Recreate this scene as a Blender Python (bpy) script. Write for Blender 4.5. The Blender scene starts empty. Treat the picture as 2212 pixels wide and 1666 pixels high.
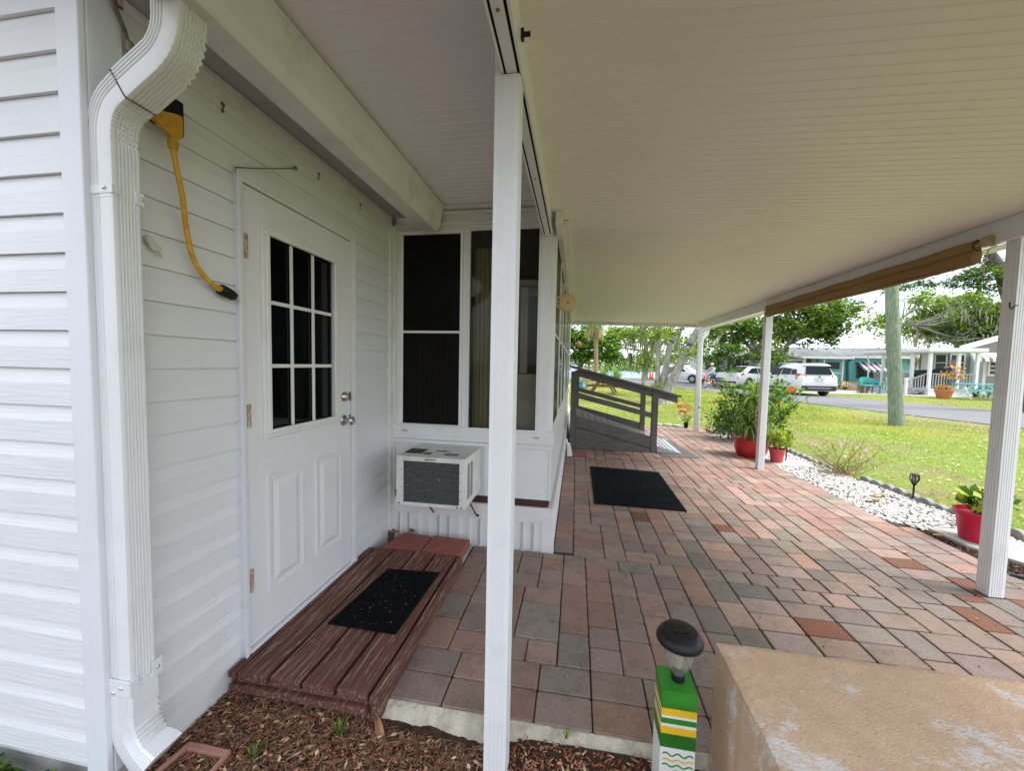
import bpy, math, random
import numpy as np
from mathutils import Vector, Matrix
PI = math.pi
R = math.radians
random.seed(7)
rng = np.random.default_rng(11)
SC = bpy.context.scene
COL = SC.collection
H = 1.4                                   # eye height above the pavers

# ---------------------------------------------------------------- survey: bearings of far things, measured from the eye point
FOC = 830.0
_Y = Vector((139.0, -43.5, FOC)).normalized()
_Zd = Vector((-256.0, 13267.0, FOC)); _Zd = (_Zd - _Y * _Zd.dot(_Y)).normalized()
_Z = -_Zd
_X = _Y.cross(_Z)
if _X.x < 0: _X = -_X
def bearing(x, y):
    d = Vector((x - 1106.0, y - 833.0, FOC))
    return Vector((_X.dot(d), _Y.dot(d), _Z.dot(d)))
def at(x, y, Y):
    "point seen on bearing (x, y) at distance Y down the patio"
    r = bearing(x, y)
    r = r * (Y / r.y)
    return Vector((r.x, r.y, r.z + H))

# ---------------------------------------------------------------- materials
MATS = {}
def nt(name):
    m = bpy.data.materials.new(name); m.use_nodes = True
    n = m.node_tree.nodes; l = m.node_tree.links
    return m, n, l, n['Principled BSDF']
def ramp(n, l, fac, stops):
    r = n.new('ShaderNodeValToRGB'); e = r.color_ramp.elements
    while len(e) < len(stops): e.new(0.5)
    for i, (p, c) in enumerate(stops):
        e[i].position = p; e[i].color = (*c, 1) if len(c) == 3 else c
    l.new(fac, r.inputs['Fac']); return r.outputs['Color']
def noise(n, l, scale=5.0, vec=(1, 1, 1), detail=4, rough=0.55, dist=0.0, coord='Object'):
    tc = n.new('ShaderNodeTexCoord'); mp = n.new('ShaderNodeMapping')
    mp.inputs['Scale'].default_value = vec
    l.new(tc.outputs[coord], mp.inputs['Vector'])
    t = n.new('ShaderNodeTexNoise'); t.inputs['Scale'].default_value = scale
    t.inputs['Detail'].default_value = detail; t.inputs['Roughness'].default_value = rough
    t.inputs['Distortion'].default_value = dist
    l.new(mp.outputs['Vector'], t.inputs['Vector'])
    return t.outputs['Fac']
def mix(n, l, fac, a, b, mode='MIX'):
    m = n.new('ShaderNodeMix'); m.data_type = 'RGBA'; m.blend_type = mode
    for s, v in ((m.inputs[0], fac), (m.inputs[6], a), (m.inputs[7], b)):
        if isinstance(v, (int, float)): s.default_value = v
        elif isinstance(v, tuple): s.default_value = (*v, 1)
        else: l.new(v, s)
    return m.outputs[2]
def bump(n, l, bs, h, strength=0.3, dist=0.01):
    b = n.new('ShaderNodeBump'); b.inputs['Strength'].default_value = strength
    b.inputs['Distance'].default_value = dist
    l.new(h, b.inputs['Height']); l.new(b.outputs['Normal'], bs.inputs['Normal'])
def paint(name, c, rough=0.5, var=0.12, scale=6, vec=(1, 1, 1), dirt=None, dirtamt=0.5, dscale=3, bumps=0, bscale=40, bvec=(1, 1, 1), metal=0.0, spec=0.5, bdist=0.004):
    if name in MATS: return MATS[name]
    m, n, l, bs = nt(name)
    f = noise(n, l, scale, vec)
    a = tuple(max(0, x * (1 - var)) for x in c); b = tuple(min(1, x * (1 + var)) for x in c)
    col = ramp(n, l, f, [(0.3, a), (0.7, b)])
    if dirt:
        g = noise(n, l, dscale, vec, 8, 0.7)
        k = ramp(n, l, g, [(0.52, (0, 0, 0)), (0.75, (dirtamt,) * 3)])
        col = mix(n, l, k, col, dirt)
    l.new(col, bs.inputs['Base Color'])
    bs.inputs['Roughness'].default_value = rough; bs.inputs['Metallic'].default_value = metal
    bs.inputs['Specular IOR Level'].default_value = spec
    if bumps: bump(n, l, bs, noise(n, l, bscale, bvec, 6, 0.6), bumps, bdist)
    MATS[name] = m; return m
def tinted(name, rough=0.8, var=0.25, scale=40, bumps=0.4, bscale=120, translucent=0.0, spec=0.3, speck=None):
    "base colour comes from a per-face colour of the piece itself (bricks, chips, leaves)"
    if name in MATS: return MATS[name]
    m, n, l, bs = nt(name)
    at_ = n.new('ShaderNodeAttribute'); at_.attribute_name = 'tint'
    f = noise(n, l, scale, (1, 1, 1), 6, 0.65)
    k = ramp(n, l, f, [(0.25, (1 - var,) * 3), (0.75, (1 + var,) * 3)])
    col = mix(n, l, 1.0, at_.outputs['Color'], k, 'MULTIPLY')
    if speck:
        g = noise(n, l, speck[1], (1, 1, 1), 3, 0.5)
        col = mix(n, l, ramp(n, l, g, [(speck[2], (0, 0, 0)), (speck[2] + 0.03, (speck[3],) * 3)]), col, speck[0])
        g2 = noise(n, l, speck[1] * 0.03, (1, 1, 1), 7, 0.75)
        col = mix(n, l, ramp(n, l, g2, [(0.48, (0, 0, 0)), (0.70, (0.5,) * 3)]), col, (0.08, 0.06, 0.05))
    l.new(col, bs.inputs['Base Color']); bs.inputs['Roughness'].default_value = rough
    bs.inputs['Specular IOR Level'].default_value = spec
    if bumps: bump(n, l, bs, noise(n, l, bscale, (1, 1, 1), 6, 0.65), bumps, 0.004)
    if translucent:
        tr = n.new('ShaderNodeBsdfTranslucent'); mx = n.new('ShaderNodeMixShader')
        bright = mix(n, l, 1.0, col, (1.5, 1.6, 0.7), 'MULTIPLY')
        l.new(bright, tr.inputs['Color']); mx.inputs[0].default_value = translucent
        l.new(bs.outputs[0], mx.inputs[1]); l.new(tr.outputs[0], mx.inputs[2])
        l.new(mx.outputs[0], n['Material Output'].inputs['Surface'])
    MATS[name] = m; return m
def glassy(name, c=(0.02, 0.025, 0.03), rough=0.05, see=0.0, tint=(0.5, 0.5, 0.5), spec=0.5):
    if name in MATS: return MATS[name]
    m, n, l, bs = nt(name)
    bs.inputs['Base Color'].default_value = (*c, 1); bs.inputs['Roughness'].default_value = rough
    bs.inputs['Specular IOR Level'].default_value = spec
    if see:
        tr = n.new('ShaderNodeBsdfTransparent'); tr.inputs['Color'].default_value = (*tint, 1)
        mx = n.new('ShaderNodeMixShader'); mx.inputs[0].default_value = see
        l.new(bs.outputs[0], mx.inputs[1]); l.new(tr.outputs[0], mx.inputs[2])
        l.new(mx.outputs[0], n['Material Output'].inputs['Surface'])
    MATS[name] = m; return m

vinyl = paint('vinyl_siding', (0.73, 0.745, 0.77), 0.42, 0.03, 2, dirt=(0.42, 0.43, 0.40), dirtamt=0.16, dscale=2.2, bumps=0.55, bscale=9, bvec=(0.6, 0.6, 11), bdist=0.004)
vinyl_trim = paint('vinyl_trim', (0.72, 0.74, 0.78), 0.4, 0.03, 3, dirt=(0.45, 0.46, 0.42), dirtamt=0.2, dscale=5, bumps=0.25, bscale=30, bvec=(3, 3, 0.15))
alu = paint('white_aluminium', (0.76, 0.775, 0.79), 0.3, 0.03, 4, dirt=(0.42, 0.42, 0.38), dirtamt=0.22, dscale=7)
alu_old = paint('chalky_aluminium', (0.76, 0.76, 0.73), 0.45, 0.05, 3, (1, 1, 1), dirt=(0.30, 0.31, 0.24), dirtamt=0.45, dscale=5)
cream = paint('cream_ceiling', (0.86, 0.85, 0.79), 0.38, 0.03, 0.8, dirt=(0.55, 0.50, 0.38), dirtamt=0.25, dscale=0.9)
pale = paint('pale_ceiling', (0.86, 0.87, 0.87), 0.4, 0.04, 0.8, dirt=(0.48, 0.48, 0.44), dirtamt=0.3, dscale=1.1)
white = paint('white_paint', (0.76, 0.76, 0.76), 0.45, 0.05, 5)
doorm = paint('door_paint', (0.76, 0.76, 0.79), 0.38, 0.035, 4, (1, 1, 0.3), dirt=(0.50, 0.44, 0.38), dirtamt=0.3, dscale=4, bumps=0.12, bscale=30, bvec=(3, 3, 0.3))
black = paint('black_rubber', (0.008, 0.008, 0.009), 0.75, 0.4, 30, bumps=0.4, bscale=160, spec=0.12)
blackp = paint('black_plastic', (0.011, 0.011, 0.013), 0.4, 0.2, 20, spec=0.25)
rust = paint('rusty_steel', (0.22, 0.09, 0.04), 0.75, 0.5, 60, bumps=0.5, bscale=200)
steel = paint('brushed_nickel', (0.55, 0.54, 0.51), 0.28, 0.1, 30, metal=0.9)
zinc = paint('zinc_screw', (0.7, 0.7, 0.7), 0.35, 0.1, 20, metal=0.8)
yellow = paint('yellow_rubber', (0.62, 0.33, 0.02), 0.5, 0.15, 30, dirt=(0.13, 0.08, 0.03), dirtamt=0.75, dscale=45)
glass = glassy('dark_room_glass', (0.002, 0.0025, 0.003), spec=0.3)  # near black: darkness of the room behind put into the pane colour
pane_glass = glassy('window_glass', (0.02, 0.022, 0.022), 0.04, 0.8, (0.85, 0.85, 0.8))
screen = glassy('insect_screen', (0.004, 0.004, 0.004), 0.25, 0.4, (0.6, 0.58, 0.55), spec=0.2)
concrete = paint('concrete', (0.36, 0.35, 0.33), 0.9, 0.15, 8, dirt=(0.12, 0.11, 0.09), dirtamt=0.5, dscale=12, bumps=0.5, bscale=60)
edgec = paint('limewashed_concrete', (0.56, 0.52, 0.41), 0.9, 0.16, 14, dirt=(0.22, 0.15, 0.09), dirtamt=0.9, dscale=11, bumps=1.0, bscale=50, bdist=0.012)

def redwood():
    m, n, l, bs = nt('weathered_red_wood')
    f = noise(n, l, 9, (14, 0.4, 14), 9, 0.75, 0.8)
    base = ramp(n, l, f, [(0.3, (0.026, 0.010, 0.007)), (0.5, (0.12, 0.040, 0.026)), (0.68, (0.22, 0.085, 0.056))])
    g = noise(n, l, 7, (10, 0.5, 10), 9, 0.8, 0.3)
    k = ramp(n, l, g, [(0.53, (0, 0, 0)), (0.60, (0.85,) * 3)])
    col = mix(n, l, k, base, (0.40, 0.30, 0.23))
    w = n.new('ShaderNodeTexVoronoi'); w.inputs['Scale'].default_value = 3.4
    tc = n.new('ShaderNodeTexCoord'); mp = n.new('ShaderNodeMapping'); mp.inputs['Scale'].default_value = (1.6, 0.9, 1)
    l.new(tc.outputs['Object'], mp.inputs['Vector']); l.new(mp.outputs['Vector'], w.inputs['Vector'])
    kn = ramp(n, l, w.outputs['Distance'], [(0.035, (0.9,) * 3), (0.075, (0, 0, 0))])
    col = mix(n, l, kn, col, (0.22, 0.10, 0.035))
    l.new(col, bs.inputs['Base Color']); bs.inputs['Roughness'].default_value = 0.75
    bump(n, l, bs, f, 0.8, 0.006)
    return m
redw = redwood()
def greywood(name, c0, c1, vec):
    m, n, l, bs = nt(name)
    f = noise(n, l, 6, vec, 9, 0.7, 0.4)
    col = ramp(n, l, f, [(0.3, c0), (0.7, c1)])
    l.new(col, bs.inputs['Base Color']); bs.inputs['Roughness'].default_value = 0.8
    bump(n, l, bs, f, 0.5, 0.005); return m
grw = greywood('weathered_grey_wood', (0.065, 0.063, 0.060), (0.17, 0.165, 0.155), (1, 10, 9))
grwv = greywood('weathered_grey_post', (0.065, 0.063, 0.060), (0.16, 0.155, 0.145), (10, 10, 1))
def pole_mat():
    m, n, l, bs = nt('green_treated_pole')
    f = noise(n, l, 5, (9, 9, 0.6), 9, 0.7, 0.3)
    col = ramp(n, l, f, [(0.3, (0.07, 0.115, 0.07)), (0.5, (0.15, 0.20, 0.13)), (0.7, (0.34, 0.36, 0.27))])
    l.new(col, bs.inputs['Base Color']); bs.inputs['Roughness'].default_value = 0.85
    bump(n, l, bs, f, 0.8, 0.02); return m
polem = pole_mat()
def bark(name, c0, c1, sc=4):
    m, n, l, bs = nt(name)
    f = noise(n, l, sc, (2, 2, 0.8), 9, 0.7, 0.8)
    col = ramp(n, l, f, [(0.35, c0), (0.65, c1)])
    l.new(col, bs.inputs['Base Color']); bs.inputs['Roughness'].default_value = 0.9
    bump(n, l, bs, f, 0.8, 0.04); return m
bark_grey = bark('pale_grey_bark', (0.15, 0.14, 0.125), (0.40, 0.385, 0.35))
bark_dark = bark('dark_bark', (0.05, 0.042, 0.035), (0.17, 0.15, 0.13))
bark_palm = bark('palm_bark', (0.16, 0.10, 0.06), (0.34, 0.25, 0.18), 9)
leafm = tinted('leaves', 0.5, 0.2, 3, 0, translucent=0.38, spec=0.3)
brickm = tinted('paver_concrete', 0.82, 0.16, 55, 0.5, 160, speck=((0.62, 0.60, 0.56), 260, 0.66, 0.45))
chipm = tinted('mulch_chips', 0.85, 0.3, 60, 0.5, 150)
stonem = tinted('white_pebbles', 0.6, 0.08, 60, 0.25, 60)
petal = tinted('petals', 0.5, 0.1, 10, 0, translucent=0.3)

# ---------------------------------------------------------------- mesh builder
class MB:
    def __init__(self):
        self.v = []; self.f = []; self.t = []; self.tf = None
    def add(self, vs, fs, tint=None):
        o = len(self.v)
        if self.tf is not None: vs = [self.tf @ Vector(p) for p in vs]
        self.v += [tuple(p) for p in vs]
        self.f += [tuple(i + o for i in q) for q in fs]
        self.t += [tint] * len(fs)
        return self
    def box(self, a, b, tint=None):
        x0, y0, z0 = a; x1, y1, z1 = b
        if x0 > x1: x0, x1 = x1, x0
        if y0 > y1: y0, y1 = y1, y0
        if z0 > z1: z0, z1 = z1, z0
        return self.add([(x0, y0, z0), (x1, y0, z0), (x1, y1, z0), (x0, y1, z0), (x0, y0, z1), (x1, y0, z1), (x1, y1, z1), (x0, y1, z1)],
                        [(0, 3, 2, 1), (4, 5, 6, 7), (0, 1, 5, 4), (1, 2, 6, 5), (2, 3, 7, 6), (3, 0, 4, 7)], tint)
    def hexa(self, bot, top, tint=None):
        return self.add(list(bot) + list(top), [(3, 2, 1, 0), (4, 5, 6, 7), (0, 1, 5, 4), (1, 2, 6, 5), (2, 3, 7, 6), (3, 0, 4, 7)], tint)
    def bar(self, p, q, w, h, up=(0, 0, 1), tint=None):
        p = Vector(p); q = Vector(q); d = (q - p).normalized(); s = d.cross(Vector(up))
        if s.length < 1e-4: s = d.cross(Vector((0, 1, 0)))
        s.normalize(); u = s.cross(d).normalized(); s = s * w / 2; u = u * h / 2
        return self.hexa([p - s - u, p + s - u, p + s + u, p - s + u], [q - s - u, q + s - u, q + s + u, q - s + u], tint)
    def prism(self, pts, d, tint=None):
        "planar polygon pts (3D) pushed along vector d"
        d = Vector(d); n = len(pts); a = [Vector(p) for p in pts]; b = [p + d for p in a]
        return self.add(a + b, [tuple(range(n))[::-1], tuple(range(n, 2 * n))] + [(i, (i + 1) % n, (i + 1) % n + n, i + n) for i in range(n)], tint)
    def tube(self, pts, rad, seg=8, tint=None, cap=True):
        pts = [Vector(p) for p in pts]; n = len(pts)
        if not hasattr(rad, '__len__'): rad = [rad] * n
        vs = []; fs = []
        ref = Vector((0.31, 0.17, 0.93)).normalized()
        for i, p in enumerate(pts):
            d = (pts[min(i + 1, n - 1)] - pts[max(i - 1, 0)])
            d = d.normalized() if d.length > 1e-9 else Vector((0, 0, 1))
            if abs(d.dot(ref)) > 0.98: ref2 = Vector((1, 0, 0))
            else: ref2 = ref
            s = d.cross(ref2).normalized(); u = s.cross(d).normalized()
            for k in range(seg):
                a = 2 * PI * k / seg
                vs.append(p + (s * math.cos(a) + u * math.sin(a)) * rad[i])
        for i in range(n - 1):
            for k in range(seg):
                a = i * seg + k; b = i * seg + (k + 1) % seg
                fs.append((a, b, b + seg, a + seg))
        if cap: fs += [tuple(range(seg))[::-1], tuple(range((n - 1) * seg, n * seg))]
        return self.add(vs, fs, tint)
    def lathe(self, prof, seg=24, c=(0, 0, 0), axis='z', tint=None):
        "prof: (r, h) pairs round an axis"
        vs = []; fs = []; c = Vector(c)
        for r, h in prof:
            for k in range(seg):
                a = 2 * PI * k / seg; x, y = r * math.cos(a), r * math.sin(a)
                vs.append(c + (Vector((x, y, h)) if axis == 'z' else Vector((h, x, y)) if axis == 'x' else Vector((y, h, x))))
        for i in range(len(prof) - 1):
            for k in range(seg):
                a = i * seg + k; b = i * seg + (k + 1) % seg
                fs.append((a, b, b + seg, a + seg))
        if prof[0][0] > 1e-5: fs.append(tuple(range(seg))[::-1])
        if prof[-1][0] > 1e-5: fs.append(tuple(range((len(prof) - 1) * seg, len(prof) * seg)))
        return self.add(vs, fs, tint)
    def ball(self, c, r, seg=12, tint=None):
        rx, ry, rz = (r, r, r) if not hasattr(r, '__len__') else r
        vs = []; fs = []; n = seg // 2
        for i in range(n + 1):
            th = PI * i / n
            for k in range(seg):
                a = 2 * PI * k / seg
                vs.append((c[0] + rx * math.sin(th) * math.cos(a), c[1] + ry * math.sin(th) * math.sin(a), c[2] + rz * math.cos(th)))
        for i in range(n):
            for k in range(seg):
                a = i * seg + k; b = i * seg + (k + 1) % seg
                fs.append((a, a + seg, b + seg, b))
        return self.add(vs, fs, tint)
    def sweep(self, prof, path, scales=None, tint=None):
        "closed profile (u, v) swept along path in the xz plane: v runs along y, u across"
        vs = []; fs = []; n = len(path); m = len(prof)
        for i, (p) in enumerate(path):
            a = Vector(path[max(i - 1, 0)]); b = Vector(path[min(i + 1, n - 1)])
            d = (b - a).normalized(); s = d.cross(Vector((0, 1, 0))).normalized()
            k = scales[i] if scales else 1.0
            for u, v in prof: vs.append(Vector(p) - s * u * k + Vector((0, v * k, 0)))
        for i in range(n - 1):
            for j in range(m):
                a = i * m + j; b = i * m + (j + 1) % m
                fs.append((a, b, b + m, a + m))
        fs += [tuple(range(m))[::-1], tuple(range((n - 1) * m, n * m))]
        return self.add(vs, fs, tint)
    def build(self, name, m, parent=None, smooth=False, bevel=0, solid=0, fix=True):
        off = world_loc(parent)
        me = bpy.data.meshes.new(name)
        me.from_pydata([(x - off.x, y - off.y, z - off.z) for x, y, z in self.v], [], self.f)
        if any(t is not None for t in self.t):
            a = me.attributes.new('tint', 'FLOAT_COLOR', 'FACE')
            for i, t in enumerate(self.t): a.data[i].color = (*(t or (0.5, 0.5, 0.5)), 1)
        if fix:
            import bmesh
            bm = bmesh.new(); bm.from_mesh(me); bmesh.ops.recalc_face_normals(bm, faces=bm.faces); bm.to_mesh(me); bm.free()
        me.materials.append(m)
        if smooth:
            for p in me.polygons: p.use_smooth = True
            try: me.set_sharp_from_angle(angle=R(42))
            except Exception: pass
        o = bpy.data.objects.new(name, me); COL.objects.link(o)
        if parent is not None: o.parent = parent
        if bevel:
            b = o.modifiers.new('soft', 'BEVEL'); b.width = bevel; b.segments = 2; b.limit_method = 'ANGLE'
        return o
def world_loc(p):
    v = Vector((0, 0, 0))
    while p is not None: v += p.location; p = p.parent
    return v
def tag(o, label, cat, group=None):
    o['label'] = label; o['category'] = cat
    if group: o['group'] = group
    return o
def thing(name, label, cat, loc=(0, 0, 0), group=None):
    o = bpy.data.objects.new(name, None); COL.objects.link(o); o.location = loc
    o.empty_display_size = 0.1
    return tag(o, label, cat, group)
def kind(o, k): o['kind'] = k; return o
def children(o): return [c for c in bpy.data.objects if c.parent == o]
def dup(o, loc=None, rot=None, scale=None, label=None, parent=None):
    c = o.copy(); COL.objects.link(c); c.parent = parent
    for ch in children(o): dup(ch, parent=c)
    if loc is not None: c.location = loc
    if rot is not None: c.rotation_euler = rot
    if scale is not None: c.scale = (scale,) * 3
    if label: c['label'] = label
    return c
def np_mesh(name, V, F, m, parent=None, tint=None, smooth=False):
    "V (n,3), F (m,k) arrays, all faces with k corners"
    me = bpy.data.meshes.new(name); n, k = F.shape
    off = np.array(world_loc(parent))
    V = V - off
    me.vertices.add(len(V)); me.vertices.foreach_set('co', V.astype(np.float32).ravel())
    me.loops.add(n * k); me.loops.foreach_set('vertex_index', F.astype(np.int32).ravel())
    me.polygons.add(n); me.polygons.foreach_set('loop_start', np.arange(0, n * k, k, dtype=np.int32))
    me.polygons.foreach_set('loop_total', np.full(n, k, dtype=np.int32))
    me.update(calc_edges=True)
    if tint is not None:
        a = me.attributes.new('tint', 'FLOAT_COLOR', 'FACE')
        a.data.foreach_set('color', np.hstack([tint, np.ones((n, 1))]).astype(np.float32).ravel())
    me.materials.append(m)
    if smooth: me.polygons.foreach_set('use_smooth', np.ones(n, dtype=bool))
    me.validate()
    o = bpy.data.objects.new(name, me); COL.objects.link(o)
    if parent is not None: o.parent = parent
    return o
def rot_frames(n, flat=0.0, r=rng):
    "random orthonormal pairs; flat -> leaf lies more level"
    a = r.normal(size=(n, 3)); a[:, 2] *= (1 - flat); a /= np.linalg.norm(a, axis=1, keepdims=True)
    b = r.normal(size=(n, 3)); b[:, 2] *= (1 - flat)
    b -= a * np.sum(a * b, axis=1, keepdims=True); b /= np.linalg.norm(b, axis=1, keepdims=True)
    return a, b
def leaf_quads(C, L, W, flat=0.3, A=None, r=rng):
    "diamond leaves at centres C, length L, width W"
    n = len(C); a, b = rot_frames(n, flat, r)
    if A is not None:
        a = A / np.linalg.norm(A, axis=1, keepdims=True)
        b -= a * np.sum(a * b, axis=1, keepdims=True); b /= np.linalg.norm(b, axis=1, keepdims=True)
    L = (L * r.uniform(0.6, 1.25, n))[:, None]; W = (W * r.uniform(0.7, 1.2, n))[:, None]
    V = np.stack([C - a * L / 2, C + b * W / 2 - a * L * 0.05, C + a * L / 2, C - b * W / 2 - a * L * 0.05], 1).reshape(-1, 3)
    return V, np.arange(4 * n).reshape(n, 4)
def tints(n, cols, jit=0.18, r=rng, w=None):
    c = np.array(cols)[r.choice(len(cols), n, p=w)]
    return np.clip(c * r.uniform(1 - jit, 1 + jit, (n, 1)), 0, 1)
SUN_E = 2.2; EXPO = 1.38
# ================================================================ HOUSE (near, left)
WX = -1.425; FY = 0.93; LAP = 0.1143; LAP0 = 0.103
def siding(mb, p, u, n, length, z0, z1, lap=LAP, base=LAP0, depth=0.014):
    "lapped vinyl courses; p start point on the wall, u along, n outward"
    p = Vector(p); u = Vector(u); n = Vector(n)
    k = int(math.floor((z0 - base) / lap))
    prof = [(0.0, 1.0), (0.58, 0.86), (0.72, 0.55), (1.0, 0.06)]
    while base + k * lap < z1 - 1e-4:
        zb = base + k * lap
        pts = []
        def off(t):
            for (a, x), (b, y) in zip(prof, prof[1:]):
                if t <= b: return x + (y - x) * (t - a) / (b - a)
            return prof[-1][1]
        lo = max(0, (z0 - zb) / lap); hi = min(1, (z1 - zb) / lap)
        ts = [lo] + [t for t, _ in prof if lo < t < hi] + [hi]
        if lo == 0: pts.append((zb + 0.0005, 0.02 * depth))
        pts += [(zb + t * lap, off(t) * depth) for t in ts]
        vs = []
        for z, o in pts:
            a = p + n * o; b = a + u * length
            vs += [(a.x, a.y, z), (b.x, b.y, z)]
        mb.add(vs, [(2 * i, 2 * i + 1, 2 * i + 3, 2 * i + 2) for i in range(len(pts) - 1)])
        k += 1
    return mb
house = thing('mobile_home', 'near white vinyl sided home with half glass door and corner trim beside wooden step', 'house', (WX, FY, 0))
mb = MB()
for y0, y1, z0, z1 in ((FY + 0.085, 1.415, LAP0, 2.42), (2.268, 2.745, 0.075, 2.42), (1.415, 2.268, 2.165, 2.42)):
    siding(mb, (WX, y0, 0), (0, 1, 0), (1, 0, 0), y1 - y0, z0, z1)
siding(mb, (-3.2, FY, 0), (1, 0, 0), (0, -1, 0), 3.2 - 1.483, 0.10, 2.9)
mb.build('siding', vinyl, house, fix=False)
mb = MB()
mb.box((-3.2, FY + 0.003, 0.07), (WX - 0.003, FY + 0.09, 3.0)); mb.box((WX - 0.09, FY + 0.09, 0.07), (WX - 0.003, 1.40, 3.0))
mb.box((WX - 0.09, 2.29, 0.07), (WX - 0.003, 2.82, 3.0)); mb.box((WX - 0.09, 1.40, 2.17), (WX - 0.003, 2.29, 3.0))
mb.build('wall', vinyl_trim, house)
mb = MB(); mb.box((-3.2, FY + 0.02, -0.3), (WX - 0.02, FY + 0.16, 0.068)); mb.box((WX - 0.16, FY + 0.16, -0.3), (WX - 0.016, 2.8, 0.072))
mb.build('foundation', concrete, house, bevel=0.003)
mb = MB(); mb.box((WX - 0.015, FY + 0.165, -0.1), (WX + 0.004, 2.75, 0.1)); mb.build('skirting_board', white, house, bevel=0.002)
mb = MB(); mb.box((-1.485, FY - 0.020, 0.075), (WX + 0.019, FY + 0.0, 2.95)); mb.box((WX + 0.0, FY + 0.0005, 0.075), (WX + 0.019, FY + 0.092, 2.95))
mb.build('corner_trim', vinyl_trim, house, bevel=0.004)
mb = MB(); mb.box((WX, 2.745, 0.068), (WX + 0.024, 2.80, 2.43)); mb.box((WX + 0.008, 2.80, 0.068), (WX + 0.03, 2.826, 2.43))
mb.build('inner_corner_trim', alu_old, house, bevel=0.003)
# frieze boards and soffit
mb = MB()
mb.box((WX, 1.02, 2.421), (WX + 0.016, 2.745, 2.462)); mb.box((WX, 1.02, 2.462), (WX + 0.032, 2.745, 2.49))
mb.build('frieze_trim', alu_old, house, bevel=0.003)
mb = MB()
y = FY - 0.02
while y < 2.8:
    mb.box((WX - 0.0, y, 2.492), (-1.165, min(y + 0.298, 2.81), 2.50)); y += 0.30
mb.build('soffit', paint('grey_soffit', (0.42, 0.43, 0.42), 0.6, 0.08, 3, dirt=(0.2, 0.2, 0.18), dirtamt=0.4), house, bevel=0.002)
mb = MB(); mb.box((-3.2, 0.55, 2.66), (-1.17, 12.2, 2.80)); mb.box((-3.2, FY + 0.2, 2.9), (-1.3, 12.0, 3.2)); mb.build('roof', alu_old, house)  # unseen roof slabs, added to block sky light from above
# rusty nail stains and a loose hook
mb = MB()
for y, z in ((1.368, 2.405), (1.943, 2.41), (2.35, 2.415)):
    mb = MB(); mb.ball((WX + 0.014, y, z), (0.004, 0.011, 0.009), 8)
    mb.box((WX + 0.008, y - 0.003, z - 0.03), (WX + 0.0145, y + 0.004, z)); mb.build('rusty_nail', rust, house)

# door
door = MB()
DX = WX + 0.020                                     # outer face of the slab
dy0, dy1, dz0, dz1 = 1.442, 2.222, 0.106, 2.135
gy0, gy1, gz0, gz1 = 1.560, 2.060, 1.06, 1.972      # light frame
def ring(mb, y0, y1, z0, z1, w, x0, x1):
    mb.box((x0, y0, z0), (x1, y1, z0 + w)); mb.box((x0, y0, z1 - w), (x1, y1, z1))
    mb.box((x0, y0, z0 + w), (x1, y0 + w, z1 - w)); mb.box((x0, y1 - w, z0 + w), (x1, y1, z1 - w))
door.box((DX - 0.04, dy0, dz0), (DX, gy0, dz1)); door.box((DX - 0.04, gy1, dz0), (DX, dy1, dz1))
door.box((DX - 0.04, gy0, dz0), (DX, gy1, gz0)); door.box((DX - 0.04, gy0, gz1), (DX, gy1, dz1))
dr = door.build('door', doorm, house)
mb = MB()
ring(mb, gy0 - 0.028, gy1 + 0.028, gz0 - 0.028, gz1 + 0.028, 0.018, DX, DX + 0.012)
ring(mb, gy0 - 0.010, gy1 + 0.010, gz0 - 0.010, gz1 + 0.010, 0.022, DX, DX + 0.019)
mb.build('glass_moulding', white, dr, bevel=0.004)
mb = MB()
for py0, py1 in ((1.55, 1.79), (1.885, 2.125)):
    z0, z1 = 0.30, 0.86
    ring(mb, py0, py1, z0, z1, 0.014, DX - 0.001, DX + 0.007)
    a, b = 0.034, 0.062
    mb.add([(DX + 0.0015, py0 + a, z0 + a), (DX + 0.0015, py1 - a, z0 + a), (DX + 0.0015, py1 - a, z1 - a), (DX + 0.0015, py0 + a, z1 - a),
            (DX + 0.010, py0 + b, z0 + b), (DX + 0.010, py1 - b, z0 + b), (DX + 0.010, py1 - b, z1 - b), (DX + 0.010, py0 + b, z1 - b)],
           [(0, 1, 5, 4), (1, 2, 6, 5), (2, 3, 7, 6), (3, 0, 4, 7), (4, 5, 6, 7)])
mb.build('raised_panel', doorm, dr, bevel=0.002)
mb = MB(); mb.box((DX - 0.022, gy0 + 0.0, gz0), (DX - 0.016, gy1, gz1)); mb.build('glass', glass, dr)
mb = MB()
for k in (1, 2):
    y = gy0 + 0.012 + (gy1 - gy0 - 0.024) * k / 3; mb.box((DX - 0.012, y - 0.009, gz0 + 0.01), (DX - 0.004, y + 0.009, gz1 - 0.01))
    z = gz0 + 0.012 + (gz1 - gz0 - 0.024) * k / 3
    for j in range(3):
        a = gy0 + 0.012 + (gy1 - gy0 - 0.024) * j / 3 + (0.009 if j else 0); b = gy0 + 0.012 + (gy1 - gy0 - 0.024) * (j + 1) / 3 - (0.009 if j < 2 else 0)
        mb.box((DX - 0.011, a, z - 0.009), (DX - 0.005, b, z + 0.009))
mb.build('glazing_bar', white, dr, bevel=0.002)
for z in (1.83, 1.10, 0.36):
    mb = MB()
    for k in range(5): mb.tube([(DX + 0.006, 1.449, z + k * 0.0205), (DX + 0.006, 1.449, z + k * 0.0205 + 0.0195)], 0.0075, 10)
    mb.box((DX - 0.001, 1.449, z), (DX + 0.002, 1.468, z + 0.10))
    hm = paint('rusty_hinge', (0.46, 0.31, 0.23), 0.6, 0.6, 55, dirt=(0.62, 0.58, 0.54), dirtamt=1.0, dscale=40)
    mb.build('hinge', hm, dr, smooth=True)
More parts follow.
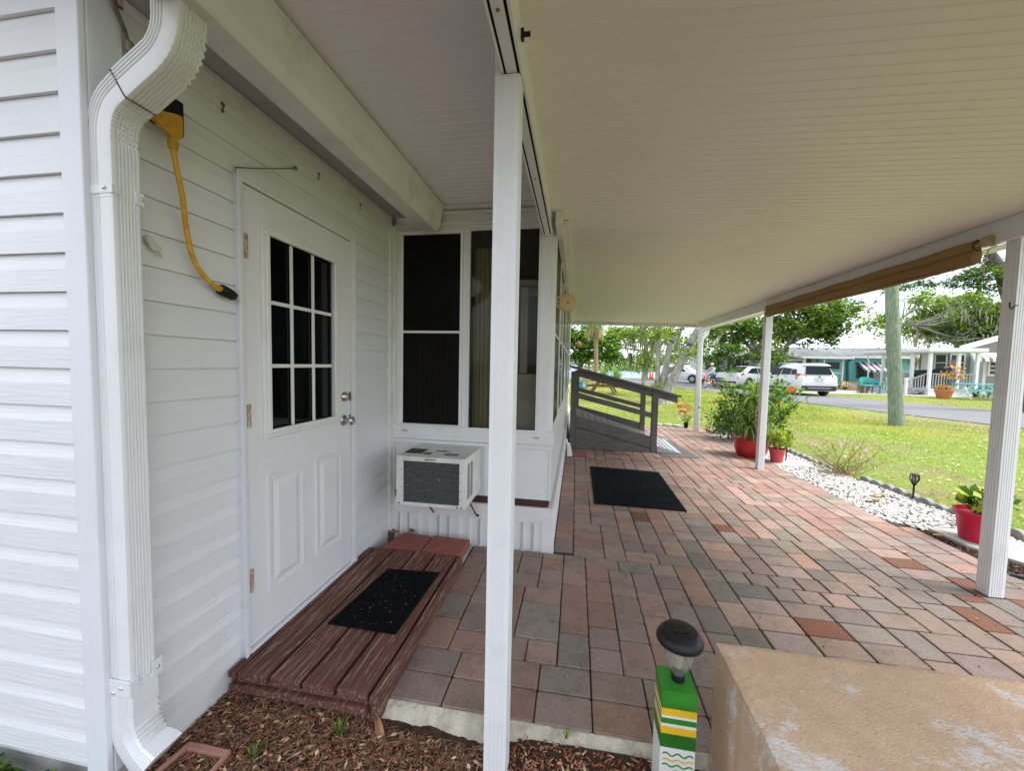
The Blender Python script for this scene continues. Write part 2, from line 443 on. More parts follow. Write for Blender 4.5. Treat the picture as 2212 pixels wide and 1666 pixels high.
mb = MB(); mb.lathe([(0.033, 0), (0.033, 0.004), (0.024, 0.010), (0.011, 0.014), (0.011, 0.03), (0.020, 0.036), (0.027, 0.046), (0.027, 0.058), (0.019, 0.068), (0, 0.07)], 24, (DX, 2.150, 1.033), 'x')
mb.build('door_knob', steel, dr, smooth=True)
mb = MB(); mb.lathe([(0.033, 0), (0.032, 0.006), (0.022, 0.026), (0.018, 0.028), (0, 0.028)], 24, (DX, 2.155, 1.178), 'x'); mb.box((DX + 0.028, 2.152, 1.168), (DX + 0.031, 2.158, 1.188))
mb.build('deadbolt', steel, dr, smooth=True)
MB().box((DX - 0.001, 2.208, 1.01), (DX + 0.003, 2.224, 1.06)).build('strike_plate', rust, dr); mb = MB(); mb.box((DX - 0.001, 2.208, 1.15), (DX + 0.003, 2.224, 1.205)); mb.build('strike_plate', rust, dr)
mb = MB()
ring_x0, ring_x1 = WX - 0.03, WX + 0.030
mb.box((ring_x0, 1.415, 0.075), (ring_x1, 1.438, 2.168)); mb.box((ring_x0, 2.228, 0.06), (ring_x1, 2.268, 2.168)); mb.box((ring_x0, 1.438, 2.140), (ring_x1, 2.228, 2.168))
mb.box((WX + 0.030, 1.407, 0.075), (WX + 0.036, 1.424, 2.175)); mb.box((WX + 0.030, 2.246, 0.06), (WX + 0.036, 2.275, 2.175)); mb.box((WX + 0.0302, 1.424, 2.156), (WX + 0.0355, 2.246, 2.178))
mb.box((ring_x0, 1.438, 0.06), (WX + 0.034, 2.228, 0.100))
mb.build('door_frame', vinyl_trim, house, bevel=0.002)
mb = MB(); mb.box((WX - 0.04, 1.43, 0.1), (WX - 0.032, 2.23, 2.15)); mb.build('door_gap_shade', black, house)  # black sheet behind the slab, standing in for shade in the gap
# house gutter that runs over the door
mb = MB()
prof = [(-1.157, 2.372), (-1.045, 2.366), (-1.018, 2.40), (-1.012, 2.455), (-1.000, 2.50), (-0.994, 2.545), (-1.157, 2.552)]
mb.prism([(x, -0.1, z) for x, z in prof], (0, 2.86, 0)); mb.box((-1.006, -0.1, 2.532), (-0.990, 2.765, 2.550))
mb.box((-1.166, -0.1, 2.374), (-1.1575, 2.72, 2.56))
mb.build('gutter', alu_old, house, bevel=0.003)
# flashing strip with screws under the porch panels
mb = MB(); mb.box((-1.15, -0.1, 2.553), (-1.055, 2.80, 2.558)); mb.build('flashing', alu, house)
mb = MB()
for k, y in enumerate((1.12, 1.30, 1.43, 1.52, 1.80, 2.02, 2.30, 2.55)):
    MB().lathe([(0.006, 0), (0.006, -0.003), (0.002, -0.005), (0, -0.005)], 8, (-1.078, y, 2.553)).build('flashing_screw', rust, house)

# ---- porch roof between the home and the centre beam
def beaded(mb, x0, x1, y0, y1, z0, z1, step=0.052, g=0.0055, d=0.0045):
    "ceiling of narrow boards running along x; z0 at x0, z1 at x1"
    y = y0
    vs = []; fs = []
    ys = []
    while y < y1:
        ys += [(y, 0), (y + step - g, 0), (y + step - g * 0.6, -d * 0.6), (y + step - g * 0.35, d), (y + step - 0.0006, d)]
        y += step
    for yy, dz in ys: vs += [(x0, yy, z0 + dz), (x1, yy, z1 + dz)]
    fs = [(2 * i, 2 * i + 1, 2 * i + 3, 2 * i + 2) for i in range(len(ys) - 1)]
    return mb.add(vs, fs)
porch = thing('porch_roof', 'pale beaded porch ceiling above the door, between gutter and centre beam', 'roof', (-0.7, 1.3, 2.56))
beaded(MB(), -1.15, -0.20, -0.12, 2.81, 2.562, 2.562).build('ceiling_panel', pale, porch, fix=False)
mb = MB(); mb.box((-1.165, -0.12, 2.57), (-0.20, 2.83, 2.64)); mb.build('unseen_roof_skin', alu_old, porch)  # unseen top skin added over the porch ceiling against sky light
mb = MB(); mb.box((-1.10, 2.765, 2.535), (-0.27, 2.80, 2.560)); mb.build('end_moulding', alu_old, porch, bevel=0.004)

# ---- carport
car = thing('carport_canopy', 'long cream carport canopy on white fluted posts over the brick patio', 'carport', (1.2, 4, 2.4))
CX0, CX1 = -0.193, 2.60
def cz(x): return 2.432 - (x + 0.193) * 0.0285
beaded(MB(), CX0, CX1, 0.19, 8.90, cz(CX0), cz(CX1)).build('ceiling_panel', cream, car, fix=False)
mb = MB(); mb.add([(CX0, 0.19, cz(CX0) + 0.01), (CX1, 0.19, cz(CX1) + 0.01), (CX1, 8.9, cz(CX1) + 0.01), (CX0, 8.9, cz(CX0) + 0.01), (CX0, 0.19, cz(CX0) + 0.08), (CX1, 0.19, cz(CX1) + 0.08), (CX1, 8.9, cz(CX1) + 0.08), (CX0, 8.9, cz(CX0) + 0.08)],
       [(3, 2, 1, 0), (4, 5, 6, 7), (0, 1, 5, 4), (1, 2, 6, 5), (2, 3, 7, 6), (3, 0, 4, 7)])
mb.build('unseen_roof_skin', alu_old, car)  # unseen carport top skin, put in to keep sky light out
mb = MB()
mb.box((-0.262, -0.1, 2.334), (-0.193, 2.81, 2.560)); mb.box((-0.246, -0.1, 2.322), (-0.212, 2.80, 2.3335)); mb.box((-0.262, -0.1, 2.322), (-0.254, 2.80, 2.3335)); mb.box((-0.203, -0.1, 2.322), (-0.193, 2.80, 2.3335))
mb.build('centre_beam', alu, car, bevel=0.0015)
mb = MB(); mb.box((-0.254, -0.1, 2.327), (-0.246, 2.79, 2.3335)); mb.box((-0.212, -0.1, 2.327), (-0.203, 2.79, 2.3335)); mb.build('beam_slot', black, car)
for y in (1.03, 1.95, 2.45): MB().ball((-0.229, y, 2.321), (0.006, 0.006, 0.003), 8).build('beam_screw', rust, car)
mb = MB(); mb.box((-0.196, 1.19, 2.375), (-0.184, 1.205, 2.405)); mb.tube([(-0.185, 1.197, 2.39), (-0.165, 1.197, 2.39)], 0.007, 8); mb.build('hook_eye', blackp, car)
def fluted(name, x0, x1, y0, y1, z0, z1, flutes_x=(), flutes_y=()):
    "square post with shallow ribs on the camera side faces"
    mb = MB(); mb.box((x0, y0, z0), (x1, y1, z1))
    for t in flutes_x:
        x = x0 + (x1 - x0) * t; mb.box((x - 0.0032, y0 - 0.0022, z0), (x + 0.0032, y0 + 0.001, z1))
    for t in flutes_y:
        y = y0 + (y1 - y0) * t; mb.box((x0 - 0.0022, y - 0.0035, z0), (x0 + 0.001, y + 0.0035, z1)); mb.box((x1 - 0.001, y - 0.0035, z0), (x1 + 0.0022, y + 0.0035, z1))
    return mb
mb = fluted('', -0.283, -0.203, 1.25, 1.33, -0.35, 2.320, (0.25, 0.42, 0.59, 0.76), (0.2, 0.4, 0.6, 0.8))
mb.box((-0.283, 1.25, 2.3202), (-0.264, 1.33, 2.553))
mb.build('post', alu, car, bevel=0.003)
for (x, y, ztop) in ((2.593, 2.80, 2.345), (2.536, 5.78, 2.36), (2.583, 8.86, 2.35)):
    fluted('', x, x + 0.083, y, y + 0.083, 0.001, ztop, (0.2, 0.35, 0.5, 0.65, 0.8), (0.2, 0.4, 0.6, 0.8)).build('post', alu, car, bevel=0.003)
mb = MB(); mb.box((2.545, 0.1, 2.212), (2.583, 8.90, 2.352)); mb.build('edge_beam', alu, car, bevel=0.003)
mb = MB(); mb.box((2.68, 0.1, 2.23), (2.80, 9.0, 2.37)); mb.box((2.584, 0.1, 2.232), (2.592, 8.95, 2.345)); mb.build('outer_gutter', alu, car, bevel=0.006)
mb = MB(); mb.hexa([(-0.16, 8.90, 2.335), (2.54, 8.90, 2.275), (2.54, 8.95, 2.275), (-0.16, 8.95, 2.335)], [(-0.16, 8.90, 2.425), (2.54, 8.90, 2.348), (2.54, 8.95, 2.348), (-0.16, 8.95, 2.425)]); mb.build('end_beam', alu_old, car, bevel=0.003)
mb = MB(); mb.lathe([(0.009, 0), (0.009, -0.003), (0, -0.003)], 10, (2.612, 2.798, 2.285), 'y'); mb.build('bolt', black, car)

# ================================================================ SUNROOM
sun = thing('sunroom', 'white enclosed sunroom with dark screened windows and ribbed vinyl skirt', 'sunroom', (-0.8, 2.83, 0))
SY, SX, SE = 2.83, -0.165, 9.9
mb = MB()
mb.box((-1.40, SY, 0.385), (-0.172, SY + 0.05, 0.81)); mb.box((-0.2145, SY + 0.05, 0.385), (SX - 0.001, SE, 0.81))
mb.box((-1.40, SY, 2.405), (SX, SY + 0.05, 2.56)); mb.box((-0.2145, SY + 0.05, 2.40), (SX, SE, 2.56))
mb.box((-0.275, SY + 0.001, 0.8105), (-0.200, SY + 0.05, 2.4045))
mb.build('wall_panel', alu, sun, bevel=0.002)
mb = MB()
mb.box((-1.40, SY - 0.018, 0.806), (SX + 0.016, SY - 0.0005, 0.90)); mb.box((-1.40, SY - 0.028, 0.895), (-0.28, SY - 0.0185, 0.912)); mb.box((SX + 0.0005, SY + 0.0, 0.806), (SX + 0.016, SE, 0.90))
mb.box((-1.25, SY - 0.024, 0.80), (-0.63, SY - 0.0185, 0.832))
mb.box((-1.40, SY - 0.016, 0.768), (SX + 0.014, SY - 0.0005, 0.795))
mb.build('sill_trim', alu, sun, bevel=0.003)
mb = MB(); mb.box((-1.40, SY - 0.02, 2.43), (-0.28, SY - 0.0005, 2.455)); mb.box((-1.02, SY - 0.03, 2.505), (-0.28, SY - 0.0005, 2.53)); mb.box((-1.40, SY - 0.012, 2.385), (-0.28, SY - 0.0005, 2.402)); mb.build('header_trim', alu_old, sun, bevel=0.003)
mb = MB()
for x in (-0.665, -0.62, -0.172): mb.box((x - 0.006, SY - 0.008, 0.40), (x + 0.006, SY - 0.0005, 0.766))
mb.box((-1.395, SY - 0.007, 0.386), (SX + 0.006, SY - 0.0005, 0.40)); mb.box((SX, SY - 0.0, 0.386), (SX + 0.006, SE, 0.40)); mb.build('panel_bead', alu, sun, bevel=0.001)
mb = MB(); mb.box((-1.40, SY + 0.012, 0.325), (SX - 0.012, SY + 0.05, 0.386)); mb.box((SX - 0.05, SY + 0.05, 0.325), (SX - 0.012, SE, 0.386)); mb.build('wood_sill', paint('dark_red_wood', (0.055, 0.018, 0.014), 0.7, 0.3, 20), sun)
mb = MB(); mb.box((-1.402, SY - 0.022, 0.215), (SX + 0.03, SY + 0.008, 0.328)); mb.box((SX - 0.02, SY + 0.008, 0.215), (SX + 0.03, SE, 0.328)); mb.box((SX + 0.0005, SY - 0.03, 0.300), (SX + 0.040, SE, 0.322)); mb.build('skirt_cap', white, sun, bevel=0.003)
# vertical ribbed skirting
def skirt(mb, p, u, n, length, z0, z1):
    p = Vector(p); u = Vector(u); n = Vector(n); s = 0; pts = []
    cell = [(0, 0), (0.028, 0), (0.031, 0.009), (0.052, 0.009), (0.055, 0), (0.110, 0), (0.113, 0.009), (0.134, 0.009), (0.137, 0)]
    while s < length:
        pts += [(s + a, d) for a, d in cell if s + a <= length]; s += 0.165
    vs = []
    for s, d in pts: q = p + u * s + n * d; vs += [(q.x, q.y, z0), (q.x, q.y, z1)]
    return mb.add(vs, [(2 * i, 2 * i + 1, 2 * i + 3, 2 * i + 2) for i in range(len(pts) - 1)])
mb = MB(); skirt(mb, (-1.40, SY - 0.008, 0), (1, 0, 0), (0, -1, 0), 1.26, -0.05, 0.2145); skirt(mb, (SX + 0.022, SY, 0), (0, 1, 0), (1, 0, 0), SE - SY, -0.05, 0.2145)
mb.box((SX - 0.055, SY - 0.018, -0.05), (SX + 0.036, SY + 0.03, 0.2145)); mb.build('skirt', white, sun, fix=False)
vsh = paint('vent_shadow', (0.13, 0.13, 0.14), 0.8)
for k, dd in [(k, dd) for k in (0, 2, 4, 6) for dd in ((0.036, 0.046), (0.118, 0.128))]:
    mb = MB()
    for dx in dd:
        x = -1.40 + 0.165 * k + dx
        if x < -0.2:
            for j in range(13): mb.box((x - 0.0032, SY - 0.0190, 0.0 + j * 0.016 + (0.008 if dx in (0.046, 0.128) else 0)), (x + 0.0032, SY - 0.0176, 0.008 + j * 0.016 + (0.008 if dx in (0.046, 0.128) else 0)))
    if mb.v: mb.build('skirt_vent', vsh, sun)
# front windows
def window(x0, x1, z0, z1, y, pane, mid=None, fr=0.030, name='window'):
    mb = MB()
    mb.box((x0, y - 0.012, z0), (x0 + fr, y + 0.02, z1)); mb.box((x1 - fr, y - 0.012, z0), (x1, y + 0.02, z1))
    mb.box((x0 + fr, y - 0.012, z0), (x1 - fr, y + 0.02, z0 + fr * 0.8)); mb.box((x0 + fr, y - 0.012, z1 - fr * 0.8), (x1 - fr, y + 0.02, z1))
    if mid: mb.box((x0 + fr, y - 0.010, mid - 0.009), (x1 - fr, y + 0.01, mid + 0.009))
    w = mb.build(name, alu, sun, bevel=0.002)
    MB().box((x0 + fr, y + 0.006, z0 + fr * 0.8), (x1 - fr, y + 0.010, z1 - fr * 0.8)).build('pane', pane, w)
    return w
mbp = MB(); mbp.box((-1.40, SY + 0.0005, 0.8105), (-1.372, SY + 0.05, 2.4045)); mbp.box((-0.858, SY + 0.0005, 0.8105), (-0.822, SY + 0.05, 2.4045)); mbp.build('mullion', alu, sun, bevel=0.002)
window(-1.371, -0.859, 0.902, 2.390, SY + 0.004, screen, 1.634, 0.022)
window(-0.821, -0.276, 0.884, 2.402, SY + 0.010, pane_glass, None, 0.014)
mb = MB(); mb.box((-1.350, SY - 0.004, 0.925), (-1.338, SY + 0.002, 2.37)); mb.build('screen_track', alu, sun)
mb = MB()
for x, z in ((-1.335, 0.857), (-0.30, 0.850)): MB().box((x, SY - 0.0205, z), (x + 0.045, SY - 0.0181, z + 0.014)).build('weep_vent', paint('tan_vent', (0.45, 0.40, 0.30), 0.6), sun)
# side windows
y = SY + 0.07; k = 0
MB().box((-0.2145, SY + 0.05, 0.8105), (SX - 0.0005, SY + 0.065, 2.399)).build('side_mullion', alu, sun)
while y + 0.82 < SE:
    w0, w1 = y, y + 0.80
    mb = MB(); fr = 0.032
    for a, b, c, d in ((w0, w0 + fr, 0.9005, 2.399), (w1 - fr, w1, 0.9005, 2.399), (w0 + fr, w1 - fr, 0.9005, 0.93), (w0 + fr, w1 - fr, 2.37, 2.399), (w0 + fr, w1 - fr, 1.625, 1.645)):
        mb.box((SX - 0.03, a, c), (SX + 0.0015, b, d))
    w = mb.build('side_window', alu, sun, bevel=0.002)
    MB().box((SX - 0.010, w0 + fr, 0.93), (SX - 0.004, w1 - fr, 2.37)).build('pane', screen if k % 2 == 0 else glass, w)
    MB().box((-0.2145, w1 + 0.0005, 0.9005), (SX - 0.0008, w1 + 0.0595, 2.399)).build('side_mullion', alu, sun); y += 0.86; k += 1
mb = MB(); mb.box((SX + 0.0005, SY - 0.2, 2.34), (SX + 0.045, 8.85, 2.425)); mb.box((SX + 0.0455, SY - 0.03, 2.385), (SX + 0.085, 8.8, 2.422)); mb.build('curtain_track', alu_old, sun, bevel=0.002)
mb = MB()
for j in range(26): mb.ball((SX + 0.046, SY - 0.1 + j * 0.22, 2.362), (0.003, 0.006, 0.006), 6)
mb.build('track_screw', rust, sun)
# inside: floor, back wall, curtain, pale boards
mb = MB(); mb.box((-1.9, SY + 0.06, 0.40), (-0.22, SE, 0.44)); mb.box((-1.95, SY + 0.05, 0.4), (-1.9, SE, 2.56)); mb.box((-1.9, 6.2, 0.44), (-0.22, 6.25, 2.5)); mb.box((-1.9, SY + 0.055, 2.562), (-0.22, SE, 2.60))
mb.build('interior', paint('dim_interior', (0.45, 0.42, 0.34), 0.8, 0.1, 2), sun)
mb = MB(); vs = []
N = 46
for i in range(N):
    x = -0.84 + 0.36 * i / (N - 1); d = 0.016 * math.sin(i * 1.35) + 0.006 * math.sin(i * 3.1)
    vs += [(x, SY + 0.25 + d, 0.7), (x, SY + 0.25 + d, 2.33)]
mb.add(vs, [(2 * i, 2 * i + 1, 2 * i + 3, 2 * i + 2) for i in range(N - 1)]); mb.build('curtain', paint('beige_curtain', (0.62, 0.57, 0.42), 0.85, 0.06, 8), sun, smooth=True, fix=False)
mb = MB(); mb.box((-0.84, SY + 0.32, 2.04), (-0.24, SY + 0.40, 2.09)); mb.box((-0.46, SY + 0.22, 0.72), (-0.235, SY + 0.55, 1.32)); mb.box((-0.46, SY + 0.30, 1.325), (-0.40, SY + 0.34, 2.03)); mb.box((-0.30, SY + 0.30, 1.325), (-0.27, SY + 0.34, 2.03)); mb.build('reflection_boards', paint('interior_white', (0.8, 0.78, 0.72), 0.6), sun)  # pale boards added behind the right pane for its light reflections
mb = MB(); vs = []
for i in range(40):
    x = -1.35 + 0.5 * i / 39; d = 0.012 * math.sin(i * 1.7); vs += [(x, SY + 0.3 + d, 0.75), (x, SY + 0.3 + d, 1.62)]
mb.add(vs, [(2 * i, 2 * i + 1, 2 * i + 3, 2 * i + 2) for i in range(39)]); mb.build('curtain', paint('dark_curtain', (0.25, 0.24, 0.2), 0.85), sun, smooth=True, fix=False)
mb = MB(); mb.box((-1.165, SY + 0.06, 2.605), (CX0, 12, 2.66)); mb.build('roof', alu_old, sun)  # unseen slab over the sunroom, added to stop light from the sky

# ================================================================ DOWNSPOUTS
def rib_profile(w, d, nu, nv):
    "w across (u), d deep (v from 0 to d); ribs on the v=0 face and on the u=+ face"
    pts = []
    hw = w / 2; c = 0.006
    # front face (v=0) from -u to +u
    pts.append((-hw, c)); pts.append((-hw + c, 0))
    for k in range(nu):
        u = -hw + 0.010 + k * 0.010; pts += [(u, 0), (u + 0.002, 0.0035), (u + 0.005, 0.0035), (u + 0.007, 0)]
    pts += [(hw - c * 1.5, 0), (hw - c * 0.4, c * 0.4), (hw, c * 1.5)]
    for k in range(nv):
        v = 0.014 + k * (d - 0.024) / nv; pts += [(hw, v), (hw - 0.0035, v + 0.002), (hw - 0.0035, v + 0.005), (hw, v + 0.007)]
    pts += [(hw, d - c), (hw - c, d), (-hw + c, d), (-hw, d - c)]
    return pts
def arc(c, r, a0, a1, n, flip=1):
    return [(c[0] + r * math.cos(a0 + (a1 - a0) * i / n), c[2] + r * math.sin(a0 + (a1 - a0) * i / n)) for i in range(n + 1)]
def crimped(path, y, w, d, bends, nu=4, nv=6):
    "path of (x,z); bends: index ranges with crimps"
    P = [(x, y, z) for x, z in path]
    sc = []
    for i in range(len(P)):
        s = 1.0
        for a, b in bends:
            if a < i < b: s = (0.955 if i % 2 else 1.02)
        sc.append(s)
    return rib_profile(w, d, nu, nv), P, sc
ds = thing('downspout', 'white ribbed downspout with crimped S elbow at the near house corner', 'downspout', (-1.385, 0.98, 0.2))
DW, DD, DYF = 0.094, 0.080, 0.928
def bez(p0, p1, p2, p3, n):
    out = []
    for i in range(n + 1):
        t = i / n; s = 1 - t
        out.append((s**3 * p0[0] + 3 * s * s * t * p1[0] + 3 * s * t * t * p2[0] + t**3 * p3[0], s**3 * p0[1] + 3 * s * s * t * p1[1] + 3 * s * t * t * p2[1] + t**3 * p3[1]))
    return out
pth = [(-1.379, 1.86), (-1.379, 2.0)] + bez((-1.379, 2.02), (-1.379, 2.09), (-1.36, 2.13), (-1.32, 2.155), 20) + [(-1.300, 2.168), (-1.275, 2.183)]
n1 = len(pth)
mb = MB(); pr, P, sc = crimped(pth, DYF, DW, DD, [(2, n1 - 2)]); mb.sweep(pr, P, sc); mb.build('lower_elbow', alu, ds, smooth=True, fix=True)
pth2 = [(-1.294, 2.171), (-1.250, 2.198), (-1.220, 2.216)] + bez((-1.197, 2.230), (-1.155, 2.255), (-1.134, 2.295), (-1.134, 2.355), 18) + [(-1.134, 2.39), (-1.134, 2.62)]
mb = MB(); pr, P, sc = crimped(pth2, DYF - 0.003, DW + 0.006, DD + 0.006, [(3, 20)]); mb.sweep(pr, P, sc); mb.build('upper_elbow', alu, ds, smooth=True)
mb = MB(); pr, P, sc = crimped([(-1.2985, 2.168), (-1.2972, 2.1688)], DYF - 0.0042, DW + 0.0078, DD + 0.0084, []); mb.sweep(pr, P, sc); mb.build('elbow_seam', paint('dark_seam', (0.14, 0.14, 0.14), 0.8), ds)  # thin dark grey ring round the joint of the elbows
mb = MB(); pr, P, sc = crimped([(-1.379, 0.36), (-1.379, 1.95)], DYF + 0.001, DW - 0.003, DD - 0.003, []); mb.sweep(pr, P, sc); mb.build('pipe', alu, ds, smooth=True)
pth3 = [(-1.378, 0.375), (-1.378, 0.31)] + bez((-1.378, 0.29), (-1.378, 0.21), (-1.36, 0.17), (-1.305, 0.125), 16) + [(-1.290, 0.112)]
mb = MB(); pr, P, sc = crimped(pth3, DYF - 0.003, DW + 0.004, DD + 0.006, [(1, 18)]); sc[-3:] = [1.05, 1.10, 1.14]
mb.sweep(pr, P, sc); mb.build('shoe_elbow', alu, ds, smooth=True)
mb = MB(); mb.box((-1.428, DYF - 0.002, 1.87), (-1.3305, DYF + 0.0005, 1.895)); mb.box((-1.3325, DYF - 0.002, 1.87), (-1.3300, DYF + 0.02, 1.895)); mb.build('strap', alu, ds, bevel=0.001)
mb = MB(); mb.box((-1.3325, DYF + 0.060, 1.86), (-1.3295, DYF + 0.083, 1.90)); mb.build('strap', alu, ds, bevel=0.001)
mb = MB(); mb.box((-1.425, DYF - 0.005, 0.345), (-1.328, DYF - 0.002, 0.395)); mb.box((-1.3305, DYF - 0.005, 0.345), (-1.3255, DYF + 0.022, 0.395)); mb.build('strap', alu, ds, bevel=0.001)
mb = MB(); mb.box((-1.3305, DYF + 0.058, 0.36), (-1.3255, DYF + 0.090, 0.41)); mb.build('strap', alu, ds, bevel=0.001)
mb = MB()
for p in ((-1.356, DYF - 0.004, 1.885), (-1.36, DYF - 0.005, 0.372), (-1.39, DYF - 0.005, 0.352)): MB().lathe([(0.0055, 0), (0.0055, -0.002), (0.003, -0.004), (0, -0.004)], 10, p, 'y').build('screw', zinc, ds)
for p in ((-1.327, DYF + 0.074, 1.88), (-1.3255, DYF + 0.075, 0.385)): MB().lathe([(0.0055, 0), (0.0055, 0.002), (0.003, 0.004), (0, 0.004)], 10, p, 'x').build('screw', zinc, ds)
mb.lathe([(0.0055, 0), (0.0055, 0.002), (0.003, 0.004), (0, 0.004)], 10, (-1.083, DYF + 0.03, 2.37), 'x')
mb.build('screw', zinc, ds)

ds2 = thing('downspout', 'slim white downspout with curved elbow outside the farthest carport post', 'downspout', (2.75, 9.0, 0))
pp = [(2.79, 2.23), (2.79, 2.20)] + bez((2.79, 2.19), (2.79, 2.06), (2.685, 2.10), (2.68, 1.94), 12) + [(2.68, 1.9), (2.68, 0.14), (2.70, 0.05)]
mb = MB(); pr, P, sc = crimped(pp, 8.97, 0.062, 0.07, [(2, 15)], 3, 3); mb.sweep(pr, P, sc); mb.build('pipe', alu, ds2, smooth=True)
mb = MB(); mb.box((2.64, 8.962, 1.55), (2.72, 8.969, 1.58)); mb.box((2.64, 8.962, 0.75), (2.72, 8.969, 0.78)); mb.build('strap', alu, ds2)

# ================================================================ THINGS ON THE WALL
def toward(y, z, s): return (-1.40 * s, y * s + 0.0, H + (z - H) * s)
box = thing('outlet_box', 'black weatherproof outlet box behind the yellow cord head', 'outlet', (-1.40, 1.15, 2.24))
mb = MB(); mb.box((-1.412, 1.095, 2.175), (-1.388, 1.192, 2.292)); ob = mb.build('housing', blackp, box, bevel=0.004)
mb = MB()
for k in range(3): mb.box((-1.3878, 1.165, 2.19 + k * 0.016), (-1.3865, 1.186, 2.197 + k * 0.016))
mb.build('rating_label', paint('grey_label', (0.3, 0.3, 0.3), 0.6), box)
cord = thing('extension_cord', 'thick yellow extension cord with three way head and black plug by the door', 'cord', (-1.36, 1.15, 2.2))
mb = MB()
top = [(-1.345, 1.085, 2.255), (-1.345, 1.19, 2.262)]
HP = [(1.084, 2.178), (1.086, 2.196), (1.104, 2.214), (1.125, 2.222), (1.150, 2.232), (1.177, 2.240), (1.178, 2.162), (1.145, 2.146)]
mb.prism([toward(a, b, 0.975) for a, b in HP], (0.026, 0, 0))
mb.build('three_way_head', yellow, cord, bevel=0.007)
mb = MB(); pts = [toward(1.1625, 2.155, 0.966), toward(1.1585, 2.120, 0.966)]
mb.tube(pts, [0.014, 0.011], 12)
for k in range(3): mb.tube([toward(1.161 - k * .001, 2.145 - k * 0.009, 0.966), toward(1.1605 - k * .001, 2.140 - k * 0.009, 0.966)], 0.0155 - k * 0.0008, 12)
mb.build('strain_relief', yellow, cord, smooth=True)
raw = [(1.159, 2.126), (1.172, 2.05), (1.187, 1.98), (1.193, 1.92), (1.198, 1.87), (1.205, 1.83), (1.214, 1.785), (1.232, 1.745), (1.257, 1.715), (1.285, 1.692), (1.312, 1.678)]
mb = MB(); sm = []
pts = [Vector(toward(y, z, 0.966 + 0.019 * min(1, i / 4))) for i, (y, z) in enumerate(raw)]
for i in range(len(pts) - 1):
    for j in range(4):
        p0 = pts[max(i - 1, 0)]; p1 = pts[i]; p2 = pts[i + 1]; p3 = pts[min(i + 2, len(pts) - 1)]; t = j / 4
        sm.append(0.5 * ((2 * p1) + (p2 - p0) * t + (2 * p0 - 5 * p1 + 4 * p2 - p3) * t * t + (3 * p1 - p0 - 3 * p2 + p3) * t**3))
sm.append(pts[-1]); mb.tube(sm, 0.0085, 12); mb.build('cable', yellow, cord, smooth=True)
mb = MB(); a = sm[-1]; b = Vector(toward(1.36, 1.664, 0.985)); d = (b - a)
mb.tube([a, a + d * 0.5], [0.011, 0.013], 12); mb.build('plug_neck', yellow, cord, smooth=True)
mb = MB(); d1 = d.normalized(); s = a + d * 0.35
mb.tube([s, s + d1 * 0.006, s + d1 * 0.03, s + d1 * 0.062, s + d1 * 0.066], [0.020, 0.022, 0.022, 0.018, 0.015], 16)
for k in range(8): 
    aa = 2 * PI * k / 8; o = Vector((math.cos(aa), 0, math.sin(aa))) * 0.019
    mb.bar(s + o + d1 * 0.01, s + o + d1 * 0.05, 0.005, 0.005)
mb.build('plug', blackp, cord, smooth=True)
pl = thing('loose_plug', 'small ivory two pin plug poking out beside the downspout', 'plug', (-1.39, 1.09, 1.76))
mb = MB(); mb.prism([(-1.402, 1.055, 1.792), (-1.402, 1.066, 1.80), (-1.402, 1.105, 1.768), (-1.402, 1.099, 1.752), (-1.402, 1.078, 1.752)], (0.014, 0, 0)); mb.build('plug_body', paint('ivory_plastic', (0.6, 0.58, 0.5), 0.5), pl, bevel=0.003)
for dy in (0, 0.014):
    mb = MB(); mb.bar((-1.395, 1.084 + dy, 1.756), (-1.395, 1.094 + dy, 1.738), 0.002, 0.005); mb.build('pin', steel, pl)
wi = MB(); wi.tube([(-1.395, 1.40, 2.178), (-1.392, 1.50, 2.222), (-1.392, 1.62, 2.28), (-1.394, 1.748, 2.345)], 0.0028, 6); wi.ball((-1.397, 1.75, 2.345), 0.011, 8)
o = tag(wi.build('bent_wire', paint('grey_wire', (0.22, 0.22, 0.2), 0.5, metal=0.6), None, smooth=True), 'thin bent grey wire nailed above the door frame', 'wire')
for i, (y, z) in enumerate(((1.655, 2.385), (1.655, 2.345))):
    pass
oc = thing('old_cable', 'frayed dark cable with corroded connector hanging at the top corner', 'cable', (-1.40, 1.0, 2.45))
mb = MB(); mb.tube([(-1.40, 0.985, 2.62), (-1.396, 0.99, 2.50), (-1.395, 1.0, 2.44), (-1.394, 1.018, 2.40), (-1.394, 1.028, 2.365)], 0.006, 8); mb.build('wire', paint('dirty_cable', (0.13, 0.12, 0.09), 0.8, 0.5, 60), oc, smooth=True)
mb = MB(); mb.tube([(-1.394, 1.028, 2.372), (-1.394, 1.038, 2.325)], [0.012, 0.009], 8); mb.tube([(-1.394, 1.038, 2.325), (-1.394, 1.041, 2.30)], 0.005, 6); mb.build('connector', paint('corroded_plastic', (0.24, 0.20, 0.14), 0.8, 0.5, 70), oc, smooth=True)
mb = MB(); mb.tube([(-1.388, 0.975, 2.475), (-1.388, 0.99, 2.45), (-1.388, 1.012, 2.452)], 0.004, 6); mb.build('clip', rust, oc)

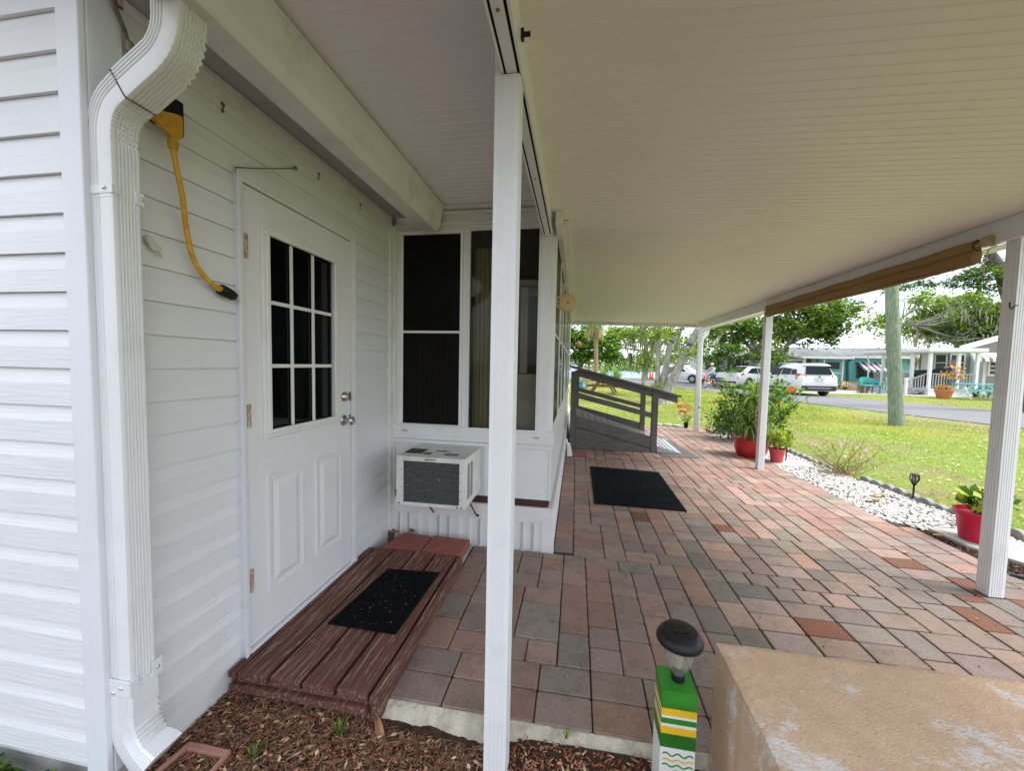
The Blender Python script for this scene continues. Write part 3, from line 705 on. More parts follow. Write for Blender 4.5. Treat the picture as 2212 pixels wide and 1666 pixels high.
# reels of the roll up blinds
tanp = paint('tan_reel', (0.50, 0.36, 0.14), 0.45, 0.08, 8, dirt=(0.3, 0.22, 0.1), dirtamt=0.4, dscale=10)
reel = thing('blind_reel', 'round tan cord reel on the near corner of the sunroom', 'reel', (-0.075, 2.90, 1.862), 'cord reels on the sunroom wall')
mb = MB(); mb.lathe([(0.012, -0.002), (0.060, -0.002), (0.064, 0.001), (0.064, 0.006), (0.030, 0.010), (0.030, 0.030), (0.064, 0.034), (0.064, 0.040), (0.0, 0.040)], 32, (-0.075, 2.88, 1.862), 'y'); mb.build('disc', tanp, reel, smooth=True)
mb = MB(); mb.lathe([(0.0, -0.0035), (0.007, -0.0035), (0.007, 0.002)], 12, (-0.075, 2.8785, 1.862), 'y'); mb.build('hub', blackp, reel)
mb = MB(); mb.bar((-0.162, 2.90, 1.900), (-0.09, 2.90, 1.918), 0.008, 0.014); mb.bar((-0.162, 2.90, 1.845), (-0.10, 2.90, 1.80), 0.008, 0.014); mb.bar((-0.155, 2.895, 1.83), (-0.155, 2.895, 1.905), 0.01, 0.006); mb.build('bracket', tanp, reel, bevel=0.001)
mb = MB(); mb.tube([(-0.03, 2.90, 1.815), (-0.018, 2.90, 1.80), (-0.02, 2.90, 1.77)], 0.003, 6); mb.build('cord_end', paint('cotton_cord', (0.55, 0.5, 0.4), 0.9), reel)
dup(reel, loc=(0.046, 9.2, 1.897), label='small distant tan cord reel above the top of the wooden ramp')
# ================================================================ GROUND
def gz(x, y):
    "ground height"
    def ss(a, b, t): t = max(0, min(1, (t - a) / (b - a))); return t * t * (3 - 2 * t)
    z = -0.03
    if x < 4:
        k = (1 - ss(1.34, 1.46, y)) * (1 - ss(0.9, 2.2, x))
        lowz = -0.022 + (-0.040) * ss(-1.2, -0.45, x)
        if x < -1.45: lowz = -0.02
        z = z * (1 - k) + lowz * k
    if -0.745 < x < 3.0 and 1.42 < y < 9.5: z = -0.06
    if x > 3: z = -0.03 + 0.025 * ss(3.75, 4.3, x)
    if y > 9.6: z = max(z, -0.005)
    if y > 50: z = -0.005 - 0.5 * ss(50, 56, y)
    return z
xs = sorted(set([-3000, -400, -60, -20, -8, -4] + [round(-2 + i * 0.1, 2) for i in range(70)] + [5 + i * 0.5 for i in range(30)] + [20 + 4 * i for i in range(20)] + [150, 400, 3000]))
ys = sorted(set([-3000, -300, -30, -6, -2] + [round(-1 + i * 0.06, 3) for i in range(50)] + [2 + i * 0.25 for i in range(40)] + [12 + i for i in range(40)] + [52.5 + i * 0.5 for i in range(10)] + [60, 90, 200, 3000]))
V = np.array([(x, y, gz(x, y)) for y in ys for x in xs], float); nx = len(xs)
F = np.array([(j * nx + i, j * nx + i + 1, (j + 1) * nx + i + 1, (j + 1) * nx + i) for j in range(len(ys) - 1) for i in range(nx - 1)])
def ground_mat():
    m, n, l, bs = nt('lawn_soil')
    f = noise(n, l, 1.1, (1, 1, 1), 6, 0.6); g = noise(n, l, 26, (1, 1, 1), 5, 0.7); h = noise(n, l, 0.35, (1, 1, 1), 3, 0.5)
    gr = ramp(n, l, g, [(0.3, (0.075, 0.15, 0.012)), (0.55, (0.17, 0.23, 0.025)), (0.75, (0.36, 0.32, 0.11))])
    dry = ramp(n, l, g, [(0.3, (0.10, 0.085, 0.03)), (0.6, (0.24, 0.19, 0.10)), (0.8, (0.36, 0.30, 0.2))])
    k = ramp(n, l, mix(n, l, 0.5, f, h), [(0.47, (0, 0, 0)), (0.60, (1, 1, 1))])
    col = mix(n, l, k, gr, dry)
    # bark soil close to the house, x < 3.7 and y < 9 (garden bed and mulch)
    tc = n.new('ShaderNodeTexCoord'); sx = n.new('ShaderNodeSeparateXYZ'); l.new(tc.outputs['Object'], sx.inputs[0])
    a = n.new('ShaderNodeMath'); a.operation = 'LESS_THAN'; l.new(sx.outputs['X'], a.inputs[0]); a.inputs[1].default_value = 3.72
    b = n.new('ShaderNodeMath'); b.operation = 'LESS_THAN'; l.new(sx.outputs['Y'], b.inputs[0]); b.inputs[1].default_value = 9.4
    c = n.new('ShaderNodeMath'); c.operation = 'MULTIPLY'; l.new(a.outputs[0], c.inputs[0]); l.new(b.outputs[0], c.inputs[1])
    soil = ramp(n, l, g, [(0.3, (0.018, 0.009, 0.006)), (0.7, (0.085, 0.045, 0.028))])
    col = mix(n, l, c.outputs[0], col, soil)
    l.new(col, bs.inputs['Base Color']); bs.inputs['Roughness'].default_value = 0.95
    bump(n, l, bs, g, 0.8, 0.02); return m
kind(np_mesh('ground', V, F, ground_mat()), 'structure')

# road and far drive
asph = paint('asphalt', (0.15, 0.148, 0.158), 0.85, 0.10, 1.2, dirt=(0.24, 0.23, 0.22), dirtamt=0.5, dscale=30, bumps=0.4, bscale=90, bdist=0.01)
def strip(name, L, Rr, z, m, th=0.03):
    mb = MB(); vs = []
    for a, b in zip(L, Rr): vs += [(a[0], a[1], z), (b[0], b[1], z)]
    n = len(vs)
    mb.add(vs + [(x, y, zz - th) for x, y, zz in vs], [(2 * i, 2 * i + 1, 2 * i + 3, 2 * i + 2) for i in range(len(L) - 1)] + [(2 * i, 2 * i + 2, 2 * i + 2 + n, 2 * i + n) for i in range(len(L) - 1)] + [(2 * i + 1, 2 * i + 3, 2 * i + 3 + n, 2 * i + 1 + n) for i in range(len(L) - 1)])
    return kind(mb.build(name, m), 'structure')
strip('road', [(13.5, 3), (11.26, 12.45), (10.5, 14.85), (9.3, 19.0), (7.9, 25.0), (5.9, 31.5), (1.0, 36.5), (-8, 40.5), (-30, 46)], [(18.5, 3), (16.0, 15.5), (15.5, 17.3), (14.2, 21.5), (13.2, 25.5), (12.6, 33), (12.3, 41), (9, 48.5), (-30, 52.0)], 0.02, asph)
shell = paint('shell_drive', (0.42, 0.40, 0.37), 0.9, 0.12, 2)
kind(MB().box((13.4, 26.2, -0.01), (26, 31.5, 0.012)).build('driveway', shell), 'structure')
def water_mat():
    m, n, l, bs = nt('river_water'); bs.inputs['Base Color'].default_value = (0.10, 0.16, 0.23, 1); bs.inputs['Roughness'].default_value = 0.25
    bump(n, l, bs, noise(n, l, 1.2, (0.3, 1.4, 1), 5, 0.6), 0.9, 0.25); return m
kind(MB().box((-400, 53, -0.6), (500, 128, -0.12)).build('river', water_mat()), 'structure')

# ---------------------------------------------------------------- patio pavers
C = 0.0762
def pave(x0, y0, nx_, ny_, z=0.0):
    occ = [[False] * nx_ for _ in range(ny_)]; out = []
    def run(j, i):
        k = 0
        while i + k < nx_ and not occ[j][i + k]: k += 1
        return k
    for j in range(ny_):
        i = 0
        while i < nx_:
            if occ[j][i]: i += 1; continue
            r = run(j, i); opts = []
            for w, h, wt in ((3, 2, 5), (2, 3, 4), (2, 2, 3)):
                if w <= r and r - w != 1: opts += [(w, h)] * wt
            if not opts: opts = [(min(r, 3), 2)]
            w, h = random.choice(opts); h = min(h, ny_ - j)
            # keep the run below from being split to slivers
            for jj in range(j, j + h):
                for ii in range(i, i + w): occ[jj][ii] = True
            out.append((x0 + i * C, y0 + j * C, x0 + (i + w) * C, y0 + (j + h) * C)); i += w
    return out
bricks = []
# house side soldier course, then field, then border course
y = 2.84
while y < 9.45: h = random.choice((2, 3, 3)) * C; bricks.append((-0.128, y, 0.018, min(y + h, 9.5))); y += h
bricks += pave(0.018, 2.80, 35, 88)
x = -0.735
bricks += pave(-0.735, 2.80 - 14 * C, 45, 14)
x = -0.735
for w in (3, 3, 2, 3, 3, 3, 2, 3, 3, 3, 3, 2, 3, 3, 3, 3, 3):
    bricks.append((x, 2.80 - 18 * C + 0.0, x + w * C, 2.80 - 16 * C)); bricks.append((x, 2.80 - 16 * C, x + w * C, 2.80 - 14 * C)); x += w * C
    if x > 2.6: break
y = 1.43
while y < 9.45: bricks.append((2.688, y, 2.688 + 2.9 * C, min(y + 2 * C, 9.5))); y += 2 * C
y = 1.43
while y < 3.9: bricks.append((2.688 + 2.9 * C, y, 2.688 + 4.6 * C, y + 3 * C)); y += 3 * C
mb = MB()
reds = [(0.34, 0.205, 0.165), (0.31, 0.19, 0.155), (0.36, 0.245, 0.20), (0.33, 0.235, 0.195)]
nreds = [(0.31, 0.19, 0.145), (0.285, 0.175, 0.135), (0.32, 0.21, 0.165)]
greys = [(0.235, 0.195, 0.165), (0.25, 0.21, 0.175), (0.21, 0.18, 0.155)]
mids = [(0.28, 0.205, 0.17), (0.26, 0.195, 0.165), (0.30, 0.21, 0.17), (0.27, 0.205, 0.175)]
oranges = [(0.22, 0.09, 0.05), (0.19, 0.08, 0.045)]
for bx0, by0, bx1, by1 in bricks:
    if bx0 < -0.135 and bx1 > -0.13 and by1 > 2.82: continue
    g = 0.0031 if not (cx_ := (bx0 + bx1) / 2) > 1.0 else 0.0046; hz = random.uniform(-0.0015, 0.0015)
    cx, cy = (bx0 + bx1) / 2, (by0 + by1) / 2
    u = random.random()
    near_right = cx + random.uniform(-.45, .45) > 1.05 and cy + random.uniform(-.5, .5) < 3.3
    far = cy > 4
    if near_right: pal = oranges if u < 0.17 else greys if u < 0.68 else mids
    elif far: pal = reds if u < 0.62 else greys if u < 0.72 else mids
    else: pal = nreds if u < 0.34 else greys if u < 0.55 else mids
    c = random.choice(pal); k = random.uniform(0.86, 1.12) * (0.78 if near_right else 1.0); c = tuple(v * k * random.uniform(0.97, 1.03) for v in c)
    j = lambda: random.uniform(-0.0012, 0.0012)
    a0, b0, a1, b1 = bx0 + g + j(), by0 + g + j(), bx1 - g + j(), by1 - g + j()
    ch = 0.0045; zt = hz; zl = hz - 0.0035
    # rounded corners: 8-gon top
    q = 0.007
    def oct_(a0, b0, a1, b1, q, z): return [(a0 + q, b0, z), (a1 - q, b0, z), (a1, b0 + q, z), (a1, b1 - q, z), (a1 - q, b1, z), (a0 + q, b1, z), (a0, b1 - q, z), (a0, b0 + q, z)]
    vs = oct_(a0 + ch, b0 + ch, a1 - ch, b1 - ch, q, zt + random.uniform(-0.0006, 0.0006)) + oct_(a0, b0, a1, b1, q, zl) + oct_(a0, b0, a1, b1, q, zl - 0.018)
    fs = [tuple(range(8))] + [(8 * r + i, 8 * r + 8 + i, 8 * r + 8 + (i + 1) % 8, 8 * r + (i + 1) % 8) for r in (0, 1) for i in range(8)]
    mb.add(vs, fs, c)
kind(mb.build('patio_paving', brickm, None, fix=True), 'structure')
mb = MB(); mb.box((-0.745, 1.425, -0.09), (-0.132, 2.80, -0.012)); mb.box((-0.1315, 1.425, -0.09), (3.02, 9.50, -0.012))
kind(mb.build('patio_base', paint('joint_sand', (0.045, 0.027, 0.02), 0.95, 0.4, 60, bumps=0.6, bscale=200)), 'structure')
# limewashed concrete edging under the front of the paving
vs = []; N = 150
for i in range(N + 1):
    x = -0.76 + 1.70 * i / N; r = lambda a: random.uniform(-a, a)
    yf = 1.362 + 0.010 * math.sin(x * 9) + 0.003 * math.sin(x * 23 + 2 * math.sin(x * 11)) + r(0.0015) + 0.038 * max(0, min(1, (x + 0.32) / 0.2))
    vs += [(x, 1.43, -0.006), (x, 1.424 + r(0.004), -0.005 + r(0.001)), (x, min(yf + 0.035, 1.418), -0.020 + r(0.002)), (x, yf + r(0.001), -0.060 + r(0.002)), (x, yf - 0.02, -0.16)]
mb = MB(); mb.add(vs, [(5 * i + k, 5 * i + k + 1, 5 * i + k + 6, 5 * i + k + 5) for i in range(N) for k in range(4)])
mb.add([vs[k] for k in range(5)] + [(-0.76, 1.43, -0.16)], [(0, 1, 2, 3, 4, 5)])
kind(mb.build('concrete_edging', edgec, None, smooth=True), 'structure')

# ---------------------------------------------------------------- mulch chips, pebbles, grass
def chips(name, P, L, W, T, cols, m, w=None, flat=0.75):
    n = len(P); a = rng.normal(size=(n, 3)); a[:, 2] *= (1 - flat); a /= np.linalg.norm(a, axis=1, keepdims=True)
    b = np.cross(a, np.array([0, 0, 1.0]) + rng.normal(size=(n, 3)) * 0.25); b /= np.linalg.norm(b, axis=1, keepdims=True); c = np.cross(a, b)
    L = (L * rng.uniform(0.3, 1.4, n))[:, None] / 2; W = (W * rng.uniform(0.4, 1.3, n))[:, None] / 2; T = (T * rng.uniform(0.5, 1.2, n))[:, None] / 2
    V = np.stack([P - a * L * rng.uniform(0.5, 1, (n, 1)) - b * W * 0.6 - c * T, P + a * L - b * W * 0.4 - c * T, P + a * L * 0.85 + b * W - c * T, P - a * L + b * W * 0.7 - c * T,
                  P - a * L * 0.7 - b * W * 0.6 + c * T, P + a * L * 0.9 - b * W * 0.4 + c * T, P + a * L * 0.8 + b * W + c * T, P - a * L + b * W * 0.5 + c * T], 1).reshape(-1, 3)
    f = np.array([(0, 3, 2, 1), (4, 5, 6, 7), (0, 1, 5, 4), (1, 2, 6, 5), (2, 3, 7, 6), (3, 0, 4, 7)])
    F = (np.arange(n)[:, None, None] * 8 + f[None]).reshape(-1, 4)
    return np_mesh(name, V, F, m, tint=np.repeat(tints(n, cols, 0.3, w=w), 6, axis=0))
def gzs(P, up=0.0): return np.array([gz(a, b) for a, b in P[:, :2]]) + up
n = 15000
P = np.stack([rng.uniform(-1.42, 0.7, n), rng.uniform(0.55, 1.40, n), np.zeros(n)], 1)
keep = ~((P[:, 0] > -0.78) & (P[:, 1] > 1.345 + np.clip((P[:, 0] + 0.32) / 0.2, 0, 1) * 0.07 - 0.035 * rng.random(n))); P = P[keep]; n = len(P)
P[:, 2] = gzs(P) + rng.uniform(0.0, 0.012, n)
left = P[:, 0] < -0.2
cols = [(0.33, 0.12, 0.07), (0.22, 0.08, 0.05), (0.44, 0.24, 0.14), (0.58, 0.42, 0.27), (0.11, 0.045, 0.03), (0.40, 0.17, 0.10)]
kind(chips('bark_mulch', P, 0.024, 0.008, 0.003, cols, chipm, w=[.28, .22, .2, .1, .1, .1]), 'stuff')
# thin dry straw on the mulch
n = 6500
P = np.stack([rng.uniform(-1.42, -0.25, n), rng.uniform(0.7, 1.345, n), np.zeros(n)], 1); P[:, 2] = gzs(P) + 0.012
kind(chips('dry_straw', P, 0.05, 0.0014, 0.001, [(0.42, 0.30, 0.18), (0.30, 0.18, 0.10), (0.24, 0.10, 0.07)], chipm, flat=0.85), 'stuff')
n = 5200
P = np.stack([rng.uniform(2.93, 3.72, n), rng.uniform(2.4, 4.2, n), np.full(n, -0.022)], 1)
P = P[(P[:, 0] > 3.03) | (P[:, 1] > 3.9)]
kind(chips('dark_bed_mulch', P, 0.035, 0.012, 0.006, [(0.07, 0.04, 0.025), (0.035, 0.022, 0.016), (0.14, 0.085, 0.05)], chipm), 'stuff')
def pebbles(name, P, r, cols, m, w=None):
    n = len(P); th = np.linspace(0, 2 * PI, 7)[:-1]
    base = np.array([[0, 0, 1.0]] + [[math.cos(t) * 0.72, math.sin(t) * 0.72, 0.68] for t in th] + [[math.cos(t + .5), math.sin(t + .5), 0.0] for t in th] + [[0, 0, -0.8]])
    ang = rng.uniform(0, 2 * PI, n); s = np.stack([r * rng.uniform(0.7, 1.6, n), r * rng.uniform(0.5, 1.0, n), r * rng.uniform(0.35, 0.7, n)], 1)
    B = base[None] * s[:, None] * rng.uniform(0.85, 1.15, (n, 14, 1))
    ca, sa = np.cos(ang)[:, None], np.sin(ang)[:, None]
    X = B[:, :, 0] * ca - B[:, :, 1] * sa; Y = B[:, :, 0] * sa + B[:, :, 1] * ca; Z = B[:, :, 2] + X * rng.normal(0, 0.25, (n, 1)) + Y * rng.normal(0, 0.25, (n, 1))
    V = (np.stack([X, Y, Z], 2) + P[:, None]).reshape(-1, 3); f = []
    for k in range(6):
        j = (k + 1) % 6
        f += [(0, 1 + k, 1 + j), (1 + k, 7 + k, 1 + j), (1 + j, 7 + k, 7 + j), (7 + k, 13, 7 + j)]
    f = np.array(f); F = (np.arange(n)[:, None, None] * 14 + f[None]).reshape(-1, 3)
    return np_mesh(name, V, F, m, tint=np.repeat(tints(n, cols, 0.1, w=w), len(f), axis=0), smooth=True)
def bedx1(y): return np.interp(y, [3.4, 3.92, 4.44, 5.23, 6.49, 7.35, 8.6], [3.86, 3.80, 3.74, 3.70, 3.60, 3.60, 3.5])
n = 9500
P = np.stack([rng.uniform(2.91, 3.75, n), rng.uniform(3.75, 8.7, n), np.zeros(n)], 1)
P = P[(P[:, 0] < bedx1(P[:, 1])) & ((P[:, 0] - 2.9) > (4.15 - P[:, 1]) * 1.1)]; n = len(P); P[:, 2] = -0.020 + rng.uniform(0, 0.014, n)
kind(pebbles('white_pebbles', P, 0.019, [(0.62, 0.61, 0.59), (0.74, 0.73, 0.72), (0.46, 0.44, 0.41), (0.26, 0.24, 0.22), (0.20, 0.12, 0.07)], stonem, w=[.36, .27, .2, .1, .07]), 'stuff')
# lawn blades
def blades(name, P, h, w, cols, cw=None):
    n = len(P); a = rng.uniform(0, 2 * PI, n); d = np.stack([np.cos(a), np.sin(a), np.zeros(n)], 1) * w / 2
    lean = rng.normal(0, 0.55, (n, 2)); hh = h * rng.uniform(0.5, 1.3, n)
    T = P + np.stack([lean[:, 0] * hh, lean[:, 1] * hh, hh], 1)
    V = np.stack([P - d, P + d, T], 1).reshape(-1, 3)
    return np_mesh(name, V, np.arange(3 * n).reshape(n, 3), leafm, tint=tints(n, cols, 0.25, w=cw))
def lawn_pts(n, x0, x1, y0, y1):
    u = rng.random(n); y = y0 * (y1 / y0) ** u                     # denser near the eye
    x = rng.uniform(x0, x1, n); return np.stack([x, y, np.zeros(n)], 1)
P = lawn_pts(150000, 3.5, 14.0, 3.2, 27.0)
roadx = np.interp(P[:, 1], [3, 12.45, 14.85, 19, 25, 31.5], [13.5, 11.26, 10.5, 9.3, 7.9, 5.9])
rx2 = np.interp(P[:, 1], [3, 15.5, 17.3, 21.5, 25.5, 33], [18.5, 16, 15.5, 14.2, 13.2, 12.6])
keep = ((P[:, 0] < roadx - 0.05)) & (P[:, 0] > bedx1(P[:, 1]) + rng.uniform(0.02, 0.12, len(P)))
patch = np.sin(P[:, 0] * 1.7 + np.sin(P[:, 1] * 0.9) * 1.5) + np.sin(P[:, 1] * 1.3 + P[:, 0] * 0.6) + rng.normal(0, 0.5, len(P)) - 1.3 * np.clip((P[:, 0] - roadx + 2.3) / 2.0, 0, 1)
keep &= patch > -1.15
P = P[keep]; P[:, 2] = gzs(P) - 0.004
sc = np.clip(P[:, 1] / 7, 0.8, 2.2)
grass_cols = [(0.10, 0.19, 0.012), (0.18, 0.27, 0.018), (0.29, 0.34, 0.03), (0.40, 0.42, 0.07), (0.50, 0.44, 0.18)]
def blades_s(name, P, cols, cw):
    sc = np.clip(P[:, 1] / 7, 0.8, 2.4)
    x, y = P[:, 0], P[:, 1]
    v = np.sin(0.9 * x + 1.3 * np.sin(0.7 * y)) + 0.7 * np.sin(1.9 * y + 0.8 * x) + 0.5 * np.sin(3.1 * x - 2.3 * y) + rng.normal(0, 0.45, len(P))
    o = blades(name, P, 0.030 * np.sqrt(sc), (0.007 * sc)[:, None] if True else 0, cols, cw)
    T = tints(len(P), cols, 0.22, w=cw); dry = tints(len(P), [(0.46, 0.40, 0.14), (0.36, 0.30, 0.13), (0.42, 0.44, 0.07)], 0.2)
    T = np.where((v > 0.65)[:, None], dry, T); o.data.attributes['tint'].data.foreach_set('color', np.hstack([T, np.ones((len(P), 1))]).astype(np.float32).ravel())
    return o
kind(blades_s('lawn_grass', P, grass_cols, [.3, .3, .22, .12, .06]), 'stuff')
P = lawn_pts(90000, -1.5, 8.5, 9.6, 36.0)
rx = np.interp(P[:, 1], [3, 12.45, 14.85, 19, 25, 31.5, 36.5], [13.5, 11.26, 10.5, 9.3, 7.9, 5.9, 1.0])
P = P[P[:, 0] < rx - 0.05]; P[:, 2] = -0.008
kind(blades_s('far_lawn_grass', P, grass_cols, [.22, .26, .25, .17, .10]), 'stuff')
P = np.stack([rng.uniform(14, 30, 40000), rng.uniform(15, 32, 40000), np.zeros(40000)], 1)
rx2 = np.interp(P[:, 1], [3, 15.5, 17.3, 21.5, 25.5, 33], [18.5, 16, 15.5, 14.2, 13.2, 12.6])
P = P[(P[:, 0] > rx2 + 0.1) & ~((P[:, 1] > 26.1) & (P[:, 1] < 31.6) & (P[:, 0] < 26))]; P[:, 2] = -0.008
kind(blades_s('verge_grass', P, grass_cols, [.15, .2, .25, .2, .2]), 'stuff')
# fallen leaves on the lawn
n = 5200
P = lawn_pts(n, 3.9, 13.0, 3.6, 30.0); roadx = np.interp(P[:, 1], [3, 12.45, 14.85, 19, 25, 31.5], [13.5, 11.26, 10.5, 9.3, 7.9, 5.9])
P = P[P[:, 0] < roadx]; P[:, 2] = 0.018
V, F = leaf_quads(P, 0.05, 0.028, 0.7)
kind(np_mesh('fallen_leaves', V, F, leafm, tint=tints(len(P), [(0.55, 0.46, 0.28), (0.62, 0.56, 0.42), (0.35, 0.20, 0.08), (0.50, 0.47, 0.2)])), 'stuff')
P = np.stack([rng.uniform(-1, 6, 1400), rng.uniform(9.7, 24, 1400), np.full(1400, 0.015)], 1); V, F = leaf_quads(P, 0.06, 0.03, 0.7)
kind(np_mesh('fallen_leaves', V, F, leafm, tint=tints(len(P), [(0.55, 0.46, 0.28), (0.62, 0.56, 0.42), (0.35, 0.20, 0.08)])), 'stuff')
# weeds: bottom left corner and in the mulch
P = np.stack([rng.uniform(-2.1, -1.46, 2600), rng.uniform(0.82, 0.905, 2600), np.zeros(2600)], 1); P[:, 2] = 0.01 + rng.random(2600) ** 1.2 * 0.09 * (0.6 + 0.4 * np.sin(P[:, 0] * 23)) * np.clip((-1.50 - P[:, 0]) / 0.1, 0.25, 1)
V, F = leaf_quads(P, 0.026, 0.012, 0.5)
kind(np_mesh('ground_cover', V, F, leafm, tint=tints(len(P), [(0.06, 0.15, 0.02), (0.12, 0.22, 0.03), (0.03, 0.08, 0.015), (0.2, 0.26, 0.06)])), 'stuff')
def weed(loc, n, h, w, label, cat='weed', name='weed'):
    th = rng.uniform(0, 2 * PI, n); r = rng.uniform(0.3, 1.0, n) * h * 0.8; V = []; F = []
    for k in range(n):
        d = np.array([math.cos(th[k]), math.sin(th[k]), 0]); s = np.array([-d[1], d[0], 0]) * w / 2; L = h * rng.uniform(0.6, 1.2)
        p0 = np.array(loc) + d * 0.006; p1 = p0 + d * r[k] * 0.4 + np.array([0, 0, L * 0.7]); p2 = p0 + d * r[k] + np.array([0, 0, L * rng.uniform(0.5, 0.95)])
        o = len(V); V += [p0 - s, p0 + s, p1 + s, p1 - s, p2 + s * 0.1, p2 - s * 0.1]; F += [(o, o + 1, o + 2, o + 3), (o + 3, o + 2, o + 4, o + 5)]
    o = np_mesh(name, np.array(V), np.array(F), leafm, tint=tints(len(F), [(0.10, 0.22, 0.02), (0.16, 0.30, 0.04)]))
    return tag(o, label, cat)
weed((-0.86, 1.285, -0.05), 14, 0.055, 0.007, 'bright green grass tuft beside the white concrete edge and brown leaf')
weed((-0.94, 1.19, -0.06), 7, 0.07, 0.006, 'thin grass tuft at the bottom of the mulch left of the big tuft')
weed((-0.52, 1.235, -0.095), 16, 0.035, 0.008, 'small bluish weed rosette in front of the white concrete edge')
weed((-0.245, 1.20, -0.11), 8, 0.05, 0.007, 'grass blades at the foot of the centre post', 'grass tuft')
weed((-1.10, 1.13, -0.03), 9, 0.05, 0.006, 'sparse grass tuft in the mulch just right of the clay tray')
weed((0.005, 1.40, -0.012), 8, 0.028, 0.005, 'tiny weed growing from a paver joint')
n = 340; P = np.stack([rng.uniform(-1.40, 0.3, n), rng.uniform(0.75, 1.34, n), np.zeros(n)], 1); P[:, 2] = gzs(P) + 0.016; V, F = leaf_quads(P, 0.028, 0.012, 0.75)
kind(np_mesh('dry_leaf_litter', V, F, chipm, tint=tints(n, [(0.55, 0.36, 0.2), (0.62, 0.47, 0.3), (0.4, 0.2, 0.1)])), 'stuff')
# brown curled leaf by the step corner
mb = MB(); vs = []
for i in range(13):
    t = i / 12; c = Vector((-0.745 + 0.085 * t, 1.345 - 0.085 * t, -0.012 - 0.045 * t + 0.008 * math.sin(t * 7))); w = 0.015 * math.sin(PI * min(1, t * 0.9 + 0.08))
    vs += [c + Vector((-w * .7, -w * .7, 0.006)), c + Vector((0, 0, -0.003)), c + Vector((w * .7, w * 0.7, 0.008))]
mb.add(vs, [(3 * i + k, 3 * i + k + 1, 3 * i + k + 4, 3 * i + k + 3) for i in range(12) for k in (0, 1)])
tag(mb.build('dead_leaf', paint('dead_leaf', (0.30, 0.14, 0.06), 0.6, 0.3, 30), None, smooth=True, solid=0), 'large curled brown leaf lying on the edge beside the wooden step', 'leaf')
leafdry = paint('tan_leaf', (0.45, 0.27, 0.10), 0.7, 0.25, 30)
def curl(loc, L, W, ang, label, m=leafdry):
    mb = MB(); vs = []; d = Vector((math.cos(ang), math.sin(ang), 0)); s = Vector((-d.y, d.x, 0))
    for i in range(9):
        t = i / 8; w = W / 2 * math.sin(PI * (0.06 + 0.9 * t)); c = Vector(loc) + d * (t - 0.5) * L + Vector((0, 0, 0.004 + 0.3 * W * (2 * t - 1) ** 2))
        vs += [c - s * w + Vector((0, 0, w * 0.5)), c, c + s * w + Vector((0, 0, w * 0.4))]
    mb.add(vs, [(3 * i + k, 3 * i + k + 1, 3 * i + k + 4, 3 * i + k + 3) for i in range(8) for k in (0, 1)])
    return tag(mb.build('dead_leaf', m, None, smooth=True), label, 'leaf')
curl((3.23, 4.66, 0.012), 0.22, 0.07, 0.2, 'long orange brown leaf on the white pebbles nearest the patio edge')
curl((3.42, 4.86, 0.012), 0.22, 0.055, 0.1, 'second orange brown leaf on the pebbles, behind the nearest one')
curl((3.10, 3.78, 0.0), 0.12, 0.04, 0.3, 'pale yellow leaf where the pebbles meet the dark mulch')
curl((2.55, 3.35, 0.004), 0.05, 0.035, 0.8, 'single tan leaf on the pavers left of the large post')
curl((0.26, 1.63, 0.004), 0.035, 0.02, 1.9, 'small heart shaped dry leaf on the pavers above the solar lamp', paint('pale_leaf', (0.3, 0.27, 0.22), 0.8))
for k, (x, y) in enumerate(((-1.33, 2.66), (-1.25, 2.60), (-1.20, 2.70))): curl((x, y, 0.10), 0.09, 0.05, k * 1.1, ('brown leaf in the corner behind the step, nearest the wall', 'brown leaf lying on the front edge of the red slabs', 'brown leaf against the ribbed skirting')[k], paint('dead_leaf', (0.3, 0.14, 0.06)))
# grit on the two black mats
for k_, (x0, x1, y0, y1, zz) in enumerate(((-1.12, -0.84, 1.70, 2.19, 0.0985), (0.25, 1.07, 3.95, 5.25, 0.0155))):
    n = 90; P = np.stack([rng.uniform(x0, x1, n), rng.uniform(y0, y1, n), np.full(n, zz)], 1)
    kind(chips('mat_grit', P, 0.008, 0.0035, 0.001, [(0.12, 0.12, 0.115), (0.06, 0.055, 0.05), (0.3, 0.24, 0.16)], chipm), 'stuff')
# debris specks on pavers
n = 420; P = np.stack([rng.uniform(-0.6, 2.9, n), rng.uniform(1.45, 6.5, n), np.full(n, 0.003)], 1); u = rng.random(n)
kind(chips('patio_debris', P, 0.010, 0.006, 0.002, [(0.5, 0.48, 0.42), (0.05, 0.03, 0.02), (0.35, 0.25, 0.12)], chipm), 'stuff')

# ================================================================ STEP, MATS, SLABS
st = thing('wooden_step', 'weathered red brown wooden step of thick boards under the door', 'step', (-1.07, 1.9, 0))
mb = MB(); mb.box((-1.408, 1.333, 0.055), (-1.372, 2.46, 0.083)); mb.build('board', redw, st, bevel=0.004)
for k in range(4):
    x = -1.364 + k * 0.1510
    mb = MB(); mb.box((x, 1.333 + 0.004 * (k % 2), 0.045), (x + 0.135, 2.455 + 0.01 * (k % 3), 0.085 + 0.0015 * (k % 2))); o = mb.build('board', redw, st, bevel=0.006)
mb = MB(); mb.box((-0.762, 1.338, -0.03), (-0.728, 2.47, 0.078)); mb.box((-0.764, 1.325, 0.055), (-0.735, 1.50, 0.083)); mb.build('side_board', redw, st, bevel=0.005)
mb = MB(); mb.box((-1.408, 1.352, -0.05), (-0.770, 1.378, 0.040)); mb.box((-1.40, 1.328, 0.0), (-0.775, 1.3515, 0.030)); mb.build('front_board', redw, st, bevel=0.004)
mb = MB(); mb.box((-1.40, 1.40, -0.05), (-0.78, 1.44, 0.04)); mb.box((-1.40, 2.3, -0.05), (-0.78, 2.34, 0.04)); mb.build('joist', black, st)
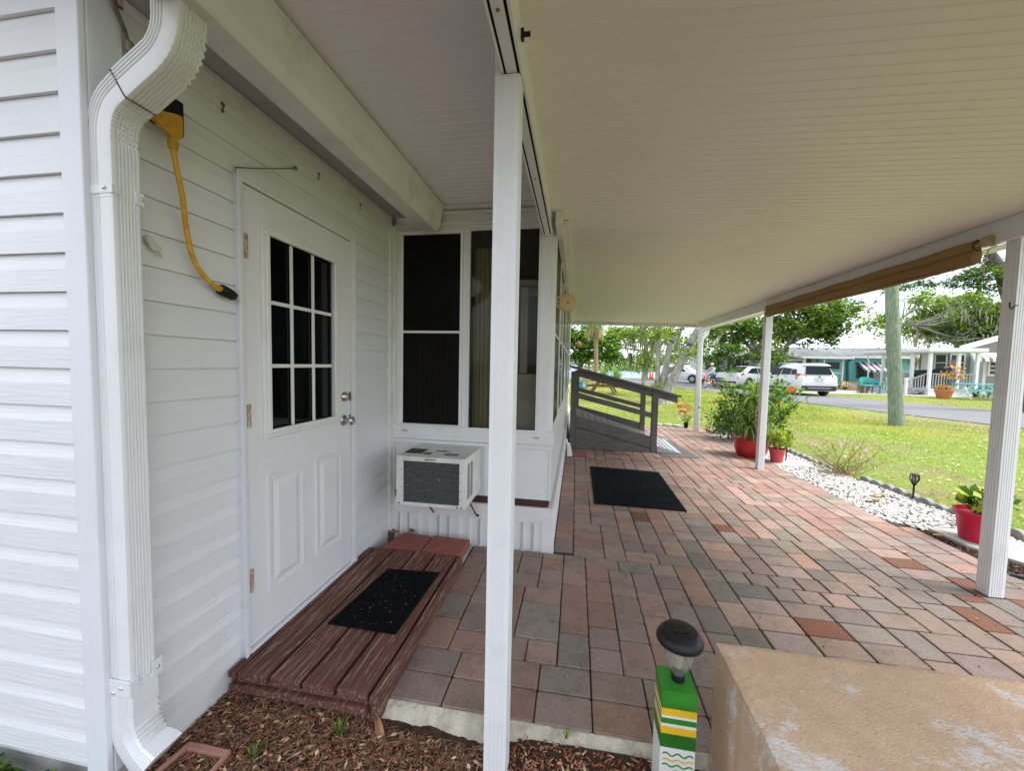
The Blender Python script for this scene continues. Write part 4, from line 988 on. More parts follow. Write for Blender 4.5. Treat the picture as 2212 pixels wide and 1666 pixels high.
def matt(poly, z, th, name, label, m, ridges=0):
    mb = MB(); mb.prism([(x, y, z) for x, y in poly][::-1], (0, 0, th))
    o = thing(name, label, 'mat', (poly[0][0], poly[0][1], z))
    mb.build('mat_body', m, o, bevel=0.002)
    if ridges:
        mb = MB(); a, b, c, d = [Vector((x, y, z + th)) for x, y in poly]
        for i in range(ridges):
            t = 0.05 + 0.9 * i / (ridges - 1)
            mb.bar(a.lerp(d, t) + (b - a) * 0.03, b.lerp(c, t) - (b - a) * 0.03, 0.005, 0.003)
        for i in range(ridges):
            t = 0.04 + 0.92 * i / (ridges - 1)
            mb.bar(a.lerp(b, t) + (d - a) * 0.03 + Vector((0, 0, .0005)), d.lerp(c, t) - (d - a) * 0.03 + Vector((0, 0, .0005)), 0.005, 0.003)
        mb.build('ridges', m, o)
    return o
wornblack = paint('worn_black_rubber', (0.006, 0.006, 0.007), 0.8, 0.3, 20, dirt=(0.025, 0.025, 0.025), dirtamt=0.7, dscale=9, bumps=0.3, bscale=90, spec=0.08)
matt([(-1.185, 1.671), (-0.817, 1.663), (-0.802, 2.226), (-1.136, 2.201)], 0.0875, 0.006, 'door_mat', 'small worn black rubber mat lying on the wooden step', wornblack, 26)
matt([(0.219, 3.908), (1.10, 3.885), (1.116, 5.275), (0.23, 5.362)], 0.001, 0.010, 'floor_mat', 'large black rubber mat on the brick patio', wornblack, 34)
greymat = paint('grey_carpet', (0.11, 0.105, 0.10), 0.95, 0.2, 60, bumps=0.6, bscale=200)
matt([(1.36, 6.22), (1.93, 6.27), (1.80, 7.70), (1.36, 7.72)], 0.001, 0.006, 'ramp_mat', 'dark grey mat under the foot of the wooden ramp', greymat)
slabred = paint('red_slab', (0.30, 0.095, 0.07), 0.8, 0.2, 20, dirt=(0.15, 0.07, 0.05), dirtamt=0.5, dscale=14, bumps=0.5, bscale=80)
for k, (x0, x1, lab) in enumerate(((-1.33, -1.045, 'red concrete slab behind the wooden step, the one nearer the wall'), (-1.035, -0.755, 'red concrete slab behind the wooden step, the outer one'))):
    mb = MB(); mb.prism([(x0, 2.49, 0.02), (x1, 2.49, 0.02), (x1 + (0.01 if k else 0), 2.72, 0.02), (x0 + 0.05 * (1 - k), 2.74, 0.02)], (0, 0, 0.06))
    tag(mb.build('concrete_slab', slabred, None, bevel=0.006), lab, 'slab', 'red slabs behind the step')
tag(MB().box((-1.34, 2.485, -0.03), (-0.745, 2.79, 0.019)).build('slab_bed', concrete, None, bevel=0.01), 'rough grey concrete footing under the red slabs', 'footing')
tag(MB().prism([(-0.03, 5.90, 0.001), (0.20, 5.90, 0.001), (0.20, 6.05, 0.001), (-0.03, 6.05, 0.001)], (0, 0, 0.055)).build('loose_brick', slabred, None, bevel=0.006), 'loose rough red brick lying beside the ramp post', 'brick')
fl = thing('flood_light', 'small white flood light low on the sunroom skirt near the ramp', 'light', (-0.1, 5.5, 0.2))
mb = MB(); mb.box((-0.135, 5.50, 0.28), (-0.09, 5.56, 0.34)); mb.build('mount', alu_old, fl, bevel=0.005)
mb = MB(); mb.prism([(-0.105, 5.45, 0.30), (-0.055, 5.45, 0.28), (-0.02, 5.45, 0.11), (-0.09, 5.45, 0.11)], (0, 0.10, 0)); mb.build('lamp_head', alu_old, fl, bevel=0.006)

# ================================================================ AIR CONDITIONER
ac = thing('air_conditioner', 'old white window air conditioner with dirty grey coil jutting from the sunroom', 'air conditioner', (-0.93, 2.6, 0.6))
ax0, ax1, ay0, ay1, az0, az1 = -1.172, -0.692, 2.385, 2.81, 0.438, 0.772
acw = paint('ac_casing', (0.70, 0.70, 0.68), 0.45, 0.05, 6, dirt=(0.30, 0.27, 0.22), dirtamt=0.5, dscale=9)
mb = MB()
mb.box((ax0, ay0 + 0.012, az1 - 0.012), (ax1, ay1, az1)); mb.box((ax0, ay0 + 0.012, az0), (ax1, ay1, az0 + 0.02)); mb.box((ax0, ay0 + 0.012, az0 + 0.02), (ax0 + 0.01, ay1, az1 - 0.012)); mb.box((ax1 - 0.01, ay0 + 0.012, az0 + 0.02), (ax1, ay1, az1 - 0.012))
mb.build('casing', acw, ac, bevel=0.003)
mb = MB(); mb.box((ax0, ay0, az0), (ax0 + 0.048, ay0 + 0.0115, az1)); mb.box((ax1 - 0.042, ay0, az0), (ax1, ay0 + 0.0115, az1)); mb.box((ax0 + 0.048, ay0, az1 - 0.032), (ax1 - 0.042, ay0 + 0.0115, az1)); mb.box((ax0 + 0.048, ay0, az0), (ax1 - 0.042, ay0 + 0.0115, az0 + 0.022))
fr = mb.build('front_frame', acw, ac, bevel=0.002)
mb = MB()
for x in (ax0 + 0.036, ax0 + 0.036, ax1 - 0.036): 
    for z in (0.50, 0.56, 0.62, 0.68): mb.lathe([(0.0035, 0), (0.0035, -0.002), (0, -0.002)], 8, (x, ay0, z), 'y')
for x, z in ((ax1 - 0.025, az0 + 0.012), (ax0 + 0.02, az0 + 0.012), (ax1 - 0.055, az0 + 0.012)): mb.lathe([(0.006, 0), (0.006, -0.0025), (0, -0.0025)], 8, (x, ay0, z), 'y')
mb.build('screw', rust, fr)
def coil():
    m, n, l, bs = nt('condenser_coil')
    f = noise(n, l, 40, (1, 1, 1), 6, 0.7); col = ramp(n, l, f, [(0.3, (0.02, 0.02, 0.022)), (0.65, (0.09, 0.09, 0.09))])
    g = noise(n, l, 14, (0.7, 1, 1.6), 4, 0.6, 0.6); k = ramp(n, l, g, [(0.68, (0, 0, 0)), (0.72, (0.9,) * 3)])
    l.new(mix(n, l, k, col, (0.42, 0.42, 0.42)), bs.inputs['Base Color']); bs.inputs['Roughness'].default_value = 0.7
    bump(n, l, bs, noise(n, l, 300, (1, 1, 0.05), 2, 0.5), 0.6, 0.004); return m
coilm = coil()
mb = MB(); mb.box((ax0 + 0.045, ay0 + 0.014, az0 + 0.02), (ax1 - 0.04, ay0 + 0.03, az1 - 0.03)); co = mb.build('condenser_coil', coilm, ac)
mb = MB()
for k in range(17): mb.box((ax0 + 0.046, ay0 + 0.006, az0 + 0.034 + k * 0.0158), (ax1 - 0.041, ay0 + 0.0125, az0 + 0.0365 + k * 0.0158))
mb.build('coil_tube', paint('coil_tube', (0.16, 0.16, 0.165), 0.5, 0.3, 30, metal=0.3), co)
darkslot = paint('dark_slot', (0.03, 0.03, 0.03), 0.8)
mb = MB()
for col_ in range(2):
    mb = MB()
    for k in range(26): mb.box((ax1 + 0.0002, ay0 + 0.05 + col_ * 0.075, az0 + 0.05 + k * 0.0093), (ax1 + 0.0012, ay0 + 0.105 + col_ * 0.075, az0 + 0.0545 + k * 0.0093))
    mb.build('vent_slots', darkslot, ac)
for (a, b) in ((-1.02, -0.955), (-0.87, -0.765)):
    mb = MB()
    for k in range(int((b - a) / 0.0085)): mb.box((a + k * 0.0085, 2.46, az1 + 0.0002), (a + k * 0.0085 + 0.0045, 2.52, az1 + 0.001))
    mb.build('vent_slots', darkslot, ac)
mb = MB(); mb.box((-1.155, 2.475, az1 + 0.0005), (-1.035, 2.60, az1 + 0.004)); mb.build('peeling_label', paint('peeled_label', (0.03, 0.025, 0.02), 0.7, 0.6, 60, dirt=(0.3, 0.28, 0.2), dirtamt=0.5, dscale=50), ac)
mb = MB(); pts = [(0, 0), (0.03, 0.006), (0.05, -0.006), (0.085, 0.004), (0.11, 0.02), (0.07, 0.03), (0.05, 0.045), (0.03, 0.03), (-0.01, 0.035)]
mb.prism([(-0.96 + a, 2.56 + b, az1 + 0.0005) for a, b in pts], (0, 0, 0.0015)); mb.build('peeled_patch', paint('peel_grey', (0.22, 0.22, 0.22), 0.8, 0.4, 50), ac)
mb = MB(); mb.box((-0.975, ay0 - 0.002, az1 - 0.024), (-0.895, ay0 - 0.0003, az1 - 0.008)); bd = mb.build('badge', paint('badge_grey', (0.42, 0.43, 0.43), 0.5), ac, bevel=0.0006)
mb = MB(); mb.lathe([(0.005, 0), (0.005, -0.001), (0, -0.001)], 12, (-0.955, ay0 - 0.0022, az1 - 0.016), 'y'); mb.lathe([(0.0035, 0), (0.0035, -0.001), (0, -0.001)], 12, (-0.935, ay0 - 0.0022, az1 - 0.016), 'y'); mb.box((-0.925, ay0 - 0.0032, az1 - 0.020), (-0.922, ay0 - 0.0022, az1 - 0.012)); mb.box((-0.915, ay0 - 0.0032, az1 - 0.018), (-0.903, ay0 - 0.0022, az1 - 0.014)); mb.build('emblem', darkslot, bd)
for (xa, xb) in ((-1.095, -1.06), (-0.745, -0.715)):
    mb = MB(); mb.tube([(xa, 2.62, 0.437), (xb, 2.785, 0.24)], 0.007, 8); mb.build('support_rod', rust, ac)
mb = MB(); mb.lathe([(0.011, 0), (0.011, -0.0015), (0, -0.0015)], 12, (-0.712, 2.806, 0.236), 'y'); mb.build('rod_hole', black, ac)

# ================================================================ CLAY TRAY, LEDGE, PAINTED POST
cl = paint('pale_terracotta', (0.40, 0.20, 0.155), 0.85, 0.12, 9, dirt=(0.5, 0.42, 0.36), dirtamt=0.6, dscale=9, bumps=0.3, bscale=60)
tr = thing('clay_tray', 'shallow pinkish terracotta splash tray under the downspout outlet', 'tray', (-1.28, 1.08, -0.02))
A = [Vector((-1.395, 0.80, -0.045)), Vector((-1.18, 0.80, -0.045)), Vector((-1.175, 1.118, -0.04)), Vector((-1.350, 1.118, -0.04))]
mb = MB(); mb.prism(A, (0, 0, 0.012)); mb.build('tray_floor', cl, tr, bevel=0.002)
mb = MB(); cen = sum(A, Vector()) / 4
for i in range(4):
    a, b = A[i], A[(i + 1) % 4]
    if i == 0: continue
    ai = a.lerp(cen, 0.13); bi = b.lerp(cen, 0.13)
    mb.hexa([a + Vector((0, 0, 0.0125)), b + Vector((0, 0, 0.0125)), bi + Vector((0, 0, 0.0125)), ai + Vector((0, 0, 0.0125))], [a + Vector((0, 0, 0.045)), b + Vector((0, 0, 0.045)), bi + Vector((0, 0, 0.042)), ai + Vector((0, 0, 0.042))])
mb.build('tray_rim', cl, tr, bevel=0.003)
def stucco():
    m, n, l, bs = nt('tan_stucco')
    f = noise(n, l, 14, (1, 1, 1), 8, 0.6)
    col = ramp(n, l, f, [(0.3, (0.56, 0.385, 0.25)), (0.7, (0.66, 0.46, 0.31))])
    g = noise(n, l, 160, (1, 1, 1), 3, 0.6); col = mix(n, l, ramp(n, l, g, [(0.60, (0, 0, 0)), (0.68, (0.6,) * 3)]), col, (0.15, 0.09, 0.055))
    g2 = noise(n, l, 5.5, (1, 1, 1), 3, 0.6); g3 = noise(n, l, 60, (0.5, 1.4, 1), 9, 0.9, 0.3)
    mm = n.new('ShaderNodeMath'); mm.operation = 'MULTIPLY'; l.new(g2, mm.inputs[0]); l.new(g3, mm.inputs[1])
    col = mix(n, l, ramp(n, l, mm.outputs[0], [(0.302, (0, 0, 0)), (0.313, (0.85,) * 3)]), col, (0.70, 0.68, 0.66))
    g4 = noise(n, l, 2.2, (1, 1, 1), 4, 0.6); col = mix(n, l, ramp(n, l, g4, [(0.5, (0, 0, 0)), (0.72, (0.22,) * 3)]), col, (0.30, 0.22, 0.16))
    l.new(col, bs.inputs['Base Color']); bs.inputs['Roughness'].default_value = 0.85
    bump(n, l, bs, noise(n, l, 190, (1, 1, 1), 4, 0.6), 0.7, 0.006); return m
lg = thing('stucco_ledge', 'low tan stucco ledge with scuffed white patches in the front corner', 'ledge', (0.9, 1.1, 0))
V = []
def ledge_top(mb, x0, x1, y0, y1, z, zb, nx_=60, ny_=30):
    pts = []
    for j in range(ny_ + 1):
        for i in range(nx_ + 1):
            ex = min(i, nx_ - i, j, ny_ - j); zz = z - (0.004 if ex == 0 else 0) + random.uniform(-0.0006, 0.0006)
            x = x0 + (x1 - x0) * i / nx_; y = y0 + (y1 - y0) * j / ny_
            if i == 0: x += random.uniform(-0.0015, 0.0015)
            if j == ny_: y += random.uniform(-0.0018, 0.0018)
            pts.append((x, y, zz))
    W = nx_ + 1; fs = [(j * W + i, j * W + i + 1, (j + 1) * W + i + 1, (j + 1) * W + i) for j in range(ny_) for i in range(nx_)]
    border = [i for i in range(W)] + [j * W + nx_ for j in range(1, ny_ + 1)] + [ny_ * W + i for i in range(nx_ - 1, -1, -1)] + [j * W for j in range(ny_ - 1, 0, -1)]
    o = len(pts); pts += [(pts[b][0], pts[b][1], zb) for b in border]
    for k in range(len(border)): fs.append((border[k], o + k, o + (k + 1) % len(border), border[(k + 1) % len(border)]))
    mb.add(pts, fs)
mb = MB(); ledge_top(mb, 0.508, 1.75, 0.78, 1.388, 0.45, -0.15); mb.build('ledge_block', stucco(), lg, bevel=0.0)
pp_ = thing('painted_post', 'square garden post painted green with yellow and white stripes', 'post', (0.345, 1.25, 0))
PX0, PX1, PY0, PY1 = 0.293, 0.396, 1.20, 1.30; PZ = 0.402
gr_ = paint('green_paint', (0.03, 0.22, 0.02), 0.4, 0.25, 8, (1, 1, 4), bumps=0.2, bscale=60); ye_ = paint('yellow_paint', (0.75, 0.48, 0.02), 0.4, 0.12, 12); wh_ = paint('white_gloss', (0.74, 0.76, 0.74), 0.4, 0.06, 9); dg_ = paint('dark_green_paint', (0.02, 0.14, 0.015), 0.4, 0.3, 10)
zs = [PZ, 0.395, 0.365, 0.350, 0.336, 0.315, 0.268, -0.15]
mts = [gr_, dg_, ye_, wh_, gr_, ye_, dg_, wh_]
zs = [(PZ, 0.344, gr_), (0.344, 0.321, ye_), (0.321, 0.313, wh_), (0.313, 0.295, gr_), (0.295, 0.286, wh_), (0.286, 0.262, ye_), (0.262, 0.217, dg_), (0.217, -0.15, wh_)]
for k, (a, b, m) in enumerate(zs):
    mb = MB(); mb.box((PX0, PY0, b + (0.0 if k == len(zs) - 1 else 0.0)), (PX1, PY1, a)); mb.build('post_body' if k in (0, 7) else 'painted_band', m, pp_)
tag_ = MB()
def wave(mb, z, x0, x1, amp, n, r, m):
    pts = [(x0 + (x1 - x0) * i / 40, PY0 - 0.0008, z + amp * math.sin(2 * PI * n * i / 40)) for i in range(41)]
    for a, b in zip(pts, pts[1:]): mb.bar(a, b, 0.0012, r, up=(0, 0, 1))
for z, m, am in ((0.196, gr_, 0.005), (0.178, ye_, 0.003), (0.160, gr_, 0.004), (0.070, gr_, 0.005), (0.045, ye_, 0.003)):
    mb = MB(); wave(mb, z, PX0 + 0.008, PX1 - 0.006, am, 2.5, 0.004, m); mb.build('painted_wave', m, pp_)
for z, m in ((0.143, gr_), (0.136, ye_)):
    mb = MB()
    pts = [(0.345 + 0.030 * math.cos(PI * i / 20), PY0 - 0.001, z - 0.03 + 0.03 * math.sin(PI * i / 20) + 0.001) for i in range(21)]
    for a, b in zip(pts, pts[1:]): mb.bar(a, b, 0.0012, 0.005)
    mb.build('painted_arch', m, pp_)
sl = thing('solar_lamp', 'black capped solar path lamp standing on the painted post', 'solar lamp', (0.350, 1.25, PZ))
lx, ly = 0.350, 1.252
KR, KH = 1.24, 1.42
def kx(p): return [(a * KR, b * KH) for a, b in p]
mb = MB(); mb.lathe(kx([(0.0, 0.0), (0.016, 0.0), (0.017, 0.014), (0.013, 0.018), (0.013, 0.024), (0, 0.024)]), 20, (lx, ly, PZ)); mb.build('lamp_base', blackp, sl, smooth=True)
clear = glassy('clear_plastic', (0.5, 0.5, 0.45), 0.12, 0.72, (0.86, 0.86, 0.82))
mb = MB(); pr = []
mb.lathe(kx([(0.016, 0.018), (0.018, 0.024), (0.030, 0.040), (0.036, 0.060), (0.038, 0.088)]), 36, (lx, ly, PZ)); mb.f = mb.f[:-2]; mb.t = mb.t[:-2]
for k in range(24):
    a = 2 * PI * k / 24; mb.bar((lx + 0.038 * math.cos(a), ly + 0.038 * math.sin(a), PZ + 0.060), (lx + 0.0465 * math.cos(a), ly + 0.0465 * math.sin(a), PZ + 0.124), 0.002, 0.002)
mb.build('lens', clear, sl, smooth=True)
mb = MB(); mb.lathe(kx([(0.009, 0.03), (0.011, 0.05), (0.006, 0.07), (0.006, 0.085)]), 12, (lx, ly, PZ)); mb.box((lx - 0.012, ly - 0.002, PZ + 0.050), (lx + 0.012, ly + 0.002, PZ + 0.053)); mb.build('diode', paint('led_holder', (0.45, 0.45, 0.3), 0.4), sl)
mb = MB(); mb.lathe(kx([(0.0, 0.086), (0.050, 0.086), (0.056, 0.090), (0.057, 0.097), (0.050, 0.108), (0.042, 0.112), (0.041, 0.116), (0.0, 0.119)]), 40, (lx, ly, PZ)); cp = mb.build('cap', blackp, sl, smooth=True)
mb = MB(); mb.box((lx - 0.022, ly - 0.020, PZ + 0.166), (lx + 0.022, ly + 0.020, PZ + 0.1702)); mb.build('solar_panel', glassy('solar_cell', (0.006, 0.007, 0.012), 0.12), cp)
def A_(x, y, Y): return at((2200 + x / 2.7767) / 1.819, (1200 + y / 2.7767) / 1.819, Y)
def B_(x, y, Y): return at((2700 + x / 2.7767) / 1.819, (1200 + y / 2.7767) / 1.819, Y)
def C_(x, y, Y): return at((3200 + x / 2.6845) / 1.819, (1200 + y / 2.6845) / 1.819, Y)
def E_(x, y, Y): return at((2800 + x / 3.16) / 1.819, (1550 + y / 3.16) / 1.819, Y)
def D_(x, y, Y): return at((3400 + x / 2.38) / 1.819, (1700 + y / 2.38) / 1.819, Y)
# ================================================================ ROLLED BLIND
canvas = paint('tan_canvas', (0.30, 0.185, 0.075), 0.85, 0.12, 5, (1, 0.3, 1), dirt=(0.13, 0.08, 0.035), dirtamt=0.5, dscale=5, bumps=0.5, bscale=300)
bl = thing('rolled_blind', 'rolled tan canvas blind tied under the outer carport beam', 'blind', (2.52, 4.3, 2.2))
mb = MB(); N = 40; prof = []
for k in range(14):
    a = 2 * PI * k / 14; prof.append((2.512 + 0.026 * math.cos(a), 2.222 + 0.034 * math.sin(a)))
vs = []; fs = []
for i in range(N + 1):
    y = 2.965 + 2.755 * i / N; w = 0.004 * math.sin(i * 0.7)
    for x, z in prof: vs.append((x, y, z + w))
for i in range(N):
    for k in range(14): fs.append((i * 14 + k, i * 14 + (k + 1) % 14, (i + 1) * 14 + (k + 1) % 14, (i + 1) * 14 + k))
fs += [tuple(range(14)), tuple(range(N * 14, N * 14 + 14))]
mb.add(vs, fs); mb.build('roll', canvas, bl, smooth=True)
mb = MB(); vs = []; prof = [(2.524, 2.21), (2.500, 2.182), (2.490, 2.155), (2.498, 2.132), (2.520, 2.122), (2.545, 2.130), (2.552, 2.165), (2.548, 2.205)]
for i in range(N + 1):
    y = 2.975 + 2.735 * i / N; w = 0.006 * math.sin(i * 0.5 + 1) + (0.012 if i < 22 else 0.004)
    for j, (x, z) in enumerate(prof): vs.append((x - (0.004 * math.sin(i * 0.9 + j)), y, z - (w if 1 < j < 6 else 0)))
mb.add(vs, [(i * 8 + k, i * 8 + (k + 1) % 8, (i + 1) * 8 + (k + 1) % 8, (i + 1) * 8 + k) for i in range(N) for k in range(8)] + [tuple(range(8)), tuple(range(N * 8, N * 8 + 8))])
mb.build('folded_flap', canvas, bl, smooth=True)
mb = MB(); vs = []
for i in range(N + 1):
    y = 2.985 + 2.71 * i / N; t = i / N
    for a in range(8): vs.append((2.517 + 0.017 * math.cos(PI * a / 4), y, 2.112 - 0.006 * math.sin(PI * t * 2) + 0.014 * math.sin(PI * a / 4)))
mb.add(vs, [(i * 8 + k, i * 8 + (k + 1) % 8, (i + 1) * 8 + (k + 1) % 8, (i + 1) * 8 + k) for i in range(N) for k in range(8)] + [tuple(range(8)), tuple(range(N * 8, N * 8 + 8))])
mb.build('bottom_hem', canvas, bl, smooth=True)
mb = MB(); mb.tube([(2.512, 2.965, 2.222), (2.512, 2.94, 2.222)], 0.012, 10); mb.lathe([(0.0, 0), (0.034, 0), (0.034, 0.03), (0, 0.03)], 20, (2.522, 2.895, 2.232), 'y'); mb.build('pulley', paint('tan_plastic', (0.42, 0.35, 0.2), 0.5, 0.1, 10), bl, smooth=True)
mb = MB(); ring_ = [(2.495 + 0.028 * math.cos(a * PI / 8), 2.94, 2.215 + 0.032 * math.sin(a * PI / 8)) for a in range(3, 14)]; mb.tube(ring_, 0.0035, 6); mb.build('roll_hook', blackp, bl)
mb = MB(); mb.tube([(2.56, 2.90, 2.20), (2.545, 2.93, 2.185), (2.555, 2.95, 2.15), (2.55, 2.955, 2.10), (2.552, 2.957, 2.03)], 0.004, 6); mb.ball((2.55, 2.95, 2.125), 0.014, 8); mb.ball((2.552, 2.957, 2.035), (0.006, 0.006, 0.012), 8); mb.tube([(2.545, 2.92, 2.20), (2.60, 2.84, 2.232), (2.66, 2.76, 2.26)], 0.0035, 6); mb.build('pull_cord', paint('cotton_cord', (0.5, 0.42, 0.3), 0.9), bl)
mb = MB(); mb.tube([(2.502, 5.725, 2.24), (2.502, 5.755, 2.20), (2.515, 5.765, 2.165), (2.52, 5.765, 2.06), (2.505, 5.765, 2.035), (2.50, 5.765, 2.055)], 0.004, 6); mb.build('end_hook', rust, bl)
mb = MB(); mb.tube([(2.596, 2.796, 2.235), (2.575, 2.780, 2.232), (2.566, 2.778, 2.245), (2.575, 2.776, 2.258)], 0.006, 6); mb.tube([(2.59, 2.79, 2.232), (2.64, 2.77, 2.25), (2.69, 2.76, 2.262)], 0.006, 6)
tag(mb.build('cord_cleat', black, None, smooth=True), 'dark cord hook tied round the large nearby carport post', 'hook')
mb = MB(); mb.tube([(2.60, 2.795, 1.815), (2.575, 2.785, 1.808), (2.56, 2.783, 1.79), (2.548, 2.782, 1.80), (2.546, 2.781, 1.83)], 0.0035, 6)
tag(mb.build('screw_hook', black, None, smooth=True), 'small black screw hook halfway up the large nearby carport post', 'hook')

# ================================================================ WOODEN RAMP
rp = thing('wooden_ramp', 'weathered grey wooden access ramp with handrails beside the sunroom', 'ramp', (0.7, 7.3, 0))
def sl(z0, z1, x, xa=0.0, xb=1.22): return z0 + (z1 - z0) * (x - xa) / (xb - xa)
def slope_board(mb, x0, x1, top0, bot0, top1, bot1, y0, y1, xa=0.0, xb=1.22):
    t0, t1 = sl(top0, top1, x0, xa, xb), sl(top0, top1, x1, xa, xb); b0, b1 = sl(bot0, bot1, x0, xa, xb), sl(bot0, bot1, x1, xa, xb)
    return mb.hexa([(x0, y0, b0), (x1, y0, b1), (x1, y1, b1), (x0, y1, b0)], [(x0, y0, t0), (x1, y0, t1), (x1, y1, t1), (x0, y1, t0)])
for (Y0, sgn, xl, xr) in ((6.48, 1, -0.078, 1.232), (8.22, -1, -0.02, 1.335)):
    rail = [('post', None)]
    mb = MB(); mb.box((xl, Y0, 0.002), (xl + 0.092, Y0 + 0.09, 1.30)); mb.build('post', grwv, rp, bevel=0.004)
    mb = MB(); mb.box((xr, Y0, 0.002), (xr + 0.092, Y0 + 0.09, 1.03 if sgn > 0 else 0.97)); mb.build('post', grwv, rp, bevel=0.004)
    yb = (Y0 - 0.0385, Y0 - 0.0015) if sgn > 0 else (Y0 - 0.0385, Y0 - 0.0015)
    mb = MB(); slope_board(mb, -0.095, 1.66, 1.372, 1.337, 1.064, 1.029, Y0 - 0.05, Y0 + 0.10); mb.build('handrail_cap', grw, rp, bevel=0.005)
    a = Y0 + 0.092; 
    mb = MB(); slope_board(mb, xl + 0.093, xr - 0.001, 1.335, 1.225, 1.027, 0.917, Y0 + 0.01, Y0 + 0.048); slope_board(mb, xr + 0.093, 1.62, 1.335, 1.235, 1.027, 0.927, Y0 + 0.01, Y0 + 0.048); mb.build('top_rail', grw, rp, bevel=0.004)
    mb = MB(); slope_board(mb, xl + 0.093, xr - 0.001, 0.955, 0.862, 0.655, 0.572, Y0 + 0.01, Y0 + 0.048); mb.build('mid_rail', grw, rp, bevel=0.004)
    mb = MB(); slope_board(mb, xl + 0.093, xr - 0.001, 0.562, 0.375, 0.270, 0.080, Y0 + 0.008, Y0 + 0.046); mb.build('kick_board', grw, rp, bevel=0.004)
    mb = MB(); x0, x1 = xl + 0.093, xr - 0.001; mb.hexa([(x0, Y0 + 0.012, 0.004), (x1, Y0 + 0.012, 0.004), (x1, Y0 + 0.05, 0.004), (x0, Y0 + 0.05, 0.004)], [(x0, Y0 + 0.012, 0.362), (x1, Y0 + 0.012, 0.068), (x1, Y0 + 0.05, 0.068), (x0, Y0 + 0.05, 0.362)]); mb.build('skirt_board', grw, rp, bevel=0.003)
mb = MB()
for k in range(11):
    x = 0.02 + k * 0.125; z = 0.50 - k * 0.0385; mb.hexa([(x, 6.535, z - 0.03), (x + 0.118, 6.535, z - 0.066), (x + 0.118, 8.21, z - 0.066), (x, 8.21, z - 0.03)], [(x, 6.535, z), (x + 0.118, 6.535, z - 0.036), (x + 0.118, 8.21, z - 0.036), (x, 8.21, z)])
mb.build('deck', grw, rp, bevel=0.003)
tp = thing('threshold_plate', 'ribbed silver metal plate at the foot of the wooden ramp', 'ramp plate', (1.55, 7.0, 0))
mb = MB(); mb.hexa([(1.335, 6.50, 0.015), (1.71, 6.48, 0.010), (1.71, 7.63, 0.010), (1.335, 7.63, 0.015)], [(1.335, 6.50, 0.115), (1.71, 6.48, 0.018), (1.71, 7.63, 0.018), (1.335, 7.63, 0.115)])
galv = paint('galvanised', (0.45, 0.47, 0.50), 0.45, 0.06, 5, metal=0.4)
mb.build('plate', galv, tp)
mb = MB()
for k in range(3):
    x = 1.42 + k * 0.09; z = 0.115 - (x - 1.335) / 0.375 * 0.097 + 0.002; mb.bar((x, 6.50, z), (x, 7.62, z), 0.012, 0.006)
mb.build('plate_ridge', paint('plate_groove', (0.08, 0.085, 0.09), 0.6), tp)

# ================================================================ GARDEN BED
stonec = paint('edging_stone', (0.27, 0.265, 0.255), 0.9, 0.2, 12, dirt=(0.10, 0.09, 0.07), dirtamt=0.6, dscale=12, bumps=0.7, bscale=50)
def edgestone():
    mb = MB(); pts = [(0.075 * math.cos(PI * i / 10), 0.045 * math.sin(PI * i / 10)) for i in range(11)]
    mb.prism([(-0.028, x, z + 0.0) for x, z in pts] + [(-0.028, -0.075, -0.05), (-0.028, 0.075, -0.05)], (0.056, 0, 0)); o = mb.build('edging_stone', stonec, None, bevel=0.008)
    return o
proto = None; y = 3.0; k = 0
while y < 8.5:
    x = float(bedx1(y)) + 0.03 if y > 3.4 else 3.90
    if not (4.9 < y < 5.0 or 5.62 < y < 6.15):
        if proto is None:
            proto = edgestone(); tag(proto, 'grey scalloped concrete edging stone between white pebbles and lawn', 'edging stone', 'scalloped edging stones along the bed'); o = proto
        else: o = dup(proto)
        o.location = (x, y, 0.008 + random.uniform(-0.008, 0.01)); o.rotation_euler = (random.uniform(-.08, .08), random.uniform(-.1, .1), random.uniform(-0.12, 0.12)); o.scale = (1, random.uniform(.9, 1.05), random.uniform(0.8, 1.1))
    y += 0.158
for poly, lab in (([(3.16, 3.97), (3.48, 4.0), (3.72, 3.66), (3.40, 3.22), (3.17, 3.62)], 'flat concrete stepping slab under the crimson pot beside the large post'), ([(2.935, 6.12), (3.42, 6.10), (3.40, 6.50), (2.935, 6.52)], 'pale concrete slab under the small red pot'), ([(3.50, 3.0), (3.85, 3.05), (3.83, 3.35), (3.48, 3.36)], 'concrete slab in dark mulch behind the large post')):
    tag(MB().prism([(x, y, -0.03) for x, y in poly], (0, 0, 0.036)).build('stepping_slab', paint('pale_slab', (0.42, 0.41, 0.385), 0.9, 0.1, 8, dirt=(0.2, 0.18, 0.15), dirtamt=0.5, dscale=10, bumps=0.4, bscale=70), None, bevel=0.008), lab, 'slab')
soil = paint('potting_soil', (0.03, 0.018, 0.012), 0.95, 0.5, 50, bumps=1, bscale=120)
def pot(name, label, c, prof, m, z_soil, rs, group=None):
    o = thing(name, label, 'plant pot', c, group)
    MB().lathe(prof, 36, c).build('pot_shell', m, o, smooth=True)
    MB().lathe([(0, z_soil + 0.01), (rs * 0.5, z_soil + 0.012), (rs, z_soil)], 24, c).build('soil', soil, o)
    return o
redp = paint('glossy_red_plastic', (0.42, 0.012, 0.018), 0.3, 0.12, 5, dirt=(0.55, 0.22, 0.18), dirtamt=0.35, dscale=7)
pinkp = paint('faded_red_plastic', (0.50, 0.06, 0.07), 0.5, 0.12, 6, dirt=(0.5, 0.2, 0.18), dirtamt=0.4, dscale=9)
crim = paint('crimson_plastic', (0.60, 0.012, 0.06), 0.5, 0.06, 5)
